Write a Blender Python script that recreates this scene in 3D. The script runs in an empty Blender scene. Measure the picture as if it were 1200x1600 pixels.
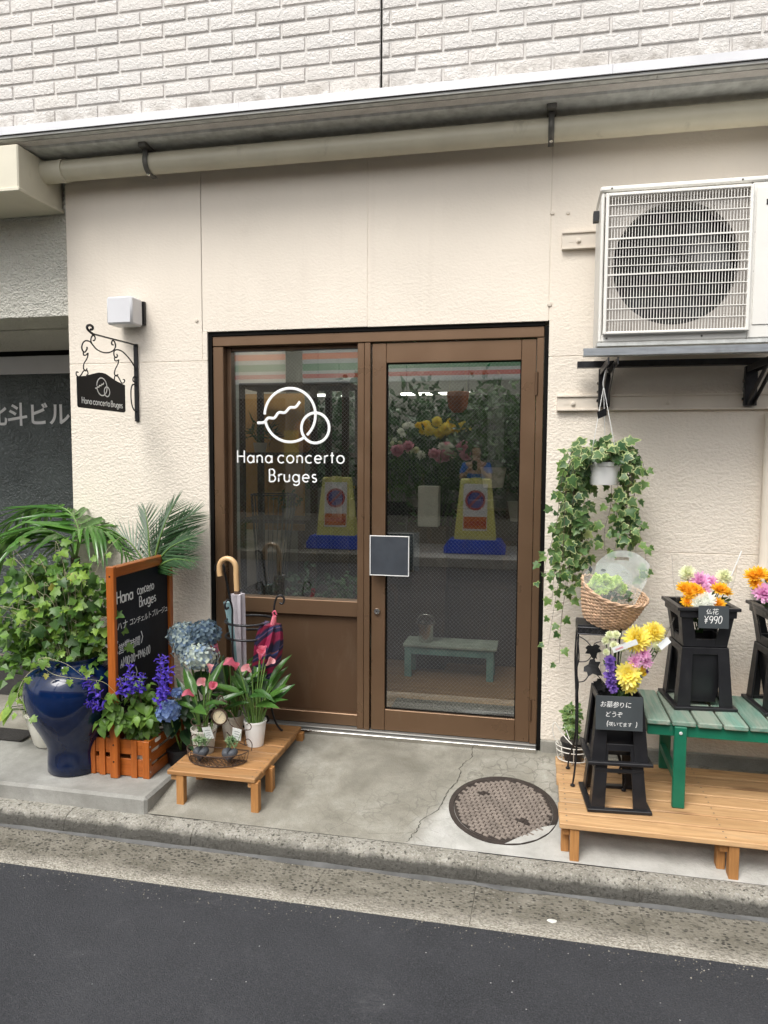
import bpy, bmesh, math, random
from mathutils import Matrix, Vector, Quaternion
R = math.radians
random.seed(7)
sc = bpy.context.scene
COL = sc.collection

# ------------------------------------------------------------------ camera
cam_data = bpy.data.cameras.new('camera')
cam = bpy.data.objects.new('camera', cam_data)
COL.objects.link(cam)
sc.camera = cam
cam_data.sensor_fit = 'VERTICAL'
cam_data.sensor_height = 36.0
cam_data.lens = 36.0 * 1130.0 / 1600.0
cam_data.clip_start = 0.05
cam_data.clip_end = 600.0
YAW, PITCH, ROLL = R(11.95), R(4.16), R(0.29)
_f = Vector((-math.sin(YAW) * math.cos(PITCH), math.cos(YAW) * math.cos(PITCH), -math.sin(PITCH)))
_r = Vector((math.cos(YAW), math.sin(YAW), 0))
_u = _r.cross(_f)
_r2 = math.cos(ROLL) * _r + math.sin(ROLL) * _u
_u2 = -math.sin(ROLL) * _r + math.cos(ROLL) * _u
cam.matrix_world = Matrix(((_r2.x, _u2.x, -_f.x, 0), (_r2.y, _u2.y, -_f.y, -3.5796),
                           (_r2.z, _u2.z, -_f.z, 1.4414), (0, 0, 0, 1)))

# ------------------------------------------------------------------ sky and sun (bright overcast)
SUN_EL, SUN_AZ = R(54), R(200)          # azimuth measured clockwise from +Y (into the wall)
world = bpy.data.worlds.new('World')
sc.world = world
world.use_nodes = True
wn = world.node_tree
bg = wn.nodes['Background']
sky = wn.nodes.new('ShaderNodeTexSky')
sky.sky_type = 'NISHITA'
sky.sun_disc = False
sky.sun_elevation = SUN_EL
sky.sun_rotation = SUN_AZ
sky.air_density = 1.0
sky.dust_density = 4.0
sky.ozone_density = 0.6
hsv = wn.nodes.new('ShaderNodeHueSaturation')
hsv.inputs['Saturation'].default_value = 0.08
wn.links.new(sky.outputs[0], hsv.inputs['Color'])
wn.links.new(hsv.outputs[0], bg.inputs['Color'])
bg.inputs['Strength'].default_value = 0.15
sun_data = bpy.data.lights.new('sun', 'SUN')
sun_data.energy = 1.5
sun_data.angle = R(30)
sun_data.color = (1.0, 0.955, 0.89)
sun = bpy.data.objects.new('sun', sun_data)
COL.objects.link(sun)
_d = Vector((math.sin(SUN_AZ) * math.cos(SUN_EL), math.cos(SUN_AZ) * math.cos(SUN_EL), math.sin(SUN_EL)))
sun.rotation_euler = _d.to_track_quat('Z', 'Y').to_euler()
sun.location = _d * 20

sc.view_settings.view_transform = 'Standard'
sc.view_settings.look = 'None'
sc.view_settings.gamma = 1.0
sc.view_settings.use_curve_mapping = False
sc.view_settings.exposure = 0.60
sc.cycles.use_denoising = True
sc.cycles.max_bounces = 8
sc.cycles.diffuse_bounces = 4
sc.cycles.glossy_bounces = 4
sc.cycles.transparent_max_bounces = 16
sc.cycles.caustics_reflective = False
sc.cycles.caustics_refractive = False
sc.cycles.sample_clamp_indirect = 6.0

# ------------------------------------------------------------------ materials
def new_mat(name):
    m = bpy.data.materials.new(name)
    m.use_nodes = True
    nt = m.node_tree
    return m, nt, nt.nodes['Principled BSDF']

def rgba(c):
    return (c[0], c[1], c[2], 1.0)

class NT:
    """small wrapper for wiring shader nodes"""
    def __init__(s, nt):
        s.nt = nt
    def n(s, kind, **kw):
        nd = s.nt.nodes.new('ShaderNode' + kind)
        for k, v in kw.items():
            if k.startswith('i_'):
                nd.inputs[k[2:].replace('_', ' ')].default_value = v
            else:
                setattr(nd, k, v)
        return nd
    def l(s, a, b):
        s.nt.links.new(a, b)
    def pos(s, scale=(1, 1, 1), rot=(0, 0, 0), obj=False):
        if obj:
            g = s.n('TexCoord').outputs['Object']
        else:
            g = s.n('NewGeometry').outputs['Position']
        mp = s.n('Mapping')
        mp.inputs['Scale'].default_value = scale
        mp.inputs['Rotation'].default_value = rot
        s.l(g, mp.inputs['Vector'])
        return mp.outputs[0]
    def noise(s, vec, scale, detail=4, rough=.55, dist=0):
        t = s.n('TexNoise')
        t.inputs['Scale'].default_value = scale
        t.inputs['Detail'].default_value = detail
        t.inputs['Roughness'].default_value = rough
        t.inputs['Distortion'].default_value = dist
        if vec is not None:
            s.l(vec, t.inputs['Vector'])
        return t.outputs['Fac']
    def ramp(s, fac, stops, interp='LINEAR'):
        r = s.n('ValToRGB')
        r.color_ramp.interpolation = interp
        e = r.color_ramp.elements
        while len(e) < len(stops):
            e.new(.5)
        for k, (p, c) in enumerate(stops):
            e[k].position = p
            e[k].color = rgba(c) if not isinstance(c, (int, float)) else (c, c, c, 1)
        s.l(fac, r.inputs[0])
        return r.outputs[0]
    def mix(s, fac, a, b, mode='MIX'):
        m = s.n('Mix')
        m.data_type = 'RGBA'
        m.blend_type = mode
        for v, i in ((fac, 0), (a, 6), (b, 7)):
            if hasattr(v, 'links') or hasattr(v, 'is_linked'):
                s.l(v, m.inputs[i])
            elif i == 0:
                m.inputs[0].default_value = v
            else:
                m.inputs[i].default_value = rgba(v)
        return m.outputs[2]
    def math(s, op, a, b=0.0, clamp=False):
        m = s.n('Math', operation=op, use_clamp=clamp)
        for v, i in ((a, 0), (b, 1)):
            if isinstance(v, (int, float)):
                m.inputs[i].default_value = v
            else:
                s.l(v, m.inputs[i])
        return m.outputs[0]
    def bump(s, h, strength, dist=.01, normal=None):
        b = s.n('Bump')
        b.inputs['Strength'].default_value = strength
        b.inputs['Distance'].default_value = dist
        s.l(h, b.inputs['Height'])
        if normal is not None:
            s.l(normal, b.inputs['Normal'])
        return b.outputs[0]

def pm(name, col, rough=.5, metal=0.0, var=.12, vs=6.0, bump=0.0, bs=60.0, rnd=0.0, isl=0.0,
       spec=.5, coat=0.0, stain=None, stretch=(1, 1, 1), sat=0.0, trans=0.0, rvar=0.0, obj=False):
    """general procedural material: colour mottling, optional per-object / per-island shifts, bump, stains"""
    m, nt, p = new_mat(name)
    w = NT(nt)
    v = w.pos(stretch, obj=obj)
    f = w.noise(v, vs)
    lo = tuple(max(0, c * (1 - var)) for c in col)
    hi = tuple(min(1, c * (1 + var)) for c in col)
    c = w.ramp(f, [(.3, lo), (.7, hi)])
    if stain:
        f2 = w.noise(w.pos((1, 1, .35), obj=obj), stain[2], 6, .6)
        k = w.ramp(f2, [(stain[3], 0.0), (min(.99, stain[3] + .16), stain[1])])
        c = w.mix(k, c, stain[0])
    if rnd or isl:
        h = w.n('HueSaturation')
        w.l(c, h.inputs['Color'])
        src = w.n('ObjectInfo').outputs['Random'] if rnd else w.n('NewGeometry').outputs['Random Per Island']
        amt = rnd or isl
        w.l(w.math('MULTIPLY_ADD', src, 2 * amt), h.inputs['Value'])
        nd = h.inputs['Value'].links[0].from_node
        nd.inputs[2].default_value = 1 - amt
        if sat:
            w.l(w.math('MULTIPLY_ADD', src, sat), h.inputs['Hue'])
            nd = h.inputs['Hue'].links[0].from_node
            nd.inputs[2].default_value = .5 - sat / 2
        c = h.outputs[0]
    w.l(c, p.inputs['Base Color'])
    p.inputs['Roughness'].default_value = rough
    if rvar:
        w.l(w.ramp(w.noise(v, vs * 2.6), [(.3, max(0, rough - rvar)), (.7, min(1, rough + rvar))]), p.inputs['Roughness'])
    p.inputs['Metallic'].default_value = metal
    p.inputs['Specular IOR Level'].default_value = spec
    p.inputs['Coat Weight'].default_value = coat
    p.inputs['Coat Roughness'].default_value = .06
    if bump:
        w.l(w.bump(w.noise(v, bs, 6, .6), bump, .01), p.inputs['Normal'])
    if trans:
        out = nt.nodes['Material Output']
        t = w.n('BsdfTranslucent')
        w.l(c, t.inputs['Color'])
        mx = w.n('MixShader')
        mx.inputs[0].default_value = trans
        w.l(p.outputs[0], mx.inputs[1])
        w.l(t.outputs[0], mx.inputs[2])
        w.l(mx.outputs[0], out.inputs['Surface'])
    return m

M = {}

def m_stucco(name, col, dark, rough_lo, rough_hi, zlo, zhi):
    m, nt, p = new_mat(name)
    w = NT(nt)
    v = w.pos()
    big = w.noise(v, 1.6, 5)
    c = w.ramp(big, [(.3, tuple(x * .90 for x in col)), (.7, col)])
    c = w.mix(w.ramp(w.noise(w.pos((1, 1, .6)), 5.5, 6, .7), [(.58, 0.0), (.76, .12)]), c, dark)
    strk = w.noise(w.pos((7, 7, .5)), 1.5, 6, .65)
    c = w.mix(w.ramp(strk, [(.56, 0.0), (.8, .16)]), c, dark)
    w.l(c, p.inputs['Base Color'])
    p.inputs['Roughness'].default_value = .85
    p.inputs['Specular IOR Level'].default_value = .25
    sp = w.n('SeparateXYZ')
    w.l(w.n('NewGeometry').outputs['Position'], sp.inputs[0])
    mr = w.n('MapRange')
    mr.inputs['From Min'].default_value = zlo
    mr.inputs['From Max'].default_value = zhi
    mr.inputs['To Min'].default_value = rough_lo
    mr.inputs['To Max'].default_value = rough_hi
    w.l(sp.outputs['Z'], mr.inputs['Value'])
    vv = w.pos((1, 1, 1.35))
    h = w.math('ADD', w.noise(vv, 62, 2, .55, .25), w.math('MULTIPLY', w.noise(vv, 23, 2), .5))
    b = w.n('Bump')
    b.inputs['Distance'].default_value = .028
    w.l(mr.outputs[0], b.inputs['Strength'])
    w.l(h, b.inputs['Height'])
    w.l(b.outputs[0], p.inputs['Normal'])
    return m

M['stucco'] = m_stucco('stucco_cream', (.81, .735, .635), (.52, .45, .37), .30, .08, 1.5, 2.5)
M['stucco_grey'] = m_stucco('stucco_grey', (.72, .70, .62), (.42, .40, .34), .9, .9, 0, 3)

def m_tile():
    m, nt, p = new_mat('tile_ivory')
    w = NT(nt)
    v = w.pos()
    c = w.ramp(w.noise(v, 3), [(.3, (.63, .605, .575)), (.7, (.70, .675, .645))])
    c = w.mix(w.ramp(w.n('ObjectInfo').outputs['Random'], [(0, 0.0), (1, .25)]), c, (.74, .665, .585))
    # soot washed down along the flashing
    sp = w.n('SeparateXYZ')
    w.l(w.n('NewGeometry').outputs['Position'], sp.inputs[0])
    mr = w.n('MapRange')
    mr.inputs['From Min'].default_value = 3.175
    mr.inputs['From Max'].default_value = 3.09
    w.l(sp.outputs['Z'], mr.inputs['Value'])
    k = w.math('MULTIPLY', mr.outputs[0], w.ramp(w.noise(v, 9, 5, .7), [(.44, 0.0), (.68, .85)]))
    c = w.mix(k, c, (.20, .165, .13))
    w.l(c, p.inputs['Base Color'])
    p.inputs['Roughness'].default_value = .62
    h = w.noise(w.pos((.8, 1, 1.1)), 75, 4, .6, .7)
    w.l(w.bump(h, .6, .016), p.inputs['Normal'])
    return m
M['tile'] = m_tile()
M['grout'] = pm('grout', (.62, .595, .565), .85, var=.1, vs=20, bump=.3, bs=150)

def m_concrete(name, base, light, dark, cracks=0.0, bs=.35, patch_=False):
    m, nt, p = new_mat(name)
    w = NT(nt)
    v = w.pos()
    c = w.ramp(w.noise(v, 2.2, 6, .62, .4), [(.32, dark), (.52, base), (.72, light)])
    c = w.mix(w.ramp(w.noise(v, 14, 6, .7), [(.42, 0.0), (.7, .45)]), c, tuple(x * .62 for x in base))
    sp = w.noise(v, 260, 2)
    c = w.mix(w.ramp(sp, [(.35, .3), (.5, 0.0)]), c, tuple(x * .55 for x in base))
    h = w.math('ADD', w.noise(v, 60, 5, .65), w.math('MULTIPLY', w.noise(v, 240, 2), .5))
    if cracks:
        vo = w.n('TexVoronoi', feature='DISTANCE_TO_EDGE')
        vo.inputs['Scale'].default_value = 13
        dv = w.n('VectorMath', operation='ADD')
        nz = w.n('TexNoise')
        nz.inputs['Scale'].default_value = 7
        nz.inputs['Detail'].default_value = 5
        w.l(v, nz.inputs['Vector'])
        sc_ = w.n('VectorMath', operation='SCALE')
        sc_.inputs['Scale'].default_value = .18
        w.l(nz.outputs['Color'], sc_.inputs[0])
        w.l(v, dv.inputs[0])
        w.l(sc_.outputs[0], dv.inputs[1])
        w.l(dv.outputs[0], vo.inputs['Vector'])
        patch = w.ramp(w.noise(v, 1.7, 3, .5), [(.42, 0.0), (.6, cracks)])
        ck = w.math('MULTIPLY', w.ramp(vo.outputs['Distance'], [(0.0, 1.0), (.055, 0.0)]), patch)
        c = w.mix(ck, c, tuple(x * .5 for x in base))
        h = w.math('SUBTRACT', h, w.math('MULTIPLY', ck, .5))
    if patch_:
        sx = w.n('SeparateXYZ')
        w.l(w.n('NewGeometry').outputs['Position'], sx.inputs[0])
        wb = w.math('MULTIPLY_ADD', w.noise(v, 5, 5, .6), .22)
        wb.node.inputs[2].default_value = -.11
        def edge(val, lo_, hi_):
            e_ = w.n('MapRange')
            e_.inputs['From Min'].default_value = lo_
            e_.inputs['From Max'].default_value = hi_
            w.l(w.math('ADD', val, wb), e_.inputs['Value'])
            return e_.outputs[0]
        dia = w.math('ADD', sx.outputs['X'], w.math('MULTIPLY', sx.outputs['Y'], -.3))
        k_ = w.math('MULTIPLY', edge(dia, -.30, -.18), edge(sx.outputs['Y'], -.34, -.52))
        c = w.mix(w.math('MULTIPLY', k_, .75), c, w.ramp(w.noise(v, 9, 6, .65), [(.3, (.40, .395, .37)), (.7, (.60, .595, .57))]))
    w.l(c, p.inputs['Base Color'])
    p.inputs['Roughness'].default_value = .88
    p.inputs['Specular IOR Level'].default_value = .3
    w.l(w.bump(h, bs, .006), p.inputs['Normal'])
    return m
M['apron'] = m_concrete('concrete_apron', (.295, .28, .235), (.47, .455, .405), (.165, .152, .122), cracks=.75, bs=.6, patch_=True)
M['block'] = m_concrete('concrete_block', (.32, .315, .29), (.44, .435, .41), (.20, .195, .175))
def m_kerb():
    m, nt, p = new_mat('weathered_kerb')
    w = NT(nt)
    v = w.pos()
    c = w.ramp(w.noise(v, 5, 6, .65, .5), [(.3, (.20, .188, .155)), (.5, (.33, .312, .265)), (.7, (.46, .44, .39))])
    grit = w.noise(v, 110, 4, .7)
    c = w.mix(w.ramp(grit, [(.50, 0.0), (.64, .8)]), c, (.55, .53, .48))
    c = w.mix(w.ramp(w.noise(w.pos((1, 1, 1)), 75, 3, .6), [(.33, .9), (.45, 0.0)]), c, (.05, .046, .036))
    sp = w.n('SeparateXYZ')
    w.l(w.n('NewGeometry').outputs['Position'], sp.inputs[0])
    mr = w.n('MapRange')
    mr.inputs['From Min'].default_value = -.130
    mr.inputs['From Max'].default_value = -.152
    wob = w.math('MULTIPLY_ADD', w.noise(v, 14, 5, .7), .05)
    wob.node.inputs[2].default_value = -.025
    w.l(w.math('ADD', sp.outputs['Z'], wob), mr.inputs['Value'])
    c = w.mix(w.math('MULTIPLY', mr.outputs[0], .85), c, (.045, .043, .038))  # lower face darker: grime, with its shade also put into the colour
    w.l(c, p.inputs['Base Color'])
    p.inputs['Roughness'].default_value = .9
    h = w.math('ADD', grit, w.math('MULTIPLY', w.noise(v, 45, 4, .7), 1.2))
    w.l(w.bump(h, 1.0, .010), p.inputs['Normal'])
    return m
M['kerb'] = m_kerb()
M['plinth'] = m_concrete('concrete_plinth', (.30, .29, .255), (.37, .36, .32), (.2, .19, .165))
M['floor_brown'] = m_concrete('concrete_entry', (.25, .22, .18), (.30, .27, .22), (.18, .16, .13))

def m_gutter():
    m, nt, p = new_mat('washed_gravel_concrete')
    w = NT(nt)
    v = w.pos((1, 1.25, 1))
    vo = w.n('TexVoronoi')
    vo.inputs['Scale'].default_value = 62
    vo.inputs['Randomness'].default_value = 1
    w.l(v, vo.inputs['Vector'])
    cell = w.n('SeparateColor')
    w.l(vo.outputs['Color'], cell.inputs[0])
    peb = w.ramp(cell.outputs[0], [(0, (.03, .028, .025)), (.5, (.085, .078, .062)), (.8, (.18, .165, .135)), (1, (.30, .28, .24))])
    base = w.ramp(w.noise(v, 9, 5), [(.3, (.14, .128, .10)), (.7, (.25, .232, .19))])
    patch = w.ramp(w.noise(w.pos((1, 2.5, 1)), 2.6, 5, .6), [(.30, .45), (.5, 1.0)])
    spots = w.ramp(vo.outputs['Distance'], [(.34, 1.0), (.50, 0.0)])
    k = w.math('MULTIPLY', spots, w.math('MULTIPLY', patch, w.ramp(cell.outputs[1], [(.18, 0.0), (.26, 1.0)])))
    c = w.mix(k, base, peb)
    # worn cement skin along the asphalt joint
    sp = w.n('SeparateXYZ')
    w.l(w.n('NewGeometry').outputs['Position'], sp.inputs[0])
    wob = w.math('MULTIPLY_ADD', w.noise(v, 7, 5, .6), .16)
    wob.node.inputs[2].default_value = -.08
    yy = w.math('ADD', sp.outputs['Y'], wob)
    e = w.n('MapRange')
    e.inputs['From Min'].default_value = -1.06
    e.inputs['From Max'].default_value = -1.15
    w.l(yy, e.inputs['Value'])
    skin = w.ramp(w.noise(v, 120, 3, .6), [(.35, (.22, .2, .16)), (.6, (.50, .47, .41))])
    c = w.mix(e.outputs[0], c, skin)
    w.l(c, p.inputs['Base Color'])
    p.inputs['Roughness'].default_value = .9
    h = w.math('ADD', w.math('MULTIPLY', spots, .6), w.noise(v, 160, 3))
    w.l(w.bump(h, .8, .006), p.inputs['Normal'])
    return m
M['gutter'] = m_gutter()

def m_asphalt():
    m, nt, p = new_mat('asphalt')
    w = NT(nt)
    v = w.pos()
    c = w.ramp(w.noise(v, 1.1, 6, .68, .6), [(.3, (.028, .030, .036)), (.5, (.045, .047, .055)), (.72, (.066, .068, .077))])
    c = w.mix(w.ramp(w.noise(v, 170, 3, .7), [(.42, 0.0), (.66, .55)]), c, (.10, .103, .112))
    vo = w.n('TexVoronoi')
    vo.inputs['Scale'].default_value = 46
    w.l(v, vo.inputs['Vector'])
    cell = w.n('SeparateColor')
    w.l(vo.outputs['Color'], cell.inputs[0])
    spk = w.math('MULTIPLY', w.ramp(vo.outputs['Distance'], [(.05, 1.0), (.15, 0.0)]),
                 w.ramp(cell.outputs[0], [(.93, 0.0), (.95, 1.0)]))
    c = w.mix(spk, c, (.60, .60, .58))
    vg = w.n('TexVoronoi')
    vg.inputs['Scale'].default_value = 105
    w.l(v, vg.inputs['Vector'])
    cg = w.n('SeparateColor')
    w.l(vg.outputs['Color'], cg.inputs[0])
    c = w.mix(w.math('MULTIPLY', w.ramp(vg.outputs['Distance'], [(.25, 1.0), (.5, 0.0)]), w.ramp(cg.outputs[0], [(.45, 0.0), (1.0, .32)])), c, (.13, .132, .14))
    c = w.mix(w.math('MULTIPLY', w.ramp(vg.outputs['Distance'], [(.25, 1.0), (.5, 0.0)]), w.ramp(cg.outputs[1], [(.55, 0.0), (1.0, .4)])), c, (.018, .018, .02))
    # pale scuffs
    scf = w.math('MULTIPLY', w.ramp(w.noise(v, 2.4, 3, .5, 1.2), [(.60, 0.0), (.76, .3)]),
                 w.ramp(w.noise(w.pos((1, 2.2, 1)), 22, 5, .75), [(.4, 0.0), (.65, 1.0)]))
    c = w.mix(scf, c, (.26, .265, .28))
    w.l(c, p.inputs['Base Color'])
    p.inputs['Roughness'].default_value = .78
    p.inputs['Specular IOR Level'].default_value = .4
    h = w.math('ADD', w.noise(v, 190, 3, .7), w.math('MULTIPLY', w.noise(v, 420, 2), .6))
    w.l(w.bump(h, 1.0, .009), p.inputs['Normal'])
    return m
M['asphalt'] = m_asphalt()

def m_wood(name, lo, hi, axis, knot=(.16, .075, .03), gs=26.0, rough=.6, rnd=.15, wear=None, coat=0.0):
    """axis: 0/1/2 the grain direction in world space"""
    m, nt, p = new_mat(name)
    w = NT(nt)
    s = [1.0, 1.0, 1.0]
    s[axis] = .07
    oi = w.n('ObjectInfo')
    off = w.n('VectorMath', operation='SCALE')
    off.inputs['Scale'].default_value = 9.0
    cb = w.n('CombineXYZ')
    for k in range(3):
        w.l(oi.outputs['Random'], cb.inputs[k])
    w.l(cb.outputs[0], off.inputs[0])
    ad = w.n('VectorMath', operation='ADD')
    w.l(w.n('NewGeometry').outputs['Position'], ad.inputs[0])
    w.l(off.outputs[0], ad.inputs[1])
    mp = w.n('Mapping')
    mp.inputs['Scale'].default_value = s
    w.l(ad.outputs[0], mp.inputs['Vector'])
    g = w.noise(mp.outputs[0], gs, 5, .6, 1.5)
    c = w.ramp(g, [(.28, lo), (.72, hi)])
    fine = w.noise(mp.outputs[0], gs * 7, 3, .6)
    c = w.mix(w.ramp(fine, [(.35, .35), (.6, 0.0)]), c, tuple(x * .6 for x in lo))
    s2 = [1.0, 1.0, 1.0]
    s2[axis] = .3
    mp2 = w.n('Mapping')
    mp2.inputs['Scale'].default_value = s2
    w.l(ad.outputs[0], mp2.inputs['Vector'])
    kn = w.noise(mp2.outputs[0], 9, 2, .4)
    c = w.mix(w.ramp(kn, [(.63, 0.0), (.74, .75)]), c, knot)
    if wear:
        wn_ = w.noise(mp.outputs[0], 13, 6, .7, .5)
        c = w.mix(w.ramp(wn_, [(wear[1], 0.0), (wear[1] + .14, wear[2])]), c, wear[0])
    h = w.n('HueSaturation')
    w.l(c, h.inputs['Color'])
    mm = w.math('MULTIPLY_ADD', oi.outputs['Random'], 2 * rnd)
    mm.node.inputs[2].default_value = 1 - rnd
    w.l(mm, h.inputs['Value'])
    w.l(h.outputs[0], p.inputs['Base Color'])
    p.inputs['Roughness'].default_value = rough
    p.inputs['Specular IOR Level'].default_value = .35
    p.inputs['Coat Weight'].default_value = coat
    p.inputs['Coat Roughness'].default_value = .25
    w.l(w.bump(w.math('ADD', g, w.math('MULTIPLY', fine, .5)), .25, .004), p.inputs['Normal'])
    return m
PINE_LO, PINE_HI = (.43, .245, .11), (.62, .40, .21)
M['pine_x'] = m_wood('pine_planks', PINE_LO, PINE_HI, 0, rnd=.16, wear=((.36, .29, .21), .58, .5))
M['pine_z'] = m_wood('pine_legs', (.34, .15, .045), (.48, .24, .085), 2, rnd=.06)
M['oak_x'] = m_wood('stained_slats', (.34, .165, .06), (.52, .29, .125), 0, rnd=.18, wear=((.30, .22, .14), .56, .5))
M['orange_y'] = m_wood('orange_stain_slats', (.30, .075, .012), (.46, .13, .022), 1, rnd=.08, rough=.38, coat=.25)
M['orange_x'] = m_wood('orange_stain_boards', (.30, .075, .012), (.46, .13, .022), 0, rnd=.08, rough=.38, coat=.25)
M['orange_z'] = m_wood('orange_stain_posts', (.32, .08, .012), (.48, .135, .022), 2, rnd=.06, rough=.38, coat=.25)
M['green_y'] = m_wood('worn_green_slats', (.10, .21, .16), (.17, .30, .24), 1, gs=16.0, knot=(.07, .16, .12), rough=.7, rnd=.1,
                      wear=((.30, .325, .265), .42, .75))
M['green_paint'] = pm('green_paint', (.006, .135, .075), .42, var=.15, vs=10, bump=.08, bs=90, stain=((.13, .22, .17), .5, 18, .62))

M['bronze'] = pm('bronze_aluminium', (.190, .116, .068), .33, .55, var=.05, vs=2, rvar=.08, stain=((.25, .19, .135), .25, 16, .6))
M['bronze_panel'] = pm('bronze_sheet', (.120, .071, .041), .38, .45, var=.07, vs=2, rvar=.1, stain=((.19, .135, .09), .35, 9, .56))
M['rubber'] = pm('black_sealant', (.006, .0055, .005), .8, var=.2, spec=.1)
M['alu'] = pm('anodised_sill', (.24, .235, .22), .5, .5, var=.1, vs=12, rvar=.1, stretch=(.3, 6, 6))
M['steel'] = pm('stainless', (.62, .60, .57), .22, 1.0, var=.05)
M['galv'] = pm('galvanised_sheet', (.58, .59, .57), .55, .1, var=.2, vs=22, stain=((.13, .125, .11), .6, 5, .6))
M['galv_rail'] = pm('galvanised_rail', (.32, .34, .36), .4, .7, var=.2, vs=30, stretch=(.4, 3, 3), stain=((.16, .16, .16), .6, 9, .55))
M['soffit'] = pm('soffit_grey', (.36, .36, .34), .6, .1, var=.12, vs=9, stain=((.14, .13, .11), .5, 4, .58))
M['flash'] = pm('white_flashing', (.66, .66, .68), .35, .1, var=.05, vs=5, stain=((.5, .48, .45), .5, 12, .66))
M['cream_metal'] = pm('cream_painted_metal', (.64, .60, .48), .42, var=.06, vs=4, stain=((.30, .27, .2), .5, 7, .63))
M['cream_pipe'] = pm('cream_pipe', (.56, .52, .40), .4, var=.07, vs=6, stain=((.28, .25, .18), .6, 9, .6), bump=.04, bs=70)
M['wall_paint'] = pm('wall_paint_on_metal', (.70, .63, .535), .55, var=.06, vs=6, stain=((.5, .43, .34), .4, 9, .62))
M['strap'] = pm('grey_strap', (.14, .135, .12), .5, .5, var=.2, vs=20)
M['ac_body'] = pm('ac_ivory', (.74, .725, .68), .45, var=.05, vs=4, stain=((.42, .39, .33), .45, 8, .62))
M['ac_grille'] = pm('ac_grille', (.78, .76, .71), .4, var=.05, vs=8)
M['ac_dark'] = pm('ac_dark', (.012, .013, .016), .5, var=.2)
M['ac_inner'] = pm('ac_inner', (.36, .33, .30), .6, var=.15, vs=10)
M['ac_fan'] = pm('ac_fan', (.006, .006, .007), .45, var=.1)
M['iron'] = pm('black_iron', (.012, .012, .013), .42, .3, var=.3, vs=40, bump=.15, bs=90)
M['iron_grey'] = pm('dark_iron', (.028, .028, .031), .4, .5, var=.3, vs=30, bump=.15, bs=90)
M['rust'] = pm('rusty_wire', (.085, .052, .036), .7, .3, var=.35, vs=60, bump=.2, bs=200)
M['white_wire'] = pm('white_wire', (.70, .68, .62), .45, var=.1, vs=30)
M['black_plastic'] = pm('black_plastic', (.013, .013, .015), .36, var=.2, vs=14, rvar=.08, stain=((.05, .047, .042), .4, 12, .62))
M['white_plastic'] = pm('white_plastic', (.86, .86, .84), .38, var=.04, vs=8)
M['grey_pot'] = pm('pale_grey_pot', (.62, .59, .52), .5, var=.06, vs=8, stain=((.4, .36, .29), .4, 14, .6))
M['white_pot'] = pm('ivory_pot', (.74, .72, .64), .42, var=.05, vs=8, stain=((.45, .40, .3), .4, 12, .63))
M['blue_glaze'] = pm('blue_glaze', (.0025, .012, .052), .07, var=.45, vs=5, coat=0.0, spec=.5, bump=.03, bs=16, stain=((.02, .04, .09), .5, 7, .58), rvar=.04)
M['soil'] = pm('soil', (.035, .024, .016), .95, var=.4, vs=60, bump=.8, bs=90)
M['sign_black'] = pm('sign_black', (.006, .006, .007), .55, var=.1, spec=.2)
M['chalkboard'] = pm('chalkboard', (.008, .010, .015), .6, var=.35, vs=5, spec=.25, stain=((.03, .035, .045), .3, 6, .55))
M['card'] = pm('slate_card', (.040, .048, .052), .6, var=.12, vs=9)
M['chalk'] = pm('chalk_white', (.80, .80, .78), .8, var=.08, vs=80)
M['vinyl_white'] = pm('vinyl_white', (.86, .87, .86), .45, var=.02)
M['letter_grey'] = pm('letter_silver', (.74, .73, .72), .4, .15, var=.08)
M['lamp_white'] = pm('opal_lamp', (.62, .62, .64), .4, var=.04, vs=5)
M['plate'] = pm('door_plate', (.055, .063, .075), .38, .2, var=.15, vs=9, rvar=.1)
M['wicker'] = pm('wicker', (.56, .37, .24), .65, var=.3, vs=40, isl=.22)
M['tag'] = pm('white_tag', (.78, .80, .78), .5, var=.03)
M['ink'] = pm('tag_ink', (.06, .07, .08), .7, var=.2)

def m_leaf(name, lo, hi, rough=.45, trans=.22, edge=None, spec=.5, hue=.02, rnd=True, mott=.3, old=None):
    m, nt, p = new_mat(name)
    w = NT(nt)
    src = w.n('ObjectInfo').outputs['Random'] if rnd else w.n('NewGeometry').outputs['Random Per Island']
    c = w.ramp(src, [(0, lo), (.93, hi), (.97, old)] if old else [(0, lo), (1, hi)])
    c = w.mix(w.ramp(w.noise(w.pos(), 70, 3), [(.35, mott), (.65, 0.0)]), c, tuple(x * .7 for x in lo))
    if edge:
        at = w.n('Attribute', attribute_name='edge')
        wob = w.math('ADD', at.outputs['Fac'], w.math('MULTIPLY_ADD', w.noise(w.pos(), 160, 2), .7))
        wob.node.inputs[1].links[0].from_node.inputs[2].default_value = -.35
        c = w.mix(w.ramp(wob, [(.48, 0.0), (.62, 1.0)]), c, edge)
    w.l(c, p.inputs['Base Color'])
    p.inputs['Roughness'].default_value = rough
    p.inputs['Specular IOR Level'].default_value = spec
    t = w.n('BsdfTranslucent')
    h = w.n('HueSaturation')
    h.inputs['Value'].default_value = 1.35
    h.inputs['Hue'].default_value = .485
    w.l(c, h.inputs['Color'])
    w.l(h.outputs[0], t.inputs['Color'])
    mx = w.n('MixShader')
    mx.inputs[0].default_value = trans
    w.l(p.outputs[0], mx.inputs[1])
    w.l(t.outputs[0], mx.inputs[2])
    w.l(mx.outputs[0], nt.nodes['Material Output'].inputs['Surface'])
    return m
M['leaf_bright'] = m_leaf('leaf_bright', (.09, .20, .025), (.32, .50, .08), trans=.35, old=(.50, .46, .10))
M['leaf_mid'] = m_leaf('leaf_mid', (.03, .085, .018), (.085, .19, .035))
M['leaf_dark'] = m_leaf('leaf_dark', (.014, .042, .016), (.04, .10, .03), rough=.35)
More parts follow.
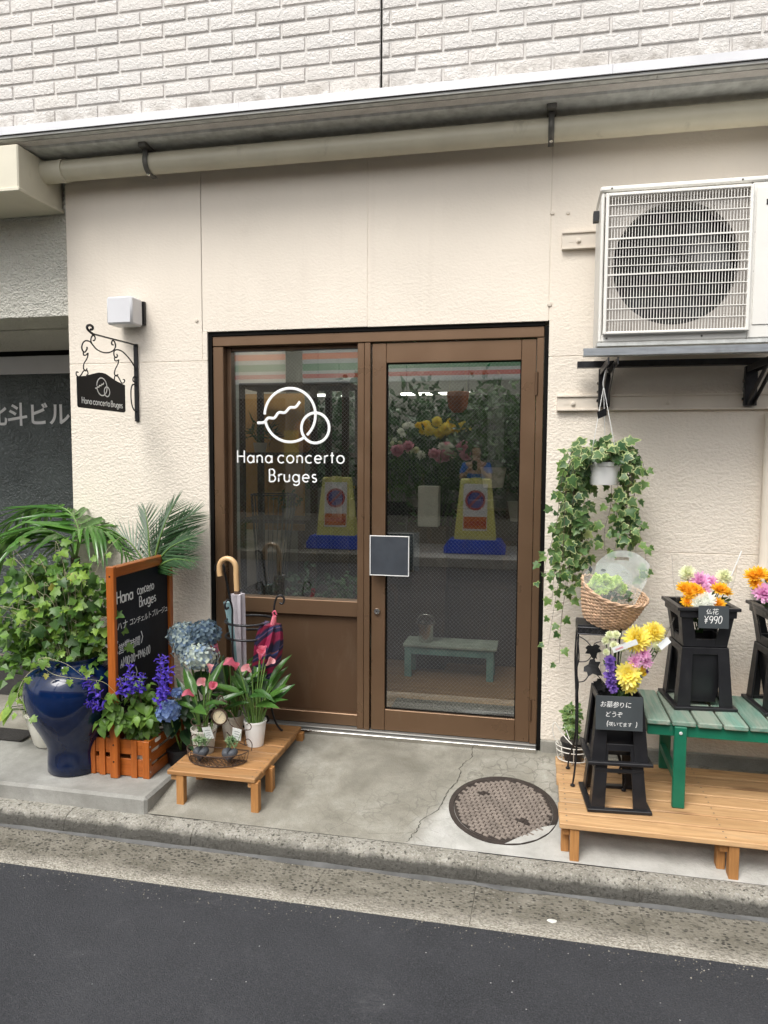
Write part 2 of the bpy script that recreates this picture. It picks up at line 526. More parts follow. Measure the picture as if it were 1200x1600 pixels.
M['leaf_palm'] = m_leaf('leaf_palm', (.05, .145, .03), (.14, .32, .06), rough=.25, spec=.8)
M['leaf_palm_dark'] = m_leaf('leaf_palm_dark', (.02, .060, .02), (.05, .125, .038), rough=.35)
M['leaf_salvia'] = m_leaf('leaf_salvia', (.09, .19, .03), (.20, .35, .06), trans=.28)
M['leaf_calla'] = m_leaf('leaf_calla', (.03, .10, .02), (.085, .20, .035), rough=.3, spec=.6)
M['leaf_ivy'] = m_leaf('leaf_ivy', (.035, .10, .035), (.15, .25, .09), edge=(.42, .48, .22), rough=.45, trans=.28, old=(.42, .48, .14))
M['leaf_ivy_green'] = m_leaf('leaf_ivy_green', (.04, .11, .03), (.16, .28, .07), edge=(.26, .36, .11), rough=.45, trans=.28)
M['leaf_succ'] = m_leaf('leaf_succulent', (.12, .22, .10), (.30, .42, .20), rough=.5)
M['stem_green'] = pm('stem_green', (.14, .25, .06), .5, var=.2, vs=20)
M['stem_pale'] = pm('stem_pale', (.34, .32, .20), .6, var=.25, vs=20)
M['stem_brown'] = pm('stem_brown', (.10, .065, .04), .7, var=.25, vs=30)

def petal(name, a, b, trans=.35, rough=.6):
    return m_leaf(name, a, b, rough=rough, trans=trans, spec=.2, rnd=False, mott=.1)
M['p_yellow'] = petal('petal_yellow', (.82, .62, .03), (.92, .78, .12))
M['p_lemon'] = petal('petal_lemon', (.86, .76, .12), (.93, .86, .30))
M['p_orange'] = petal('petal_orange', (.84, .48, .02), (.93, .64, .07))
M['p_pink'] = petal('petal_pink', (.72, .34, .58), (.87, .58, .76))
M['p_palepink'] = petal('petal_pale_pink', (.70, .34, .42), (.82, .54, .60))
M['p_white'] = petal('petal_white', (.82, .84, .76), (.92, .92, .88))
M['p_cream'] = petal('petal_cream', (.78, .82, .58), (.90, .91, .74))
M['p_violet'] = petal('petal_violet', (.075, .035, .42), (.16, .10, .62))
M['p_purple'] = petal('petal_purple', (.17, .09, .42), (.34, .20, .58))
M['p_hyd'] = petal('petal_hydrangea', (.085, .14, .23), (.40, .47, .42))
M['p_hyd_dk'] = petal('petal_hydrangea_dark', (.05, .085, .15), (.20, .27, .30))
M['p_hyd_pale'] = petal('petal_hydrangea_pale', (.18, .26, .42), (.66, .72, .54))
M['p_hyd_blue'] = petal('petal_hydrangea_blue', (.12, .19, .44), (.32, .44, .66))
M['p_calla'] = petal('petal_calla', (.72, .12, .24), (.80, .30, .34))
M['p_calla2'] = petal('petal_calla_light', (.78, .36, .40), (.84, .50, .50))
M['p_green'] = petal('petal_green', (.50, .66, .14), (.74, .86, .34))

def m_glass(name, tint, ior=1.65, rough=0.0, bump=0.0):
    m, nt, p = new_mat(name)
    w = NT(nt)
    nt.nodes.remove(p)
    tr = w.n('BsdfTransparent')
    tr.inputs[0].default_value = rgba(tint)
    gl = w.n('BsdfGlossy')
    gl.inputs['Roughness'].default_value = rough
    # Schlick reflectance from the facing angle, the same for both faces of a pane
    fr = w.n('LayerWeight')
    f0 = ((ior - 1) / (ior + 1)) ** 2
    sch = w.math('MULTIPLY_ADD', w.math('POWER', fr.outputs['Facing'], 5.0), 1 - f0)
    sch.node.inputs[2].default_value = f0
    if bump:
        nb = w.bump(w.noise(w.pos(), bump[0], 2), bump[1], .01)
        w.l(nb, gl.inputs['Normal'])
        w.l(nb, fr.inputs['Normal'])
    mx = w.n('MixShader')
    w.l(sch, mx.inputs[0])
    w.l(tr.outputs[0], mx.inputs[1])
    w.l(gl.outputs[0], mx.inputs[2])
    w.l(mx.outputs[0], nt.nodes['Material Output'].inputs['Surface'])
    return m
M['glass'] = m_glass('window_glass', (.93, .95, .93), 2.6)
M['cello'] = m_glass('cellophane', (.985, .99, .99), 1.16, .03)
M['figured'] = None

def m_figured():
    m, nt, p = new_mat('figured_glass')
    w = NT(nt)
    c = w.ramp(w.noise(w.pos(), 3, 3), [(.3, (.055, .066, .063)), (.7, (.095, .112, .107))])
    w.l(c, p.inputs['Base Color'])
    p.inputs['Roughness'].default_value = .22
    w.l(w.bump(w.noise(w.pos(), 34, 2, .5, 1.2), .8, .02), p.inputs['Normal'])
    return m
M['figured'] = m_figured()

def m_emit(name, col, strength):
    m, nt, p = new_mat(name)
    p.inputs['Base Color'].default_value = rgba(col)
    p.inputs['Emission Color'].default_value = rgba(col)
    p.inputs['Emission Strength'].default_value = strength
    return m
M['tube_light'] = m_emit('fluorescent_tube', (1, .98, .92), 26.0)
M['tube_dim'] = m_emit('tube_dim', (1, .98, .92), 5.0)

# ------------------------------------------------------------------ mesh helpers
class MB:
    def __init__(s):
        s.v = []
        s.f = []
        s.e = None
    def add(s, vs, fs):
        k = len(s.v)
        s.v += [Vector(q) for q in vs]
        s.f += [tuple(i + k for i in f) for f in fs]
        return s
    def box(s, lo, hi, mat=None):
        x0, y0, z0 = lo
        x1, y1, z1 = hi
        vs = [(x0, y0, z0), (x1, y0, z0), (x1, y1, z0), (x0, y1, z0), (x0, y0, z1), (x1, y0, z1), (x1, y1, z1), (x0, y1, z1)]
        if mat is not None:
            vs = [mat @ Vector(q) for q in vs]
        return s.add(vs, [(0, 3, 2, 1), (4, 5, 6, 7), (0, 1, 5, 4), (1, 2, 6, 5), (2, 3, 7, 6), (3, 0, 4, 7)])
    def beam(s, a, b, w, h, up=(0, 0, 1)):
        a, b = Vector(a), Vector(b)
        d = (b - a)
        L = d.length
        d.normalize()
        u = Vector(up)
        sx = d.cross(u)
        if sx.length < 1e-5:
            sx = d.cross(Vector((1, 0, 0)))
        sx.normalize()
        u = sx.cross(d)
        m = Matrix((( sx.x, d.x, u.x, a.x), (sx.y, d.y, u.y, a.y), (sx.z, d.z, u.z, a.z), (0, 0, 0, 1)))
        return s.box((-w / 2, 0, -h / 2), (w / 2, L, h / 2), m)
    def tube(s, pts, r, n=8, cap=True, closed=False, flat=None):
        """flat=(normal, factor) squashes the section along a direction"""
        pts = [Vector(q) for q in pts]
        N = len(pts)
        rs = r if isinstance(r, (list, tuple)) else [r] * N
        t0 = (pts[1] - pts[0]).normalized()
        ref = Vector((0, 0, 1)) if abs(t0.z) < .9 else Vector((1, 0, 0))
        if flat:
            ref = Vector(flat[0])
        nv = (ref - t0 * ref.dot(t0)).normalized()
        base = len(s.v)
        prev = t0
        for i, q in enumerate(pts):
            if closed:
                t = (pts[(i + 1) % N] - pts[i - 1])
            else:
                t = (pts[min(i + 1, N - 1)] - pts[max(i - 1, 0)])
            if t.length < 1e-9:
                t = prev
            t = t.normalized()
            if flat:
                nv = (Vector(flat[0]) - t * Vector(flat[0]).dot(t))
                nv = nv.normalized() if nv.length > 1e-6 else prev.orthogonal()
            else:
                nv = (nv - t * nv.dot(t))
                nv = nv.normalized() if nv.length > 1e-6 else t.orthogonal().normalized()
            b = t.cross(nv)
            prev = t
            for k in range(n):
                a = 2 * math.pi * (k + .5) / n
                s.v.append(q + (nv * math.cos(a) * (flat[1] if flat else 1.0) + b * math.sin(a)) * rs[i])
        segs = N if closed else N - 1
        for i in range(segs):
            j = (i + 1) % N
            for k in range(n):
                k2 = (k + 1) % n
                s.f.append((base + i * n + k, base + i * n + k2, base + j * n + k2, base + j * n + k))
        if cap and not closed:
            s.f.append(tuple(base + k for k in reversed(range(n))))
            s.f.append(tuple(base + (N - 1) * n + k for k in range(n)))
        return s
    def lathe(s, prof, n=32, c=(0, 0, 0), cap=(False, False), sx=1.0, sy=1.0):
        base = len(s.v)
        for r, z in prof:
            for k in range(n):
                a = 2 * math.pi * k / n
                s.v.append(Vector((c[0] + r * sx * math.cos(a), c[1] + r * sy * math.sin(a), c[2] + z)))
        for i in range(len(prof) - 1):
            for k in range(n):
                k2 = (k + 1) % n
                s.f.append((base + i * n + k, base + i * n + k2, base + (i + 1) * n + k2, base + (i + 1) * n + k))
        if cap[0]:
            s.f.append(tuple(base + k for k in reversed(range(n))))
        if cap[1]:
            s.f.append(tuple(base + (len(prof) - 1) * n + k for k in range(n)))
        return s
    def extrude(s, poly, depth, m):
        """poly: 2D outline (counter-clockwise) in the plane of m, extruded along its z by depth"""
        n = len(poly)
        base = len(s.v)
        for z in (0, depth):
            for x, y in poly:
                s.v.append(m @ Vector((x, y, z)))
        s.f.append(tuple(base + k for k in reversed(range(n))))
        s.f.append(tuple(base + n + k for k in range(n)))
        for k in range(n):
            k2 = (k + 1) % n
            s.f.append((base + k, base + k2, base + n + k2, base + n + k))
        return s
    def merge(s, other, m=None):
        return s.add([m @ q if m is not None else q for q in other.v], other.f)
    def mesh(s, name, mat, smooth=False, bevel=0.0, local=None, fix=False):
        me = bpy.data.meshes.new(name)
        vs = s.v if local is None else [local @ q for q in s.v]
        me.from_pydata([tuple(q) for q in vs], [], s.f)
        if bevel or fix:
            bm = bmesh.new()
            bm.from_mesh(me)
            if fix:
                bmesh.ops.recalc_face_normals(bm, faces=bm.faces)
            if bevel:
                es = [e for e in bm.edges if len(e.link_faces) == 2 and e.calc_face_angle(0) > .5]
                bmesh.ops.bevel(bm, geom=es, offset=bevel, segments=1, affect='EDGES', clamp_overlap=True)
            bm.to_mesh(me)
            bm.free()
        if smooth:
            if smooth is True or smooth == 1:
                me.polygons.foreach_set('use_smooth', [True] * len(me.polygons))
            else:
                me.polygons.foreach_set('use_smooth', [True] * len(me.polygons))
                me.set_sharp_from_angle(angle=R(smooth))
        me.materials.append(M[mat] if isinstance(mat, str) else mat)
        return me
    def build(s, name, mat, parent=None, smooth=False, bevel=0.0, fix=False):
        """geometry given in world space; parented without moving"""
        W = WM.get(parent, Matrix()) if parent else Matrix()
        me = s.mesh(name, mat, smooth, bevel, W.inverted() if parent else None, fix)
        o = bpy.data.objects.new(name, me)
        COL.objects.link(o)
        if parent:
            o.parent = parent
        WM[o] = W
        return o

    def place(s, name, mat, parent, world_m=None, smooth=False, bevel=0.0, fix=False):
        """geometry given in a local frame that world_m (default: the parent's own frame) puts in place"""
        me = s.mesh(name, mat, smooth, bevel, None, fix)
        return inst(name, me, parent, world_m if world_m is not None else WM[parent])

WM = {}

def thing(name, label, cat, loc=(0, 0, 0), rz=0.0, group=None):
    o = bpy.data.objects.new(name, None)
    o.empty_display_size = .05
    COL.objects.link(o)
    o.location = loc
    o.rotation_euler = (0, 0, rz)
    WM[o] = Matrix.Translation(loc) @ Matrix.Rotation(rz, 4, 'Z')
    o['label'] = label
    o['category'] = cat
    if group:
        o['group'] = group
    return o

def tag(o, label, cat, group=None, kind=None):
    o['label'] = label
    o['category'] = cat
    if group:
        o['group'] = group
    if kind:
        o['kind'] = kind
    return o

def struct(o):
    o['kind'] = 'structure'
    return o

def stuff(o):
    o['kind'] = 'stuff'
    return o

def inst(name, me, parent, world_m):
    """one more object that shares mesh data, placed by a world matrix"""
    o = bpy.data.objects.new(name, me)
    COL.objects.link(o)
    W = WM.get(parent, Matrix())
    o.parent = parent
    o.matrix_local = W.inverted() @ world_m
    WM[o] = world_m
    return o

def frame(p, z, x=None):
    """matrix at p whose local z is along z and local x near x"""
    z = Vector(z).normalized()
    x = Vector(x) if x is not None else Vector((1, 0, .01))
    x = x - z * x.dot(z)
    if x.length < 1e-5:
        x = z.orthogonal()
    x.normalize()
    y = z.cross(x)
    p = Vector(p)
    return Matrix(((x.x, y.x, z.x, p.x), (x.y, y.y, z.y, p.y), (x.z, y.z, z.z, p.z), (0, 0, 0, 1)))

def scl(*s):
    if len(s) == 1:
        s = s * 3
    return Matrix.Diagonal((s[0], s[1], s[2], 1))

def spline(ctrl, n=8):
    """Catmull-Rom through control points"""
    P = [Vector(q) for q in ctrl]
    P = [P[0] * 2 - P[1]] + P + [P[-1] * 2 - P[-2]]
    out = []
    for i in range(1, len(P) - 2):
        p0, p1, p2, p3 = P[i - 1:i + 3]
        for k in range(n):
            t = k / n
            out.append(.5 * ((2 * p1) + (p2 - p0) * t + (2 * p0 - 5 * p1 + 4 * p2 - p3) * t * t + (3 * p1 - p0 - 3 * p2 + p3) * t ** 3))
    out.append(P[-2])
    return out

def arc(cx, cy, rx, ry, a0, a1, n=14):
    return [(cx + rx * math.cos(R(a0 + (a1 - a0) * k / n)), cy + ry * math.sin(R(a0 + (a1 - a0) * k / n))) for k in range(n + 1)]

U = random.uniform
def apz(y):
    """height of the sloping apron"""
    return .16 * y

# ------------------------------------------------------------------ lettering: a single-stroke alphabet and the built-in font
def _c(cx, cy, r, ry=None):
    return arc(cx, cy, r, ry or r, 90, 450, 20)
GL = {
    'H': (.58, [[(0, 0), (0, 1)], [(.58, 0), (.58, 1)], [(0, .52), (.58, .52)]]),
    'a': (.54, [_c(.26, .29, .26, .29), [(.54, .6), (.54, 0)]]),
    'n': (.44, [[(0, .6), (0, 0)], [(0, .3)] + arc(.22, .36, .22, .23, 180, 0) + [(.44, 0)]]),
    'c': (.46, [arc(.29, .3, .29, .3, 48, 312)]),
    'o': (.58, [_c(.29, .3, .29, .3)]),
    'e': (.54, [[(.02, .31), (.54, .31)] + arc(.28, .3, .27, .3, 4, 316)]),
    'r': (.20, [[(0, .6), (0, 0)], [(0, .3)] + arc(.22, .36, .22, .23, 180, 70)]),
    't': (.25, [[(.14, .86), (.14, 0)], [(0, .6), (.29, .6)]]),
    'B': (.5, [[(0, 0), (0, 1), (.22, 1)] + arc(.22, .76, .21, .24, 90, -90) + [(0, .52), (.24, .52)] + arc(.24, .26, .26, .26, 90, -90) + [(0, 0)]]),
    'u': (.44, [[(0, .6), (0, .24)] + arc(.22, .24, .22, .24, 180, 360) + [(.44, .6)], [(.44, .3), (.44, 0)]]),
    'g': (.54, [_c(.26, .29, .26, .29), [(.54, .6), (.54, -.08)] + arc(.28, -.08, .26, .2, 0, -150)]),
    's': (.34, [arc(.17, .45, .16, .15, 40, 270) + arc(.17, .15, .17, .15, 90, -150)]),
    'A': (.6, [[(0, 0), (.3, 1), (.6, 0)], [(.12, .36), (.48, .36)]]),
    'M': (.66, [[(0, 0), (.06, 1), (.33, .3), (.6, 1), (.66, 0)]]),
    'P': (.44, [[(0, 0), (0, 1), (.2, 1)] + arc(.2, .74, .24, .26, 90, -90) + [(0, .48)]]),
    '0': (.44, [_c(.22, .5, .22, .5)]),
    '1': (.12, [[(0, .8), (.1, 1), (.1, 0)]]),
    '6': (.44, [[(.38, 1)] + arc(.32, .3, .32, .55, 115, 180) + arc(.22, .27, .22, .27, 180, 540)]),
    '9': (.44, [_c(.22, .72, .22, .27), [(.44, .74), (.4, .3), (.26, 0)]]),
    ':': (.06, [[(.03, .2), (.03, .26)], [(.03, .62), (.03, .68)]]),
    '~': (.6, [[(0, .42), (.12, .55), (.26, .54), (.36, .44), (.48, .40), (.6, .54)]]),
    '¥': (.52, [[(0, 1), (.26, .55), (.52, 1)], [(.26, .55), (.26, 0)], [(.06, .5), (.46, .5)], [(.06, .3), (.46, .3)]]),
    '(': (.2, [arc(.4, .5, .4, .65, 130, 230)]),
    ')': (.2, [arc(-.2, .5, .4, .65, -50, 50)]),
    '<': (.26, [[(.26, 1.1), (0, .5), (.26, -.1)]]),
    '>': (.26, [[(0, 1.1), (.26, .5), (0, -.1)]]),
}

def strokes(mb, text, m, h, gap=.2, r=.05, jit=0.0, slant=0.0, thick=.0009, space=.34, narrow=1.0):
    """write text with its baseline starting at the origin of m (x along the line, y up, z out)"""
    rd = random.Random(len(text) * 31 + int(h * 1000))
    x = 0.0
    for ch in text:
        if ch == ' ':
            x += space
            continue
        adv, polys = GL[ch]
        dy = rd.uniform(-jit, jit)
        k = 1 + rd.uniform(-jit, jit)
        for P in polys:
            pts = []
            for (px, py) in P:
                qx, qy = (x + px * narrow) * h, (py * k + dy) * h
                pts.append(m @ Vector((qx + qy * slant + rd.uniform(-jit, jit) * .12 * h, qy + rd.uniform(-jit, jit) * .12 * h, thick * .5)))
            mb.tube(pts, r * h, 8, flat=(m.to_3x3().col[2], thick / (r * h)))
        x += adv * narrow + gap
    return x * h

def font_mb(mb, text, m, size, off=0.0, jit=0.0, slant=0.0, thick=.0008, adv=1.0):
    """characters of the built-in font, each a little displaced when jit is set"""
    rd = random.Random(len(text) * 17 + 3)
    cu = bpy.data.curves.new('lettering', 'FONT')
    cu.extrude = 0.0
    cu.resolution_u = 3
    cu.offset = off
    ob = bpy.data.objects.new('lettering', cu)
    x = 0.0
    for ch in text:
        if ch == ' ':
            x += .5 * size
            continue
        cu.body = ch
        me = bpy.data.meshes.new_from_object(ob)
        a = rd.uniform(-jit, jit) * .25
        s = size * (1 + rd.uniform(-jit, jit) * .5)
        dy = rd.uniform(-jit, jit) * size * .4
        vs = []
        for v in me.vertices:
            px, py = v.co.x * s, v.co.y * s
            px, py = px * math.cos(a) - py * math.sin(a), px * math.sin(a) + py * math.cos(a)
            vs.append(m @ Vector((x + px + py * slant, py + dy, thick)))
        mb.add(vs, [tuple(p.vertices) for p in me.polygons])
        bpy.data.meshes.remove(me)
        x += size * adv
    bpy.data.objects.remove(ob)
    bpy.data.curves.remove(cu)
    return x
WALLM = Matrix(((1, 0, 0, 0), (0, 0, -1, 0), (0, 1, 0, 0), (0, 0, 0, 1)))      # x right, y up, z out towards the street

def wallm(x, y, z):
    return Matrix.Translation((x, y, z)) @ WALLM

def logo(mb, m, s, r, thick=.0012):
    """big open ring crossed by a wavy line with a small ring over its lower edge; s = radius of the big ring"""
    def put(P):
        mb.tube([m @ Vector((x * s, y * s, thick * .5)) for x, y in P], r, 8, flat=(m.to_3x3().col[2], thick / r))
    put(arc(0, 0, 1, 1, 178, -48, 34))
    put(arc(0, 0, 1, 1, 192, 306, 20))
    put(arc(.99, -.48, .54, .56, 0, 360, 30))
    put([(q.x, q.y) for q in spline([(-1.3, -.28, 0), (-1.03, -.26, 0), (-.86, -.10, 0), (-.62, -.10, 0), (-.44, .10, 0), (-.2, .10, 0),
                                    (.0, .28, 0), (.22, .30, 0), (.40, .50, 0)], 6)])

# ------------------------------------------------------------------ ground, road, kerb
g = MB().add([(-150, -150, -.34), (150, -150, -.34), (150, 150, -.34), (-150, 150, -.34)], [(0, 1, 2, 3)]).build('ground', 'asphalt')
struct(g)
rd_mb = MB()
nx = 26
for i in range(nx):
    for j in range(5):
        pass
rd_mb.add([(-14, -7.1, -.176), (12, -7.1, -.176), (12, -4.1, -.150), (-14, -4.1, -.150), (12, -1.176, -.172), (-14, -1.176, -.172)],
          [(0, 1, 2, 3), (3, 2, 4, 5)])
struct(rd_mb.build('road', 'asphalt'))

JOINT = [-7.0 + .6 * k for k in range(21)]
JOINT = [j + .2 for j in JOINT]
gut = bpy.data.objects.new('gutter', None)
COL.objects.link(gut)
struct(gut)
WM[gut] = Matrix()
kerb = bpy.data.objects.new('kerb', None)
COL.objects.link(kerb)
struct(kerb)
WM[kerb] = Matrix()
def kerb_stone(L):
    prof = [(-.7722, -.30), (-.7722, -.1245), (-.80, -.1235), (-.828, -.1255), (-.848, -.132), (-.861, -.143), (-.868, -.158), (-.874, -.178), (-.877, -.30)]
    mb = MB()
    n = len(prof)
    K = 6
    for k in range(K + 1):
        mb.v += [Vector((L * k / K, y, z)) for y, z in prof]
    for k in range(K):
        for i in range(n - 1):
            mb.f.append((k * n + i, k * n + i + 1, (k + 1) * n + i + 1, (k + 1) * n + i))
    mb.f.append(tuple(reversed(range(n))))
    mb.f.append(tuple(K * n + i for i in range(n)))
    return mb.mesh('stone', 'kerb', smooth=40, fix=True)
def gutter_slab(L):
    mb = MB()
    prof = [(-.8775, -.30), (-.8775, -.196), (-.90, -.1965), (-1.0, -.189), (-1.1, -.181), (-1.176, -.1745), (-1.176, -.30)]
    n = len(prof)
    for x in (0, L):
        mb.v += [Vector((x, y, z)) for y, z in prof]
    for i in range(n - 1):
        mb.f.append((i, i + 1, n + i + 1, n + i))
    mb.f.append(tuple(reversed(range(n))))
    mb.f.append(tuple(n + i for i in range(n)))
    return mb.mesh('slab', 'gutter', fix=True)
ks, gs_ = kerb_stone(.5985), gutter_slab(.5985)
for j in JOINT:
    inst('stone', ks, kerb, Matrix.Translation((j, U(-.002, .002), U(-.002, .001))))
    inst('slab', gs_, gut, Matrix.Translation((j, 0, U(-.0015, .001))))
# damp silt in the corner between kerb and gutter
silt = MB()
for k in range(120):
    x = -7 + .1 * k
    silt.v += [Vector((x, -.872, -.188 + U(-.002, .002))), Vector((x, -.882 - U(0, .016), -.1958))]
for k in range(119):
    silt.f.append((2 * k, 2 * k + 1, 2 * k + 3, 2 * k + 2))
M['silt'] = pm('damp_silt', (.10, .10, .098), .6, var=.3, vs=12, bump=.2, bs=60)
stuff(silt.build('silt', 'silt', gut))

# apron in front of the shop: one sloping slab, slightly uneven, with a long crack cut through it
apr = MB()
AX = [-7.0, -2.6, -1.66] + [-1.66 + .055 * k for k in range(1, 62)] + [2.2, 5.0]
AY = [-.772 + .0386 * k for k in range(21)] + [.05, .16]
crack = [(-.30, 0.02), (-.285, -.10), (-.335, -.2), (-.33, -.31), (-.375, -.42), (-.39, -.52), (-.455, -.62), (-.47, -.70), (-.50, -.775)]
def cdist(x, y):
    best = 9
    for (x0, y0), (x1, y1) in zip(crack, crack[1:]):
        if min(y0, y1) - .01 <= y <= max(y0, y1) + .01:
            t = (y - y0) / (y1 - y0)
            best = min(best, abs(x - (x0 + (x1 - x0) * t)))
    return best
rr = random.Random(3)
for y in AY:
    for x in AX:
        z = apz(min(y, 0)) + (rr.uniform(-.0012, .0012) if -1.6 < x < 1.9 and -.74 < y < -.03 else 0)
        apr.v.append(Vector((x, y, z)))
n = len(AX)
for j in range(len(AY) - 1):
    for i in range(n - 1):
        apr.f.append((j * n + i, j * n + i + 1, (j + 1) * n + i + 1, (j + 1) * n + i))
ap = struct(apr.build('pavement', 'apron', smooth=True))
# the crack: a thin dark wedge sunk in a groove, following a jagged path
ck = MB()
rr = random.Random(11)
def crack_path(P, w0):
    pts = []
    for (x0, y0), (x1, y1) in zip(P, P[1:]):
        for k in range(7):
            t = k / 7
            pts.append((x0 + (x1 - x0) * t + rr.uniform(-.006, .006), y0 + (y1 - y0) * t))
    b = len(ck.v)
    for k, (x, y) in enumerate(pts):
        w = w0 * rr.uniform(.4, 1.2)
        for s_ in (-1, 1):
            yy = min(y, -.003)
            ck.v.append(Vector((x + s_ * w, yy, apz(yy) + .0016)))
    for k in range(len(pts) - 1):
        ck.f.append((b + 2 * k, b + 2 * k + 1, b + 2 * k + 3, b + 2 * k + 2))
crack_path(crack, .0022)
crack_path([(-.47, -.70), (-.62, -.735), (-.80, -.752), (-1.05, -.76), (-1.35, -.757)], .0022)
crack_path([(-.50, -.765), (-.2, -.766), (.1, -.764), (.5, -.767), (1.2, -.766)], .0016)
M['crack'] = pm('crack_dirt', (.05, .045, .035), .95, var=.4, vs=40)
ck.build('crack', 'crack', ap)
# raised concrete step at the neighbouring entrance
blk = MB().box((-5.5, -.782, -.30), (-1.655, .0, -.050))
bo = blk.build('entrance_step', 'block', bevel=.012)
struct(bo)
ef = MB().box((-5.5, -.30, -.20), (-2.40, 1.30, -.046))
struct(ef.build('entrance_floor', 'floor_brown'))
mt = MB().box((-3.9, -.36, -.046), (-2.62, 1.05, -.036)).build('doormat', pm('doormat_fibre', (.035, .032, .03), .95, var=.3, vs=90, bump=.9, bs=260), bevel=.006)
tag(mt, 'dark fibre doormat before the neighbouring entrance, behind the blue urn', 'doormat')

# ------------------------------------------------------------------ shop building
bld = thing('shop_wall', 'cream stucco shop wall with scored joints around the brown door', 'wall', (0, 0, 0))
def panel(boxes):
    mb = MB()
    for b in boxes:
        mb.box(*b)
    return mb.build('panel', 'stucco', bld, bevel=.0015)
T = .14
panel([((-2.53, 0, 1.9555), (-1.7405, T, 3.03))])
panel([((-2.53, 0, -.05), (-1.712, T, 1.9525))])
panel([((-1.738, 0, 2.104), (-.8485, T, 3.03)), ((-1.738, .0, 1.9555), (-1.712, T, 2.104))])
panel([((-.8465, 0, 2.102), (.036, T, 3.03))])
panel([((.041, 0, 1.9355), (3.2, T, 3.03))])
panel([((.041, 0, 1.0125), (3.2, T, 1.9325))])
panel([((.041, 0, .064), (3.2, T, 1.0095))])
MB().box((-2.528, .0022, -.04), (-1.716, T - .01, 3.02)).box((.045, .0022, .0), (3.19, T - .01, 3.02)).box((-1.75, .0022, 2.106), (.05, T - .01, 3.02)).build('joint_filler', 'wall_paint', bld)
pl = MB().box((.041, -.006, -.12), (3.2, T, .060)).build('plinth', 'plinth', bld, bevel=.006)
# returns, roof slab and the rest of the building, plain
struct(MB().box((-2.53, T + .002, -.1), (-2.42, 3.2, 3.03)).build('wall_side', 'stucco'))
# small painted-over bolts and patches
for (x, z, r_) in ((-1.77, 2.165, .010), (.045, 2.60, .010), (.115, 2.597, .009), (.04, 2.18, .012)):
    MB().lathe([(r_, 0), (r_ * .8, .006), (0.0005, .007)], 12).place('wall_plug', 'wall_paint', bld, wallm(x, 0, z), smooth=40)

# upper storey: tile-clad wall that stands out over the shopfront, one tile one piece
up = thing('tiled_upper_wall', 'ivory split-face tile cladding of the storey above the shop', 'wall', (0, -.3, 3.08))
MB().box((-6.0, -.288, 3.02), (5.0, .2, 7.0)).build('mortar_bed', 'grout', up)
TL, TH, GX, GZ = .227, .060, .235, .068
def tile_mesh(L):
    mb = MB()
    ch = .004
    d = .0065
    N = 9 if L > .15 else 5
    rr = random.Random(int(L * 1000))
    # bevelled front with a slightly uneven split face
    xs = [ch + (L - 2 * ch) * k / N for k in range(N + 1)]
    zs = [ch + (TH - 2 * ch) * k / 3 for k in range(4)]
    b = 0
    for zi, z in enumerate(zs):
        for xi, x in enumerate(xs):
            ed = xi in (0, N) or zi in (0, 3)
            mb.v.append(Vector((x, -d + (0 if ed else rr.uniform(-.0035, .0005)), z)))
    w = N + 1
    for j in range(3):
        for i in range(N):
            mb.f.append((j * w + i, j * w + i + 1, (j + 1) * w + i + 1, (j + 1) * w + i))
    k = len(mb.v)
    mb.v += [Vector(q) for q in ((0, 0, 0), (L, 0, 0), (L, 0, TH), (0, 0, TH))]
    bot = [i for i in range(w)]
    top = [3 * w + i for i in range(w)]
    mb.f.append(tuple([k, k + 1] + list(reversed(bot))))
    mb.f.append(tuple([k + 2, k + 3] + top))
    mb.f.append(tuple([k + 3, k] + [0, w, 2 * w, 3 * w]))
    mb.f.append(tuple([k + 1, k + 2] + [4 * w - 1, 3 * w - 1, 2 * w - 1, w - 1]))
    return mb.mesh('brick', 'tile', smooth=30, fix=True)
TM = {}
def tile(x0, x1, z):
    L = round(x1 - x0, 3)
    if L < .03:
        return
    if L not in TM:
        TM[L] = tile_mesh(L)
    inst('brick', TM[L], up, Matrix.Translation((x0, -.288 + U(-.0015, .001), z)))
SEAM = -.7185
for row in range(12):
    z = 3.094 + row * GZ
    o = GX / 2 if row % 2 else 0
    x = SEAM - .004 - (TL if not row % 2 else .1095)
    tile(x, SEAM - .004, z)
    while x > -3.35:
        x -= GX
        tile(x, x + TL, z)
    x = SEAM + .005
    wdt = .150 if row % 2 else .0325
    tile(x, x + wdt, z)
    x += wdt + .008
    while x < 2.0:
        tile(x, x + TL, z)
        x += GX
MB().box((SEAM - .003, -.292, 3.06), (SEAM + .003, -.2875, 6.9)).build('panel_joint', 'rubber', up)
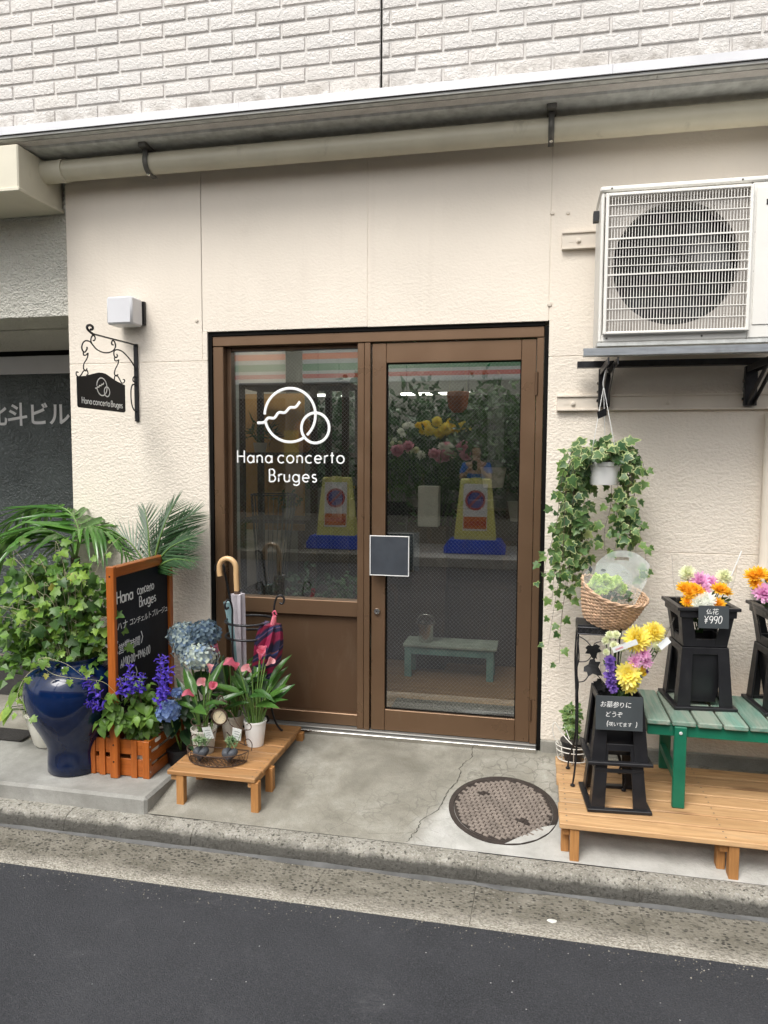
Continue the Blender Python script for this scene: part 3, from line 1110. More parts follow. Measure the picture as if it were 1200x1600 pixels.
# flashing, soffit and drip edge
fl = thing('flashing', 'bright white metal flashing strip under the tiled storey', 'flashing', (0, -.32, 3.05))
for (a, b_) in ((-6.0, -1.38), (-1.379, .271), (.272, 5.0)):
    mb = MB()
    mb.box((a, -.335, 3.040), (b_, -.328, 3.078))
    mb.add([(a, -.335, 3.078), (b_, -.335, 3.078), (b_, -.288, 3.090), (a, -.288, 3.090)], [(0, 1, 2, 3)])
    mb.build('strip', 'flash', fl)
MB().box((-6.0, -.327, 3.026), (5.0, -.300, 3.036)).build('drip_edge', 'soffit', fl)
so = thing('soffit', 'grey galvanised soffit sheet above the cream pipe', 'soffit', (0, -.15, 3.02))
for (a, b_) in ((-6.0, -1.352), (-1.350, .45), (.452, 5.0)):
    mb = MB()
    prof = [(-.318, 3.024), (-.235, 3.020), (-.228, 3.010), (-.15, 3.003), (-.06, 3.0), (.0, 3.0)]
    for x in (a, b_):
        mb.v += [Vector((x, y, z)) for y, z in prof]
    for i in range(5):
        mb.f.append((i, i + 1, 6 + i + 1, 6 + i))
    mb.build('sheet', 'galv' if a > -2 else 'galv', so, smooth=20)

# rain pipe with cap and strap brackets
pp = thing('rain_pipe', 'cream horizontal rain pipe running under the soffit', 'pipe', (0, -.11, 2.94))
PY, PZ, PR = -.115, 2.935, .052
MB().tube([(-2.44, PY, PZ), (5.0, PY, PZ - .02)], PR, 28).build('tube', 'cream_pipe', pp, smooth=40)
MB().tube([(-2.60, PY, PZ), (-2.44, PY, PZ)], PR + .004, 28).tube([(-2.462, PY, PZ), (-2.438, PY, PZ)], PR + .006, 28).build('socket', 'cream_metal', pp, smooth=40)
for bx, lab in ((-1.955, 'grey strap bracket hanging the pipe near the white beam'), (.030, 'grey strap bracket hanging the pipe above the door corner')):
    b = thing('pipe_bracket', lab, 'bracket', (bx, PY, 3.0), group='brackets holding the rain pipe')
    MB().box((bx - .021, -.20, 2.985), (bx + .021, -.02, 3.018)).build('arm', 'strap', b, bevel=.003)
    pts = [(bx, -.168, 2.99)] + [(bx, PY - (PR + .0035) * math.cos(R(a)), PZ + (PR + .0035) * math.sin(R(a))) for a in range(30, -111, -14)] + [(bx, -.07, 2.878)]
    mb = MB()
    for p_ in pts:
        mb.v += [Vector((bx - .013, p_[1], p_[2])), Vector((bx + .013, p_[1], p_[2]))]
    for k in range(len(pts) - 1):
        mb.f.append((2 * k, 2 * k + 1, 2 * k + 3, 2 * k + 2))
    st = mb.build('strap', 'strap', b, smooth=30)
    md = st.modifiers.new('t', 'SOLIDIFY')
    md.thickness = .004
    MB().lathe([(.008, 0), (.008, .008), (0.001, .010)], 8).place('bolt', 'steel', b, frame((bx, PY - .02, PZ - PR - .006), (0, -.4, -1)))

# neighbouring entrance on the left
nb = thing('neighbour_wall', 'grey rough stucco wall over the entrance beside the shop', 'wall', (-3.5, .05, 0))
MB().box((-6.0, .03, 2.225), (-2.535, .36, 3.05)).build('lintel', 'stucco_grey', nb)
MB().box((-6.0, .362, 2.215), (-2.425, 1.3, 2.9)).build('ceiling_slab', 'stucco_grey', nb)
wbm = thing('box_beam', 'cream boxed-in beam under the soffit at the corner', 'beam', (-2.9, -.16, 2.77))
MB().box((-6.0, -.326, 2.780), (-2.560, .02, 2.996)).build('casing', 'cream_metal', wbm, bevel=.006)
MB().box((-6.0, -.334, 2.768), (-2.552, .024, 2.786)).build('edge_trim', 'cream_metal', wbm, bevel=.003)
ent = thing('entrance_screen', 'dark figured glass entrance screen with cream head rail', 'window', (-3.6, 1.1, 0))
MB().box((-6.0, 1.09, 2.05), (-2.425, 1.14, 2.178)).build('head_rail', 'flash', ent, bevel=.004)
MB().box((-6.0, 1.10, 2.180), (-2.425, 1.13, 2.214)).build('head_gap', 'rubber', ent)
MB().box((-6.0, 1.105, -.045), (-2.425, 1.12, 2.049)).build('pane', 'figured', ent)
lt = MB()
m0 = wallm(-4.013, 1.1035, 1.692)
for k, chr_ in enumerate('北斗ビル'):
    lt = MB()
    font_mb(lt, chr_, wallm(-4.013 + k * .1742, 1.1035, 1.692), .176, off=.020, thick=.0015)
    lt.build('letter', 'letter_grey', ent)

# grit swept against the asphalt joint and into the gutter
gt = MB()
rg = random.Random(55)
for k in range(900):
    x = rg.uniform(-3.2, 1.6)
    if rg.random() < .6:
        y = -1.176 - abs(rg.gauss(0, .05))
        z = -.1725 + .0073 * (-1.176 - y)
    else:
        y = -.885 - abs(rg.gauss(0, .035))
        z = -.196 + .0745 * max(0, (-.90 - y))
    s_ = rg.uniform(.0015, .0042)
    c = Vector((x, y, z + s_ * .3))
    q = [c + Vector((rg.uniform(.6, 1.2) * math.cos(a), rg.uniform(.6, 1.2) * math.sin(a), -.3)) * s_ for a in (0, 1.6, 3.1, 4.7)]
    gt.add(q + [c + Vector((rg.uniform(-.3, .3), rg.uniform(-.3, .3), .7)) * s_], [(0, 1, 4), (1, 2, 4), (2, 3, 4), (3, 0, 4)])
M['grit'] = pm('grit', (.22, .205, .17), .9, var=.3, vs=30, isl=.55)
go = gt.build('grit', 'grit')
tag(go, 'loose grit along the gutter and asphalt joint', 'grit', kind='stuff')

# ------------------------------------------------------------------ window and door in bronze aluminium
def wire_mesh(mb, x0, x1, z0, z1, y, pitch=.0205, r=.00034):
    W, H = x1 - x0, z1 - z0
    n = int((W + H) / pitch) + 1
    for k in range(n):
        c = k * pitch
        a = (max(0, c - H), min(c, H))
        b = (min(c, W), max(0, c - W))
        if abs(a[0] - b[0]) < .004:
            continue
        mb.tube([(x0 + a[0], y, z0 + a[1]), (x0 + b[0], y, z0 + b[1])], r, 3, cap=False)
        mb.tube([(x1 - a[0], y + .0015, z0 + a[1]), (x1 - b[0], y + .0015, z0 + b[1])], r, 3, cap=False)

win = thing('shop_window', 'brown aluminium shop window with wired glass over a solid panel', 'window', (-1.3, .05, 0))
bz = 'bronze'
MB().box((-1.690, .018, .028), (-1.632, .13, 2.028)).build('jamb', bz, win, bevel=.003)
MB().box((-1.690, .016, 2.030), (.020, .13, 2.082)).build('head', bz, win, bevel=.003)
MB().box((-1.631, .060, .098), (-1.606, .12, 2.028)).build('glazing_bead', 'bronze_panel', win)
MB().box((-1.605, .066, 2.012), (-.905, .12, 2.029)).build('top_bead', 'bronze_panel', win)
mul = MB().box((-.903, .022, .028), (-.868, .13, 2.028)).box((-.866, .019, .028), (-.836, .13, 2.028)).build('mullion', bz, win, bevel=.002)
MB().box((-1.605, .046, .616), (-.905, .12, .698)).build('rail', bz, win, bevel=.003)
MB().box((-1.605, .046, .030), (-.905, .12, .094)).build('bottom_rail', bz, win, bevel=.003)
MB().box((-1.605, .072, .095), (-.905, .10, .615)).build('panel', 'bronze_panel', win)
wg = MB().box((-1.606, .0835, .698), (-.904, .0895, 2.012)).build('glass', 'glass', win)
wm = MB()
wire_mesh(wm, -1.605, -.905, .700, 2.010, .0855)
M['glass_wire'] = pm('glass_wire', (.40, .40, .39), .45, .5, var=.1)
stuff(wm.build('wire_mesh', 'glass_wire', wg))
# black sealant between the frame and the stucco
MB().box((-1.711, .010, .0), (-1.691, .10, 2.103)).box((-1.690, .010, 2.083), (.022, .10, 2.1015)).box((.0215, .010, -.02), (.0405, .10, 2.083)).build('sealant', 'rubber', win)
lb = MB()
m0 = wallm(-1.286, .0828, 1.672)
logo(lb, m0, .141, .0078)
strokes(lb, 'Hana concerto', wallm(-1.583, .0828, 1.420), .066, gap=.285, r=.062, space=.24, narrow=1.0)
strokes(lb, 'Bruges', wallm(-1.402, .0828, 1.320), .066, gap=.28, r=.062)
lb.build('lettering', 'vinyl_white', win)

door = thing('shop_door', 'brown aluminium glass door with a square dark pull plate', 'door', (-.42, .05, .03))
MB().box((-.828, .028, .030), (-.756, .075, 2.024)).build('stile', bz, door, bevel=.002)
MB().box((-.086, .028, .030), (-.016, .075, 2.024)).build('stile', bz, door, bevel=.002)
MB().box((-.755, .029, 1.926), (-.087, .074, 2.024)).build('rail', bz, door, bevel=.002)
MB().box((-.755, .029, .030), (-.087, .074, .141)).build('rail', bz, door, bevel=.002)
MB().box((-.7555, .046, .141), (-.7505, .060, 1.926)).box((-.0915, .046, .141), (-.0865, .060, 1.926)).box((-.75, .046, 1.921), (-.092, .060, 1.926)).box((-.75, .046, .141), (-.092, .060, .146)).build('gasket', 'rubber', door)
MB().box((-.014, .018, .028), (.020, .13, 2.028)).build('jamb', bz, door, bevel=.002)
dg = MB().box((-.754, .050, .142), (-.088, .056, 1.925)).build('glass', 'glass', door)
wm = MB()
wire_mesh(wm, -.751, -.091, .146, 1.921, .0525)
stuff(wm.build('wire_mesh', 'glass_wire', dg))
ph = MB().box((-.822, -.022, .857), (-.627, -.012, 1.053)).build('pull_plate', 'plate', door, bevel=.002)
e = MB()
for b in (((-.8255, -.0235, .8535), (-.822, -.011, 1.0565)), ((-.627, -.0235, .8535), (-.6235, -.011, 1.0565)), ((-.822, -.0235, .8535), (-.627, -.011, .857)), ((-.822, -.0235, 1.053), (-.627, -.011, 1.0565))):
    e.box(*b)
e.build('edging', 'white_plastic', ph)
MB().box((-.815, -.012, .90), (-.77, .028, 1.0)).build('standoff', 'plate', ph)
pb = MB().box((-.812, .122, .862), (-.596, .132, 1.062)).build('pull_plate', 'plate', door, bevel=.002)
MB().box((-.8145, .121, .8595), (-.5935, .1335, .8618)).box((-.8145, .121, 1.0622), (-.5935, .1335, 1.0645)).box((-.5958, .121, .8618), (-.5935, .1335, 1.0622)).build('edging', 'steel', pb)
MB().box((-.80, .076, .90), (-.77, .122, 1.0)).build('standoff', 'plate', pb)
lk = MB().lathe([(.0165, 0), (.0165, .008), (.014, .012), (.009, .012), (.009, .009), (.0005, .009)], 20).place('lock', 'steel', door, wallm(-.797, .028, .658), smooth=30)
MB().box((-.0012, -.004, .0091), (.0012, .004, .0102)).place('keyhole', 'rubber', lk)
for z in (1.81, .20):
    MB().tube([(-.0125, .018, z - .055), (-.0125, .018, z + .055)], .008, 10).build('hinge', 'bronze_panel', door, smooth=40)
sill = MB().box((-1.69, -.018, -.028), (.020, .14, .0175)).box((-1.69, .004, .018), (.02, .14, .0275)).build('door_sill', 'alu', bevel=.003)
tag(sill, 'worn aluminium sill running under the brown door and window', 'sill')
lip = MB().box((-1.69, -.024, -.004), (.020, -.0185, .0165)).build('nosing', 'steel', None, bevel=.001)
lip.parent = sill

# ------------------------------------------------------------------ inside the shop
M['in_floor'] = m_wood('shop_floor', (.20, .11, .05), (.36, .21, .10), 0, rnd=0.0, gs=8)
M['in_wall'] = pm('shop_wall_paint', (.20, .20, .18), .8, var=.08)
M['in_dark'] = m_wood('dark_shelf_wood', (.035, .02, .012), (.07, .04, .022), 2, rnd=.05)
M['warm_lit'] = pm('warm_lit_wall', (.62, .36, .13), .6, var=.12, vs=5)  # warm light on the wall behind the rack, put into the colour
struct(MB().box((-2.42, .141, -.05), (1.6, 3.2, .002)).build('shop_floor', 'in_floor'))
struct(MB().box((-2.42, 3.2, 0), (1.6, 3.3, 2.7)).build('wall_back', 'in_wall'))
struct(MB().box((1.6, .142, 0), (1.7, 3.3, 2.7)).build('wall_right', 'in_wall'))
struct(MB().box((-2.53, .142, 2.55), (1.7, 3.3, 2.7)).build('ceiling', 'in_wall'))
struct(MB().box((-1.86, .34, 0), (-1.735, .46, 2.55)).build('pillar', pm('pillar_white', (.62, .64, .60), .7, var=.05)))
im = MB().box((-.80, .34, .002), (-.05, .60, .014)).build('entrance_mat', pm('mat_grey', (.06, .065, .07), .95, var=.2, vs=120, bump=.6, bs=200))
tag(im, 'dark grey mat on the shop floor just inside the glass door', 'mat')
ib = thing('low_bench', 'small faded teal bench inside the shop behind the door glass', 'bench', (-.54, 1.15, 0))
M['teal'] = pm('faded_teal', (.16, .30, .27), .7, var=.25, vs=14)
M['teal_top'] = pm('worn_teal_top', (.34, .38, .32), .8, var=.25, vs=10)
for k in range(3):
    MB().box((-.85, 1.06 + k * .077, .205), (-.235, 1.132 + k * .077, .225)).build('slat', 'teal_top', ib, bevel=.003)
for x in (-.84, -.30):
    for y in (1.07, 1.235):
        MB().box((x, y, .002), (x + .045, y + .04, .205)).build('leg', 'teal', ib)
MB().box((-.80, 1.075, .155), (-.30, 1.095, .20)).build('apron', 'teal', ib)
bk = thing('metal_bucket', 'small silver bucket standing on the teal bench inside the shop', 'bucket', (-.71, 1.15, .226))
MB().lathe([(.045, 0), (.062, .12), (.066, .122), (.066, .128), (.060, .128), (.044, .004), (.0005, .004)], 24, (-.71, 1.15, .226)).build('body', 'steel', bk, smooth=40)
MB().tube([(-.71 + .062 * math.cos(t), 1.15, .35 + .06 * math.sin(t)) for t in [math.pi * k / 10 for k in range(11)]], .003, 6).build('handle', 'steel', bk, smooth=True)
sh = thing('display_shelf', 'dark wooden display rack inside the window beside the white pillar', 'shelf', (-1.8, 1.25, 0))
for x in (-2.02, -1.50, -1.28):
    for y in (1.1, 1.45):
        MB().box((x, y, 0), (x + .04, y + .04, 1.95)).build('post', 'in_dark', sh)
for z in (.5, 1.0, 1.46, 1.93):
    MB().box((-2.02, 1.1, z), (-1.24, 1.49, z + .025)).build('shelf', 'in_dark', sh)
MB().box((-2.3, 1.62, .9), (-1.72, 1.65, 1.93)).build('lit_wall_panel', 'warm_lit', sh)
# things on the rack
def pot_plant(name, label, x, y, z, r, h, col, leafmat, nleaf, spread, lh, seed, cat='plant', leaf=(.012, .05)):
    rd = random.Random(seed)
    t = thing(name, label, cat, (x, y, z))
    MB().lathe([(r * .75, 0), (r, h), (r * 1.06, h), (r * 1.06, h * .86), (r, h * .86)][:3] + [(r * .92, h), (r * .9, h * .9), (.0005, h * .9)], 20, (x, y, z)).build('pot', col, t, smooth=40)
    mb = MB()
    for k in range(nleaf):
        a = rd.uniform(0, 6.28)
        q = spread * math.sqrt(rd.random())
        c = Vector((x + q * math.cos(a), y + q * math.sin(a), z + h + rd.uniform(.1, 1) * lh * (1 - .4 * q / spread)))
        d = Vector((rd.uniform(-1, 1), rd.uniform(-1, 1), rd.uniform(-.3, 1))).normalized()
        s_ = d.orthogonal().normalized() * leaf[0]
        L = leaf[1] * rd.uniform(.6, 1.3)
        mb.add([c, c + d * L * .5 + s_, c + d * L, c + d * L * .5 - s_], [(0, 1, 2, 3)])
    for k in range(5):
        a = rd.uniform(0, 6.28)
        mb.tube([(x, y, z + h * .8), (x + spread * .6 * math.cos(a), y + spread * .6 * math.sin(a), z + h + lh * .7)], .003, 4, cap=False)
    stuff(mb.build('foliage', leafmat, t))
    return t
pot_plant('shelf_plant', 'spiky green plant on the dark rack in front of the warm-lit wall panel', -1.93, 1.28, 1.485, .05, .07, 'grey_pot', 'leaf_mid', 60, .1, .14, 5, leaf=(.006, .12))
pot_plant('shelf_plant', 'small green plant on the lower shelf of the dark rack', -1.72, 1.28, 1.025, .05, .07, 'white_pot', 'leaf_mid', 60, .09, .12, 6)
lan = MB().lathe([(.02, 0), (.075, .05), (.085, .12), (.07, .2), (.02, .24)], 10, (-1.60, 1.28, 1.486)).build('lantern', pm('amber_lantern', (.60, .25, .05), .5, var=.2, vs=20), smooth=40)
tag(lan, 'amber rounded lantern on the dark rack behind the window logo', 'lantern')
# tall wire planter by the window
wp = thing('wire_planter', 'tall black wire planter just inside the shop window', 'planter', (-1.56, .42, 0))
mb = MB()
for k in range(26):
    a = 2 * math.pi * k / 26
    mb.tube([(-1.50 + .13 * math.cos(a), .40 + .13 * math.sin(a), 1.235), (-1.52 + .07 * math.cos(a), .41 + .07 * math.sin(a), .55)], .0022, 5)
mb.tube([(-1.50 + .13 * math.cos(a), .40 + .13 * math.sin(a), 1.235) for a in [2 * math.pi * k / 26 for k in range(26)]], .004, 6, closed=True)
mb.tube([(-1.52 + .07 * math.cos(a), .41 + .07 * math.sin(a), .55) for a in [2 * math.pi * k / 26 for k in range(26)]], .004, 6, closed=True)
for a in (0.5, 2.6, 4.7):
    mb.tube([(-1.52 + .07 * math.cos(a), .41 + .07 * math.sin(a), .55), (-1.52 + .11 * math.cos(a), .41 + .11 * math.sin(a), .002)], .005, 6)
mb.build('wire_frame', 'iron', wp, smooth=True)
pot_plant('floor_plant', 'dark leafy plant in a white pot inside the window bottom corner', -1.32, .42, .42, .07, .12, 'white_pot', 'leaf_dark', 140, .16, .34, 8)
MB_t = thing('plant_table', 'low white table inside the window holding potted plants', 'table', (-1.2, .62, 0))
MB().box((-1.72, .32, .395), (-.98, .72, .418)).build('top', 'in_wall', MB_t)
for x in (-1.70, -1.02):
    for y in (.34, .68):
        MB().box((x, y, .002), (x + .025, y + .025, .395)).build('leg', 'in_wall', MB_t)
pot_plant('floor_plant', 'green plant in a grey pot on the white table inside the window', -1.10, .58, .42, .06, .1, 'grey_pot', 'leaf_mid', 120, .13, .28, 9)

# blooms: rings of curved strap petals, outer rings open, inner rings upright
def mum_mesh(name, mat, r, rings, per, e0, e1, w=.2, l1=.55, curl=.35, seed=1, sub=3, core=True):
    rd = random.Random(seed)
    mb = MB()
    for i in range(rings):
        t = i / max(1, rings - 1)
        el = e0 + (e1 - e0) * t
        L = r * (1 + (l1 - 1) * t)
        n = max(5, int(per * (1 - .45 * t)))
        for k in range(n):
            a = 2 * math.pi * (k + .5 * (i % 2)) / n + rd.uniform(-.12, .12)
            ra = Vector((math.cos(a), math.sin(a), 0))
            sd = Vector((-math.sin(a), math.cos(a), 0))
            LL = L * rd.uniform(.86, 1.08)
            e = R(el + rd.uniform(-7, 7))
            p = Vector((0, 0, 0)) + ra * r * .06
            b0 = len(mb.v)
            wd = (.35, 1.0, .95, .35) if sub == 3 else (.5, 1.0, .3)
            for q in range(sub + 1):
                s_ = sd * r * w * wd[q]
                cup = Vector((0, 0, r * .05)) if q else Vector()
                mb.v += [p - s_ + cup, p + s_ + cup]
                if q < sub:
                    ee = e + R(curl * 90) * (q / sub)
                    p = p + (ra * math.cos(ee) + Vector((0, 0, 1)) * math.sin(ee)) * (LL / sub)
            for q in range(sub):
                mb.f.append((b0 + 2 * q, b0 + 2 * q + 1, b0 + 2 * q + 3, b0 + 2 * q + 2))
    if core:
        mb.lathe([(r * .16, 0), (r * .2, r * .12), (r * .12, r * .24), (.0003, r * .28)], 8)
    return mb.mesh(name, mat, smooth=True)
FM = {
    'yellow': mum_mesh('bloom', 'p_lemon', .040, 8, 26, -30, 80, .10, .55, .55, 1),
    'gold': mum_mesh('bloom', 'p_yellow', .034, 7, 22, -20, 80, .12, .55, .45, 2),
    'orange': mum_mesh('bloom', 'p_orange', .026, 5, 20, 5, 75, .13, .5, .3, 3),
    'pink': mum_mesh('bloom', 'p_pink', .038, 5, 17, 2, 72, .14, .5, .3, 4),
    'palepink': mum_mesh('bloom', 'p_palepink', .052, 6, 12, 0, 82, .27, .62, .7, 5),
    'white': mum_mesh('bloom', 'p_white', .036, 5, 18, 0, 72, .14, .5, .25, 6),
    'pompon': mum_mesh('bloom', 'p_cream', .025, 8, 20, -55, 84, .17, .9, .5, 7),
    'cream': mum_mesh('bloom', 'p_cream', .019, 6, 12, -30, 84, .26, .85, .6, 8),
    'daisy': mum_mesh('bloom', 'p_lemon', .040, 4, 18, 0, 62, .15, .5, .2, 9),
    'statice': mum_mesh('bloom', 'p_purple', .021, 4, 9, -30, 70, .3, .7, .2, 10, 2),
    'green': mum_mesh('bloom', 'p_green', .022, 4, 8, -20, 70, .34, .75, .3, 11, 2),
    'pinksmall': mum_mesh('bloom', 'p_pink', .025, 4, 14, 0, 70, .17, .5, .3, 12),
}
def bloom(kind, parent, p, d=(0, -.5, 1), s=1.0, rdm=random):
    m = frame(p, d) @ Matrix.Rotation(rdm.uniform(0, 6.28), 4, 'Z') @ scl(s)
    return inst('bloom', FM[kind], parent, m)

def shop_flowers(label, kinds, cx, cy, cz, rx, rz, n, seed, potz, s=1.0, bucket='black_plastic'):
    rd = random.Random(seed)
    t = thing('cut_flowers', label, 'flowers', (cx, cy, potz))
    MB().lathe([(.075, 0), (.095, .26), (.10, .26), (.10, .27), (.088, .268), (.07, .02), (.0005, .02)], 20, (cx, cy, potz)).build('bucket', bucket, t, smooth=40)
    st = MB()
    for k in range(n):
        a = rd.uniform(-1, 1)
        p = Vector((cx + rx * a, cy + rd.uniform(-.08, .08), cz + rz * rd.uniform(-1, 1) * (1 - .5 * abs(a))))
        bloom(kinds[k % len(kinds)], t, p, (rd.uniform(-.3, .3), -1, rd.uniform(.2, .9)), s * rd.uniform(.85, 1.15), rd)
        st.tube([(cx + .03 * a, cy, potz + .2), tuple(p)], .003, 4, cap=False)
    for k in range(90):
        a = rd.uniform(-1, 1)
        c = Vector((cx + rx * .8 * a, cy + rd.uniform(-.05, .08), rd.uniform(potz + .28, cz)))
        d = Vector((rd.uniform(-1, 1), rd.uniform(-1, .4), rd.uniform(0, 1))).normalized()
        s_ = d.orthogonal().normalized() * .014
        st.add([c, c + d * .035 + s_, c + d * .075, c + d * .035 - s_], [(0, 1, 2, 3)])
    stuff(st.build('stems', 'leaf_mid', t))
    return t
tb = thing('flower_table', 'dark stepped flower counter deep inside the shop behind the door', 'counter', (-.6, 1.6, 0))
for k, (y, z) in enumerate(((1.45, .55), (1.75, .85), (2.05, 1.05))):
    MB().box((-1.35, y, 0), (.9, y + .28, z)).build('step', 'in_dark', tb)
shop_flowers('bunch of yellow chrysanthemums seen through the door glass', ['gold', 'yellow'], -.70, 1.72, 1.68, .20, .05, 22, 21, 1.05 - .2, 1.0)
shop_flowers('bunch of pale pink and white dahlias seen through the door glass', ['palepink', 'white', 'palepink', 'pompon'], -.74, 1.52, 1.50, .27, .06, 18, 22, .85 - .3 , 1.0)
shop_flowers('loose white flowers at the hinge-less side of the door glass', ['white', 'pompon', 'white'], -1.05, 1.85, 1.62, .12, .16, 12, 23, .85, .8)
shop_flowers('yellow and orange flowers low behind the window beside the mullion', ['gold', 'orange'], -1.18, 1.5, 1.22, .12, .04, 14, 24, .55, 1.0)
for k, (x, y, z, lab) in enumerate(((-.30, 1.5, 1.25, 'dense dark houseplant behind the upper hinge side of the door'), (-.12, 1.75, 1.0, 'bushy dark houseplant at the far end of the flower counter'), (-.86, 2.1, 1.06, 'tall dark houseplant behind the yellow chrysanthemums'), (.25, 1.5, .55, 'dark houseplant beyond the hinge stile of the door'))):
    pot_plant('house_plant', lab, x, y, z, .09, .14, 'grey_pot', 'leaf_dark' if k else 'leaf_mid', 420, .30, .70, 40 + k, leaf=(.018, .075))
hg = thing('hanging_basket', 'terracotta basket hanging from the shop ceiling behind the door', 'basket', (-.52, 1.2, 1.75))
MB().lathe([(.03, 0), (.06, .03), (.075, .13), (.07, .135), (.055, .03), (.0005, .012)], 14, (-.52, 1.2, 1.75)).build('pot', pm('terracotta', (.36, .12, .05), .8, var=.2, vs=20), hg, smooth=40)
MB().tube([(-.58, 1.2, 1.87), (-.52, 1.2, 2.55), (-.46, 1.2, 1.87)], .002, 4).build('cord', 'stem_pale', hg)
wbk = MB().box((-.80, 1.32, .98), (-.66, 1.44, 1.26)).build('paper_box', 'white_pot', None, bevel=.004)
tag(wbk, 'plain white upright box in front of the dahlias inside the shop', 'box')
st_ = MB().box((-.83, 1.28, .0), (-.60, 1.445, .978)).build('box_stand', 'in_dark')
tag(st_, 'dark narrow stand carrying the white box inside the shop', 'stand')
LG = 'fluorescent lamps on the shop ceiling'
for k, (x0, x1, y, lab) in enumerate(((-2.2, -1.1, 1.0, 'lit fluorescent tube at the near end of the ceiling behind the window'), (-1.0, .3, 1.9, 'lit fluorescent tube above the flower counter'), (-2.2, -1.0, 2.6, 'lit fluorescent tube deep behind the display rack'), (-.2, 1.1, 1.0, 'lit fluorescent tube above the hinge side of the door'))):
    ft = thing('ceiling_lamp', lab, 'lamp', (x0, y, 2.5), group=LG)
    MB().box((x0, y - .04, 2.515), (x1, y + .04, 2.549)).build('housing', 'white_plastic', ft)
    MB().tube([(x0 + .04, y, 2.498), (x1 - .04, y, 2.498)], .014, 10).build('tube', 'tube_light', ft, smooth=40)
for x0, x1, lab in ((-1.22, -.56, 'thin lit tube lamp hung on the back wall behind the door'), (-2.05, -1.75, 'short lit tube lamp hung on the back wall behind the logo')):
    ft = thing('hanging_lamp', lab, 'lamp', (x0, 2.9, 2.0), group='tube lamps hung at the back of the shop')
    MB().tube([(x0, 2.9, 2.03), (x1, 2.9, 2.03)], .012, 10).build('tube', 'tube_dim', ft, smooth=40)
    for x in (x0 + .05, x1 - .05):
        MB().tube([(x, 2.9, 2.04), (x, 2.9, 2.55)], .003, 5).build('cord', 'iron', ft)
for k, (x, y, lab) in enumerate(((-1.0, 2.6, 'tall dark shrub against the back wall near the white flowers'), (-.45, 2.6, 'tall dark shrub against the back wall behind the hanging basket'), (.1, 2.5, 'tall dark shrub against the back wall beyond the hinge side'), (-1.6, 2.5, 'tall dark shrub against the back wall behind the rack'))):
    pot_plant('house_plant', lab, x, y, .9, .12, .2, 'grey_pot', 'leaf_dark', 620, .36, 1.15, 140 + k, leaf=(.022, .10))
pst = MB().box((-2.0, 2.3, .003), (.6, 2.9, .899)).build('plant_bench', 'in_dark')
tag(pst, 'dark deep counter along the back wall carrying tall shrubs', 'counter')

# ------------------------------------------------------------------ the far side of the street (seen mirrored in the glass)
struct(MB().box((-14, -14.0, -.30), (12, -7.12, -.035)).build('pavement_far', 'apron', bevel=.01))
shop = thing('convenience_store', 'low shop across the street with a striped fascia, mirrored in the glass', 'building', (-2, -9.6, 0))
M['store_wall'] = pm('store_wall', (.30, .29, .27), .8, var=.1)
M['store_dark'] = pm('store_glass', (.025, .03, .032), .2, var=.3, vs=2)
MB().box((-13, -13, -.03), (11, -9.55, 3.9)).build('wall', 'store_wall', shop)
FZ = [(3.50, 3.41, 'fz_white'), (3.41, 3.30, 'fz_orange'), (3.30, 3.22, 'fz_white'), (3.22, 3.09, 'fz_green'), (3.09, 3.03, 'fz_white'), (3.03, 2.95, 'fz_red'), (2.95, 2.87, 'fz_white')]
M['fz_white'] = m_emit('fascia_white', (.62, .66, .68), .12)
M['fz_orange'] = m_emit('fascia_orange', (.80, .13, .02), .30)
M['fz_green'] = m_emit('fascia_green', (.004, .18, .07), .35)
M['fz_red'] = m_emit('fascia_red', (.50, .015, .025), .35)
M['s_orange'] = pm('stripe_orange', (.72, .19, .05), .4, var=.05)
M['s_green'] = pm('stripe_green', (.01, .17, .08), .4, var=.05)
M['s_red'] = pm('stripe_red', (.42, .03, .04), .4, var=.05)
for a, b, c in FZ:
    MB().box((-12, -9.549, b + .001), (10, -9.35, a - .001)).build('stripe', c, shop)
for k in range(8):
    x = -11 + k * 2.6
    w_ = MB().box((x, -9.549, .35), (x + 2.3, -9.52, 2.6)).build('window', 'store_dark', shop)
MB().box((-12, -9.3, -.034), (10, -8.9, .42)).build('planter_wall', 'plinth', shop)
rd = random.Random(77)
ORD = 'first second third fourth fifth sixth seventh eighth ninth tenth eleventh'.split()
for k in range(11):
    x = -9.5 + 1.5 * k
    hb = thing('hedge_bush', ['dark clipped bush %s from the left in the planter across the street' % ORD[k]][0], 'bush', (x, -9.1, .42), group='bushes in the planter across the street')
    mb = MB()
    for j in range(420):
        p = Vector((x + rd.gauss(0, .42), -9.1 + rd.gauss(0, .16), .45 + abs(rd.gauss(0, .55))))
        p.z = min(p.z, 2.1)
        d = Vector((rd.uniform(-1, 1), rd.uniform(-1, 1), rd.uniform(-.4, 1))).normalized()
        s_ = d.orthogonal().normalized() * .035
        L = .12
        mb.add([p, p + d * L * .5 + s_, p + d * L, p + d * L * .5 - s_], [(0, 1, 2, 3)])
    stuff(mb.build('crown', 'leaf_dark', hb))
    MB().tube([(x, -9.1, .40), (x, -9.1, 1.2)], .03, 6).build('trunk', 'stem_brown', hb)
up_ = thing('utility_pole', 'grey concrete utility pole across the street', 'pole', (-3.9, -7.7, -.04))
MB().tube([(-3.92, -7.62, -.05), (-3.92, -7.62, 9.0)], [.15, .12], 20).build('shaft', 'plinth', up_, smooth=40)
MB().box((-4.04, -7.50, 1.4), (-3.80, -7.46, 1.9)).build('plate', pm('pole_plate', (.55, .45, .12), .5, var=.1), up_)
M['s_yellow'] = pm('stand_yellow', (.80, .76, .22), .5, var=.1)
M['s_blue'] = pm('stand_blue', (.03, .11, .75), .4, var=.15)
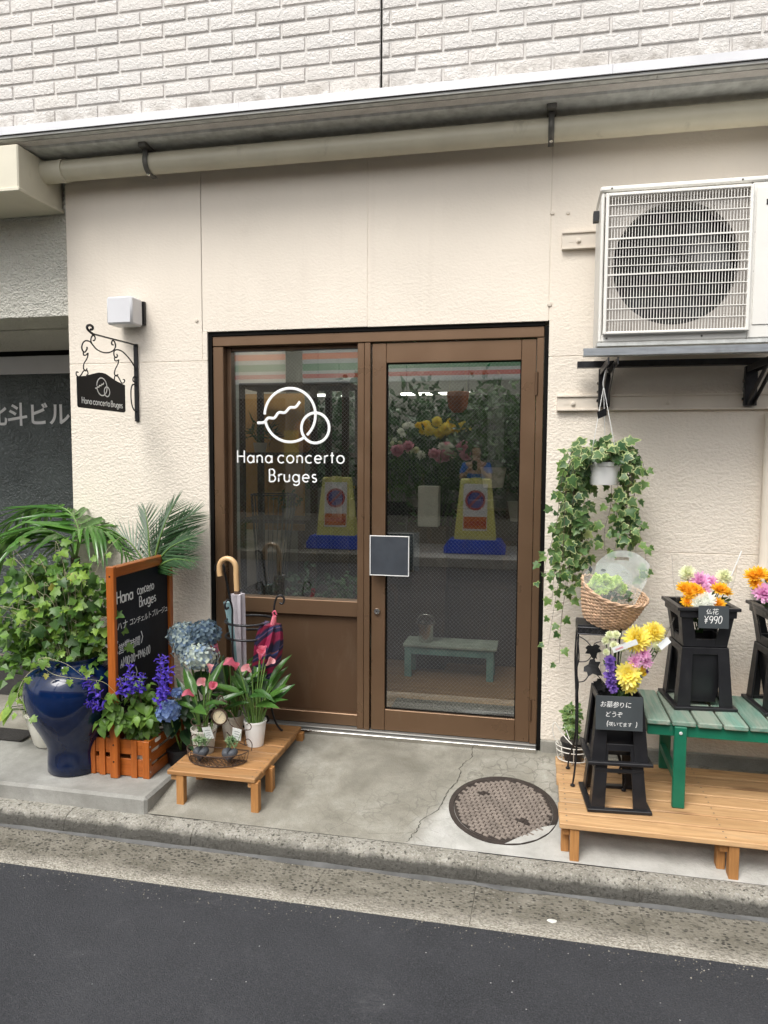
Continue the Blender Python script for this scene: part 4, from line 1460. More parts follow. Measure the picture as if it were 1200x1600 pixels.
M['sign_blue'] = pm('sign_blue', (.02, .06, .36), .4, var=.05)
M['sign_red'] = pm('sign_red', (.50, .03, .04), .4, var=.05)
for x, lab in ((-.95, 'yellow no-parking stand across the street mirrored in the door glass'), (-3.25, 'yellow no-parking stand across the street mirrored in the window glass')):
    t = thing('no_parking_stand', lab, 'stand', (x, -7.85, -.034), group='no-parking stands across the street')
    y = -7.85
    mb = MB()
    z0 = -.034
    mb.add([(x - .33, y - .14, z0 + .2), (x + .33, y - .14, z0 + .2), (x + .33, y + .14, z0 + .2), (x - .33, y + .14, z0 + .2),
            (x - .24, y - .06, z0 + 1.18), (x + .24, y - .06, z0 + 1.18), (x + .24, y + .06, z0 + 1.18), (x - .24, y + .06, z0 + 1.18)],
           [(0, 3, 2, 1), (4, 5, 6, 7), (0, 1, 5, 4), (1, 2, 6, 5), (2, 3, 7, 6), (3, 0, 4, 7)])
    mb.build('body', 's_yellow', t, bevel=.02)
    bs_ = MB()
    bs_.extrude([(-.48, 0), (.48, 0), (.48, .10), (.40, .22), (-.40, .22), (-.48, .10)], .44, Matrix.Translation((x, y + .22, z0)) @ WALLM)
    bs_.build('base', 's_blue', t, bevel=.01)
    fm = Matrix.Translation((x, y + .139, z0 + .24)) @ Matrix.Rotation(R(4.7), 4, 'X') @ Matrix(((-1, 0, 0, 0), (0, 0, 1, 0), (0, 1, 0, 0), (0, 0, 0, 1)))
    pnl = MB().box((-.19, .12, .003), (.19, .86, .008), fm).build('face_plate', 'white_plastic', t)
    def disc(r0, r1, z_, n=28):
        mb = MB()
        for k in range(n):
            a = 2 * math.pi * k / n
            for r_ in (r0, r1):
                mb.v.append(fm @ Vector((r_ * math.cos(a), .60 + r_ * math.sin(a), z_)))
        for k in range(n):
            k2 = (k + 1) % n
            mb.f.append((2 * k, 2 * k + 1, 2 * k2 + 1, 2 * k2))
        return mb
    disc(.001, .125, .0095).build('blue_disc', 'sign_blue', pnl)
    rg = disc(.125, .16, .0105)
    s2 = math.sqrt(.5)
    rg.add([fm @ Vector((-.13 * s2 - .013, .60 + .13 * s2 - .013, .0110)), fm @ Vector((.13 * s2 - .013, .60 - .13 * s2 - .013, .0110)),
            fm @ Vector((.13 * s2 + .013, .60 - .13 * s2 + .013, .0110)), fm @ Vector((-.13 * s2 + .013, .60 + .13 * s2 + .013, .0110))], [(0, 1, 2, 3)])
    rg.build('red_ring', 'sign_red', pnl)
    MB().box((-.18, .15, .0085), (.18, .34, .011), fm).build('word_panel', 's_orange', pnl)
    for q, chr_ in enumerate('駐車禁止'):
        wd = MB()
        font_mb(wd, chr_, fm @ Matrix.Translation((-.175 + .088 * q, .20, .0115)), .088, off=.012, thick=.0005)
        wd.build('letter', 'sign_red', pnl)
    hd = MB().tube([fm @ Vector((.10 * math.cos(a), .93 + .02 * math.sin(a) , .0)) for a in [math.pi * k / 8 for k in range(9)]], .012, 6)
    hd.build('handle', 's_yellow', t)

# a person in a blue shirt on the far pavement, seen only in the glass
pe = thing('person', 'person in a blue shirt with raised forearms behind the no-parking stand', 'person', (-1.0, -8.45, -.035))
def skin_body(name, mat, joints, edges, parent, root=0):
    me = bpy.data.meshes.new(name)
    me.from_pydata([j[:3] for j in joints], edges, [])
    o = bpy.data.objects.new(name, me)
    COL.objects.link(o)
    o.parent = parent
    me.materials.append(M[mat])
    bm = bmesh.new()
    bm.from_mesh(me)
    ly = bm.verts.layers.skin.verify()
    bm.verts.ensure_lookup_table()
    for i, j in enumerate(joints):
        bm.verts[i][ly].radius = (j[3], j[4] if len(j) > 4 else j[3])
        bm.verts[i][ly].use_root = i == root
    bm.to_mesh(me)
    bm.free()
    o.modifiers.new('skin', 'SKIN')
    sb_ = o.modifiers.new('sub', 'SUBSURF')
    sb_.levels = sb_.render_levels = 2
    return o
M['skin'] = pm('skin', (.50, .30, .21), .55, var=.06)
M['trousers'] = pm('dark_trousers', (.03, .03, .04), .8, var=.2)
M['shirt'] = pm('blue_shirt', (.03, .16, .62), .8, var=.12, vs=8)
M['hair'] = pm('black_hair', (.012, .010, .009), .5, var=.3)
J = [(0, 0, .92, .15, .10), (0, 0, 1.15, .14, .10), (0, .0, 1.38, .15, .10), (0, 0, 1.47, .055), (0, .02, 1.60, .085, .10), (0, .02, 1.70, .07),
     (.19, 0, 1.38, .055), (.24, .10, 1.16, .042), (.11, .26, 1.30, .03), (.07, .29, 1.36, .035),
     (-.19, 0, 1.38, .055), (-.24, .10, 1.16, .042), (-.11, .26, 1.30, .03), (-.07, .29, 1.36, .035),
     (.09, 0, .86, .085), (.10, .02, .47, .058), (.10, 0, .09, .04), (.10, .12, .04, .035), (-.09, 0, .86, .085), (-.10, .02, .47, .058), (-.10, 0, .09, .04), (-.10, .12, .04, .035)]
E_ = [(0, 1), (1, 2), (2, 3), (3, 4), (4, 5), (2, 6), (6, 7), (7, 8), (8, 9), (2, 10), (10, 11), (11, 12), (12, 13), (0, 14), (14, 15), (15, 16), (16, 17), (0, 18), (18, 19), (19, 20), (20, 21)]
skin_body('body', 'skin', J, E_, pe)
def grow(ids, extra):
    return [(J[i][0], J[i][1], J[i][2]) + tuple(r_ + extra for r_ in J[i][3:]) for i in ids]
skin_body('shirt', 'shirt', grow([0, 1, 2], .014) + [(.19, 0, 1.385, .068), (.232, .07, 1.22, .058), (-.19, 0, 1.385, .068), (-.232, .07, 1.22, .058)], [(0, 1), (1, 2), (2, 3), (3, 4), (2, 5), (5, 6)], pe)
skin_body('trousers', 'trousers', [(0, 0, .90, .158, .112)] + grow([14, 15], .016) + [(.10, 0, .12, .06)] + grow([18, 19], .016) + [(-.10, 0, .12, .06)], [(0, 1), (1, 2), (2, 3), (0, 4), (4, 5), (5, 6)], pe)
skin_body('hair', 'hair', [(0, .0, 1.66, .095, .11), (0, .0, 1.72, .075, .085)], [(0, 1)], pe)
phn = MB().box((-1.0 - .04, -8.45 + .30, 1.27), (-1.0 + .04, -8.45 + .31, 1.43)).build('phone', 'iron')
tag(phn, 'dark phone held up by the person in blue', 'phone')

# ------------------------------------------------------------------ leaf shapes
def leaf_mesh(name, mat, outline, L, W, fold=.25, droop=.25, inner=.6):
    """outline: list of (across, along) half-shape points from base to tip, mirrored; local y runs to the tip"""
    half = outline
    ring = [(a * W, b * L) for a, b in half] + [(-a * W, b * L) for a, b in reversed(half) if abs(a) > 1e-6]
    cy = .45 * L
    me = bpy.data.meshes.new(name)
    vs, ed = [], []
    def lift(x, y):
        return (x, y, abs(x) * fold - droop * (y / L) ** 2 * L)
    n = len(ring)
    for x, y in ring:
        vs.append(lift(x, y))
        ed.append(1.0)
    for x, y in ring:
        vs.append(lift(x * inner, cy + (y - cy) * inner))
        ed.append(0.0)
    vs.append(lift(0, cy))
    ed.append(0.0)
    fs = []
    for k in range(n):
        k2 = (k + 1) % n
        fs.append((k, k2, n + k2, n + k))
        fs.append((n + k, n + k2, 2 * n))
    me.from_pydata(vs, [], fs)
    me.polygons.foreach_set('use_smooth', [True] * len(me.polygons))
    at = me.attributes.new('edge', 'FLOAT', 'POINT')
    at.data.foreach_set('value', ed)
    me.materials.append(M[mat])
    return me
IVY = [(0, 0), (.28, -.10), (.50, .06), (.40, .22), (.58, .44), (.26, .52), (.16, .78), (0, 1.0)]
OVATE = [(0, 0), (.3, .08), (.48, .3), (.44, .52), (.25, .8), (0, 1.0)]
LANCE = [(0, 0), (.34, .2), (.5, .45), (.36, .75), (0, 1.0)]
FIVE = [(0, .1), (.30, .0), (.5, .18), (.34, .34), (.60, .58), (.30, .60), (.20, .82), (0, 1.0)]
IVY_M = [leaf_mesh('leaf', 'leaf_ivy', IVY, L, L * 1.02, f, d) for L, f, d in ((.051, .2, .3), (.044, -.15, .2), (.040, .35, .45))]
IVY_G = [leaf_mesh('leaf', 'leaf_ivy_green', IVY, L, L, f, d) for L, f, d in ((.048, .2, .3), (.040, -.2, .35), (.036, .3, .2))]

def vine(parent, stems, ctrl, rd, gap, meshes, smin=.8, smax=1.25, r=.0014, out=(0, -1, .25), skip=0.0, pet=.02):
    P = spline(ctrl, 10)
    stems.tube(P, [r * (1.15 - .7 * k / len(P)) for k in range(len(P))], 5, cap=False)
    acc, side, n = 0.0, 1, 0
    for a, b in zip(P, P[1:]):
        acc += (b - a).length
        if acc >= gap:
            acc = 0
            side = -side
            if rd.random() < skip:
                continue
            t = (b - a).normalized()
            o = Vector(out)
            lat = t.cross(o)
            if lat.length < .1:
                lat = Vector((1, 0, 0))
            lat.normalize()
            d = (lat * side * rd.uniform(.5, 1.2) + t * rd.uniform(.0, .6) + o * rd.uniform(.1, .6) + Vector((0, 0, rd.uniform(-.2, .3)))).normalized()
            base = b + d * pet * rd.uniform(.5, 1.2)
            stems.tube([b, base], r * .55, 4, cap=False)
            nrm = (o + Vector((rd.uniform(-.6, .6), rd.uniform(-.5, .3), rd.uniform(-.3, .7)))).normalized()
            tip = (d + Vector((0, 0, -rd.uniform(.2, .9)))).normalized()
            x = tip.cross(nrm)
            if x.length < .05:
                continue
            m = frame(base, nrm, x) 
            # local y must follow the tip
            inst('leaf', rd.choice(meshes), parent, m @ scl(rd.uniform(smin, smax)))
            n += 1
    return n

# ------------------------------------------------------------------ air conditioner on its wall shelf
ac = thing('air_conditioner', 'ivory outdoor air conditioner unit on a wall shelf above the ivy', 'air conditioner', (.64, -.25, 1.93))
FX, FZ_, FR = .531, 2.243, .245
bd = MB()
bd.box((.236, -.40, 1.932), (.250, -.10, 2.54)).box((.810, -.404, 1.932), (1.045, -.10, 2.54)).box((.250, -.10, 1.932), (.81, -.088, 2.54))
bd.box((.250, -.40, 1.932), (.81, -.102, 1.966)).box((.250, -.40, 2.520), (.81, -.102, 2.54))
bd.build('casing', 'ac_body', ac, bevel=.005)
MB().box((.230, -.408, 2.541), (1.051, -.084, 2.562)).build('top_cover', 'ac_body', ac, bevel=.006)
MB().box((.232, -.402, 1.915), (1.049, -.086, 1.931)).build('base_pan', 'galv', ac, bevel=.002)
fp = MB()
n = 48
sq = []
for k in range(n):
    a = 2 * math.pi * k / n
    c, s_ = math.cos(a), math.sin(a)
    q = 1 / max(abs(c), abs(s_))
    fp.v.append(Vector((FX + FR * c, -.392, FZ_ + FR * s_)))
    fp.v.append(Vector((FX + .278 * c * q, -.392, FZ_ + .276 * s_ * q)))
    fp.v.append(Vector((FX + FR * c, -.345, FZ_ + FR * s_)))
for k in range(n):
    k2 = (k + 1) % n
    fp.f.append((3 * k, 3 * k + 1, 3 * k2 + 1, 3 * k2))
    fp.f.append((3 * k, 3 * k2, 3 * k2 + 2, 3 * k + 2))
fp.build('fan_shroud', 'ac_inner', ac, smooth=30)
MB().box((.252, -.20, 1.967), (.808, -.19, 2.519)).build('coil', 'ac_dark', ac)
fan = MB()
for k in range(3):
    a0 = 2 * math.pi * k / 3 + .4
    b0 = len(fan.v)
    for i in range(7):
        for j in range(5):
            rr_ = .06 + (.225 - .06) * i / 6
            a = a0 + (j / 4 - .5) * (1.1 + .3 * i / 6) + .25 * i / 6
            fan.v.append(Vector((FX + rr_ * math.cos(a), -.335 + .07 * (j / 4), FZ_ + rr_ * math.sin(a))))
    for i in range(6):
        for j in range(4):
            fan.f.append((b0 + i * 5 + j, b0 + i * 5 + j + 1, b0 + (i + 1) * 5 + j + 1, b0 + (i + 1) * 5 + j))
fan.build('fan', 'ac_fan', ac, smooth=True)
MB().lathe([(.045, 0), (.05, .03), (.04, .04), (.0005, .045)], 20).place('hub', 'ac_fan', ac, wallm(FX, -.29, FZ_), smooth=40)
gr = MB()
GX0, GX1, GZ0, GZ1 = .2655, .797, 1.972, 2.514
nb_ = 46
for k in range(1, nb_):
    x = GX0 + (GX1 - GX0) * k / nb_
    gr.box((x - .0013, -.4222, GZ0), (x + .0013, -.4195, GZ1))
for k, z in enumerate((2.478, 2.436, 2.392, 2.344, 2.306, 2.270, 2.235, 2.200, 2.151, 2.106, 2.062, 2.018)):
    w_ = .0032 if k in (3, 7) else .0016
    gr.box((GX0, -.4262, z - w_), (GX1, -.4232, z + w_))
gf = MB()
for b in (((GX0 - .013, -.4275, GZ0 - .012), (GX0, -.4005, GZ1 + .012)), ((GX1, -.4275, GZ0 - .012), (GX1 + .013, -.4005, GZ1 + .012)), ((GX0, -.427, GZ0 - .012), (GX1, -.4005, GZ0)), ((GX0, -.427, GZ1), (GX1, -.4005, GZ1 + .012))):
    gf.box(*b)
gfo = gf.build('grille_frame', 'ac_grille', ac, bevel=.003)
stuff(gr.build('grille_bars', 'ac_grille', gfo))
sp = MB()
for z in (2.345, 2.193):
    sp.box((.822, -.4055, z), (1.04, -.4038, z + .003))
sp.build('panel_groove', 'ac_inner', ac)
MB().box((.824, -.408, 1.985), (1.04, -.4045, 2.518)).build('service_panel', 'ac_body', ac, bevel=.002)
MB().box((.860, -.4095, 2.448), (.90, -.4083, 2.470)).build('badge', 'ac_dark', ac)
for x, z in ((.275, 2.551), (.77, 2.551), (.27, 1.948), (.64, 1.948)):
    MB().lathe([(.004, 0), (.004, .002), (.0005, .003)], 8).place('screw', 'strap', ac, wallm(x, -.4085 if z > 2 else -.401, z))
MB().box((.212, -.30, 2.46), (.2355, -.26, 2.50)).build('side_clip', 'ac_dark', ac)
shf = thing('wall_shelf', 'galvanised and black steel bracket shelf carrying the air conditioner', 'shelf', (.64, -.25, 1.70))
MB().box((.176, -.445, 1.873), (1.3, -.442, 1.903)).box((.176, -.442, 1.9), (1.3, -.40, 1.903)).box((.176, -.442, 1.873), (1.3, -.40, 1.876)).build('front_rail', 'galv_rail', shf)
MB().box((.170, -.112, 1.866), (1.3, -.068, 1.894)).build('rear_rail', 'iron_grey', shf)
for k, x in enumerate((.296, .925)):
    MB().box((x - .026, -.055, 1.690), (x + .026, -.026, 1.865)).build('post', 'iron_grey', shf, bevel=.002)
    MB().box((x - .022, -.44, 1.838), (x - .016, -.02, 1.8655)).box((x + .016, -.44, 1.838), (x + .022, -.02, 1.8655)).build('arm', 'iron_grey', shf)
    MB().beam((x - .013, -.05, 1.70), (x - .013, -.33, 1.842), .004, .026).beam((x + .013, -.05, 1.70), (x + .013, -.33, 1.842), .004, .026).build('brace', 'iron_grey', shf)
    for z in (1.72, 1.76, 1.80):
        MB().lathe([(.007, 0), (.007, .006), (.0005, .007)], 6).place('bolt', 'steel' if z > 1.75 else 'iron', shf, frame((x - .027, -.04, z), (-1, 0, 0)))
for (z0, z1, x0, lab) in ((1.676, 1.748, .083, 'painted wall channel under the air conditioner shelf'), (2.424, 2.504, .090, 'painted wall channel beside the air conditioner')):
    t = thing('wall_channel', lab, 'channel', (x0, 0, z0))
    MB().box((x0, -.018, z0), (2.6, -.0005, z1)).build('web', 'wall_paint', t, bevel=.002)
    MB().box((x0, -.026, z1 - .008), (2.6, -.0185, z1)).box((x0, -.026, z0), (2.6, -.0185, z0 + .008)).build('lip', 'wall_paint', t, bevel=.001)
    for x in (x0 + .075, x0 + .50):
        MB().lathe([(.012, 0), (.012, .004), (.007, .005), (.007, .011), (.0005, .012)], 12).place('bolt', 'wall_paint', t, wallm(x, -.018, (z0 + z1) / 2 - .003), smooth=30)
        MB().box((x - .045, -.0192, (z0 + z1) / 2 - .008), (x - .016, -.0182, (z0 + z1) / 2 + .004)).build('slot', 'wall_paint', t)
cd = MB().tube([(1.02, -.045, 1.66), (1.02, -.045, .99), (1.005, -.045, .93), (.99, -.045, .86)], .03, 16).build('drain_pipe', 'wall_paint', smooth=40)
tag(cd, 'cream painted drain pipe on the wall below the air conditioner shelf', 'pipe')

# ------------------------------------------------------------------ long pine platform
bp = thing('display_platform', 'long low pine platform of parallel boards carrying the green bench', 'platform', (.8, -.44, -.05))
BY = [-.770, -.672, -.577, -.482, -.387, -.292, -.197]
scr = MB()
for k, y in enumerate(BY):
    x0 = .113 + U(-.004, .004)
    bm_ = MB().box((x0, y, .008 + U(-.001, .001)), (1.95, y + .085, .030 + U(-.001, .001)))
    bm_.build('board', 'pine_x', bp, bevel=.003)
    for x in (.14, .72, 1.3):
        for dy in (.022, .066):
            scr.lathe([(.0035, 0), (.0005, .0005)], 7, (x, y + dy, .0315))
scr.build('screws', 'strap', bp)
for x in (.122, .70, 1.5):
    MB().box((x, -.745, -.026), (x + .03, -.13, .007)).build('cross_beam', 'pine_z', bp)
    MB().box((x + .031, -.762, -.124), (x + .066, -.722, .007)).build('leg', 'pine_z', bp, bevel=.002)
    MB().box((x - .001, -.712, -.115), (x + .030, -.672, -.027)).build('leg', 'pine_z', bp, bevel=.002)
    MB().box((x + .031, -.20, -.032), (x + .066, -.16, .007)).build('leg', 'pine_z', bp, bevel=.002)

# ------------------------------------------------------------------ green bench
gb = thing('green_bench', 'green wooden bench with weathered grey-green slats on the pine platform', 'bench', (1.0, -.32, .03))
for k in range(12):
    x = .458 + .0975 * k
    MB().box((x, -.540 + U(-.003, .003), .370), (x + .090, -.135 + U(-.006, .006), .391 + U(-.001, .001))).build('slat', 'green_y', gb, bevel=.004)
MB().box((.462, -.522, .322), (1.62, -.498, .3695)).build('front_apron', 'green_paint', gb, bevel=.002)
MB().box((.462, -.180, .322), (1.62, -.158, .3695)).build('rear_apron', 'green_paint', gb, bevel=.002)
MB().box((.462, -.497, .322), (.484, -.181, .3695)).build('end_apron', 'green_paint', gb, bevel=.002)
for x in (.563, 1.5):
    MB().box((x, -.546, .0315), (x + .048, -.523, .3695)).build('leg', 'green_paint', gb, bevel=.003)
    MB().box((x + .01, -.157, .0315), (x + .058, -.134, .3695)).build('leg', 'green_paint', gb, bevel=.003)
    MB().lathe([(.007, 0), (.006, .004), (.0005, .005)], 10).place('bolt', 'galv', gb, wallm(x + .024, -.546, .345), smooth=30)
    MB().box((x + .012, -.52, .12), (x + .034, -.16, .15)).build('stretcher', 'green_paint', gb)

# ------------------------------------------------------------------ black plastic bucket stands
def frustum_stand(name, label, x, y, z, rz, wt, wb, h, group, flange=.03, leg=.05, midbar=None, flip=False, solid=False):
    t = thing(name, label, 'stand', (x, y, z), rz, group)
    bpm = 'black_plastic'
    def P(sx, sy, k):
        w = (wb + (wt - wb) * k) / 2
        return Vector((sx * w, sy * w, h * k))
    th = .007
    for sx in (-1, 1):
        for sy in (-1, 1):
            mb = MB()
            vs = []
            for k in (0.0, .5, 1.0):
                c = P(sx, sy, k)
                lw = leg * (1.1 - .2 * k)
                vs += [c, c - Vector((sx * lw, 0, 0)), c - Vector((sx * lw, sy * th, 0)), c - Vector((sx * th, sy * th, 0)),
                       c - Vector((sx * th, sy * lw, 0)), c - Vector((0, sy * lw, 0))]
            fs = []
            for k in range(2):
                for j in range(6):
                    j2 = (j + 1) % 6
                    fs.append((k * 6 + j, k * 6 + j2, (k + 1) * 6 + j2, (k + 1) * 6 + j))
            fs += [tuple(range(6)), tuple(range(12, 18))]
            mb.add(vs, fs)
            mb.place('leg', bpm, t, fix=True, bevel=.0015)
    def ring(w0, z0, z1, wi, name_, w1=None):
        w1 = w1 or w0
        mb = MB()
        for zz, wo, wn_ in ((z0, w0, wi), (z1, w1, wi)):
            for ww in (wo / 2, wn_ / 2):
                mb.v += [Vector((-ww, -ww, zz)), Vector((ww, -ww, zz)), Vector((ww, ww, zz)), Vector((-ww, ww, zz))]
        for k in range(4):
            k2 = (k + 1) % 4
            mb.f += [(k, k2, 8 + k2, 8 + k), (4 + k2, 4 + k, 12 + k, 12 + k2), (k2, k, 4 + k, 4 + k2), (8 + k, 8 + k2, 12 + k2, 12 + k)]
        return mb.place(name_, bpm, t, bevel=.002, fix=True)
    if flip:
        ring(wt + .03, h - .014, h, wt - .022, 'rim')
        ring(wt + .004, h - .045, h - .0145, wt - .016, 'collar', wt + .006)
        ring(wb + .002, 0, .035, wb - .02, 'foot_band', wb + .004)
    else:
        ring(wb + flange, 0, .013, wb - .02, 'base_flange')
        ring(wt + .003, h - .03, h, wt - .014, 'rim', wt + .001)
    if midbar:
        w = wb + (wt - wb) * midbar
        ring(w + .002, h * midbar - .008, h * midbar + .008, w - .016, 'cross_band')
    if solid:
        mb = MB()
        w0, w1 = wt * .62, wt * .94
        for zz, ww in ((.018, w0), (h * .98, w1)):
            mb.v += [Vector((-ww / 2, -ww / 2, zz)), Vector((ww / 2, -ww / 2, zz)), Vector((ww / 2, ww / 2, zz)), Vector((-ww / 2, ww / 2, zz))]
        mb.f += [(0, 3, 2, 1)] + [(k, (k + 1) % 4, 4 + (k + 1) % 4, 4 + k) for k in range(4)]
        ins = mb.place('inner_bucket', bpm, t, fix=True)
    return t
SG = 'black plastic flower stands'
RZ = R(5)
frustum_stand('bucket_stand', 'lower of two stacked black plastic stands on the pine boards, open legs', .338, -.520, .0315, RZ, .172, .222, .27, SG, midbar=.60)
frustum_stand('bucket_stand', 'upper stacked black plastic stand behind the long chalk-lettered card', .338, -.508, .222, RZ, .176, .224, .272, SG, solid=True)
for k, (x, y, la, lb_) in enumerate(((.700, -.262, 'black plastic stand on the green bench under the priced flower bucket', 'black flared flower bucket with the price card on the green bench'),
                                     (1.052, -.262, 'black plastic stand on the green bench at the picture edge', 'black flared flower bucket at the picture edge without price card'))):
    frustum_stand('bucket_stand', la, x, y, .3925, R(6), .19, .228, .262, SG, solid=True)
    frustum_stand('flower_bucket', lb_, x, y - .0, .6555, R(6), .225, .178, .175, SG, flip=True, solid=False)

def card(name, label, m, w, h, lines, group=None):
    t = thing(name, label, 'card', m.translation)
    t.matrix_world = m
    WM[t] = m.copy()
    MB().box((-w / 2, -h, 0), (w / 2, 0, .0018)).place('board', 'card', t, bevel=.0004)
    for kind, txt, x, y, s in lines:
        mb = MB()
        mm = Matrix.Translation((x, y, .0020))
        if kind == 'f':
            font_mb(mb, txt, mm, s, off=-.004, jit=.12, slant=.12, thick=.0003, adv=.93)
        else:
            strokes(mb, txt, mm, s, gap=.17, r=.05, jit=.05, slant=.14, thick=.0006)
        mb.place('lettering', 'chalk', t)
    return t
mf = Matrix.Translation((.336, -.628, .506)) @ Matrix.Rotation(RZ, 4, 'Z') @ Matrix.Rotation(R(-6), 4, 'X') @ WALLM
card('price_card', 'large dark card with three chalk lines on the stacked black stands', mf, .182, .135,
     [('f', 'お墓参りに', -.075, -.043, .026), ('f', 'どうぞ', -.055, -.081, .024), ('s', '(', -.048, -.121, .022), ('f', '咲いてます', -.042, -.118, .0195), ('s', ')', .062, -.121, .022)])
mf = Matrix.Translation((.727, -.393, .842)) @ Matrix.Rotation(R(6), 4, 'Z') @ Matrix.Rotation(R(-4), 4, 'X') @ WALLM
card('price_card', 'small dark card reading a price, clipped to the black bucket on the bench', mf, .122, .094,
     [('f', '仏花', -.032, -.034, .026), ('s', '¥990', -.040, -.073, .030)])

# ------------------------------------------------------------------ bouquets
def sheet_cone(mb, base, tip, r0, r1, a0, a1, n=18, seed=1, wob=.02, k=5):
    rd = random.Random(seed)
    base, tip = Vector(base), Vector(tip)
    ax = (tip - base).normalized()
    u = ax.orthogonal().normalized()
    if abs(ax.z) > .3:
        u = (Vector((1, 0, 0)) - ax * ax.x).normalized()
    v = ax.cross(u)
    b0 = len(mb.v)
    for j in range(k + 1):
        t = j / k
        for i in range(n + 1):
            a = R(a0 + (a1 - a0) * i / n)
            r_ = (r0 + (r1 - r0) * t ** .8) * (1 + rd.uniform(-.5, .5) * wob * 3 * t)
            L = (tip - base) * t + ax * (rd.uniform(-1, 1) * wob * t + (.03 * math.sin(a * 2.0 + seed) if j == k else 0))
            mb.v.append(base + L + (u * math.cos(a) + v * math.sin(a) * .8) * r_)
    for j in range(k):
        for i in range(n):
            q = b0 + j * (n + 1) + i
            mb.f.append((q, q + 1, q + n + 2, q + n + 1))
    return mb

def bouquet(label, base, blooms, sheet, seed, green=26):
    rd = random.Random(seed)
    t = thing('bouquet', label, 'bouquet', base)
    st = MB()
    B = Vector(base)
    for (kind, p, d, s) in blooms:
        p = Vector(p)
        bloom(kind, t, p, d, s, rd)
        mid = B.lerp(p, .5) + Vector((rd.uniform(-.01, .01), rd.uniform(-.01, .01), 0))
        st.tube([B + Vector((rd.uniform(-.012, .012), rd.uniform(-.012, .012), 0)), mid, p - Vector(d).normalized() * .008], .0022, 5, cap=False)
    for k in range(green):
        p = Vector(rd.choice(blooms)[1])
        c = B.lerp(p, rd.uniform(.35, .92)) + Vector((rd.uniform(-.02, .02), rd.uniform(-.01, .03), 0))
        d = Vector((rd.uniform(-1, 1), rd.uniform(-.8, .5), rd.uniform(-.1, 1))).normalized()
        s_ = d.orthogonal().normalized() * .009
        L = rd.uniform(.03, .055)
        st.add([c, c + d * L * .5 + s_, c + d * L, c + d * L * .5 - s_], [(0, 1, 2, 3)])
    stuff(st.build('stems', 'leaf_mid', t))
    mb = MB()
    for a in sheet:
        sheet_cone(mb, *a)
    mb.build('wrapping', 'cello', t, smooth=True)
    return t
F = (0, -1, .45)
bq = bouquet('wrapped bouquet of yellow, violet and pink flowers in the stacked stands', (.345, -.50, .42),
    [('yellow', (.402, -.585, .732), (.0, -1, .5), 1.4), ('yellow', (.472, -.545, .752), (.3, -1, .6), 1.2),
     ('cream', (.283, -.580, .716), (-.3, -1, .5), .95), ('cream', (.298, -.585, .742), (0, -1, .8), .95), ('cream', (.322, -.59, .745), F, .95),
     ('cream', (.314, -.598, .704), F, 1.0), ('cream', (.345, -.596, .694), F, .9), ('cream', (.286, -.585, .670), (-.4, -1, .2), .8), ('cream', (.486, -.555, .690), (.6, -1, .1), .95), ('cream', (.478, -.565, .705), (.6, -1, .2), .9),
     ('pinksmall', (.428, -.590, .672), F, 1.25), ('pinksmall', (.395, -.592, .640), F, 1.2), ('pinksmall', (.440, -.585, .642), F, 1.1),
     ('daisy', (.372, -.602, .590), (-.1, -1, .3), 1.4), ('daisy', (.378, -.590, .545), (.1, -1, -.1), 1.0),
     ('statice', (.300, -.592, .640), F, 1.2), ('statice', (.304, -.594, .612), F, 1.2), ('statice', (.300, -.594, .580), F, 1.3), ('statice', (.316, -.596, .570), F, 1.2), ('statice', (.306, -.59, .545), F, 1.15), ('statice', (.318, -.588, .523), F, 1.1),
     ('cream', (.296, -.594, .600), F, .6), ('gold', (.428, -.58, .606), (.4, -1, .2), .45), ('gold', (.433, -.575, .590), (.4, -1, .2), .4), ('statice', (.445, -.57, .596), (.4, -1, .2), .5)],
    [((.335, -.53, .49), (.40, -.57, .84), .055, .145, 175, 365, 18, 3, .012), ((.345, -.52, .49), (.42, -.52, .86), .045, .14, 0, 180, 16, 5, .012)], 31)
tg = MB().box((-.05, -.011, 0), (.05, .011, .0008)).place('paper_band', 'tag', bq, Matrix.Translation((.352, -.628, .710)) @ Matrix.Rotation(R(-24), 4, 'Y') @ WALLM)
mb = MB()
strokes(mb, 'oooo', Matrix.Translation((-.038, -.004, .0010)), .009, gap=.3, r=.1)
mb.place('print', 'p_calla', tg, WM[tg])
tg = MB().box((-.026, -.013, 0), (.026, .013, .0008)).place('label', 'tag', bq, Matrix.Translation((.503, -.60, .722)) @ Matrix.Rotation(R(-38), 4, 'Y') @ Matrix.Rotation(R(20), 4, 'Z') @ WALLM)
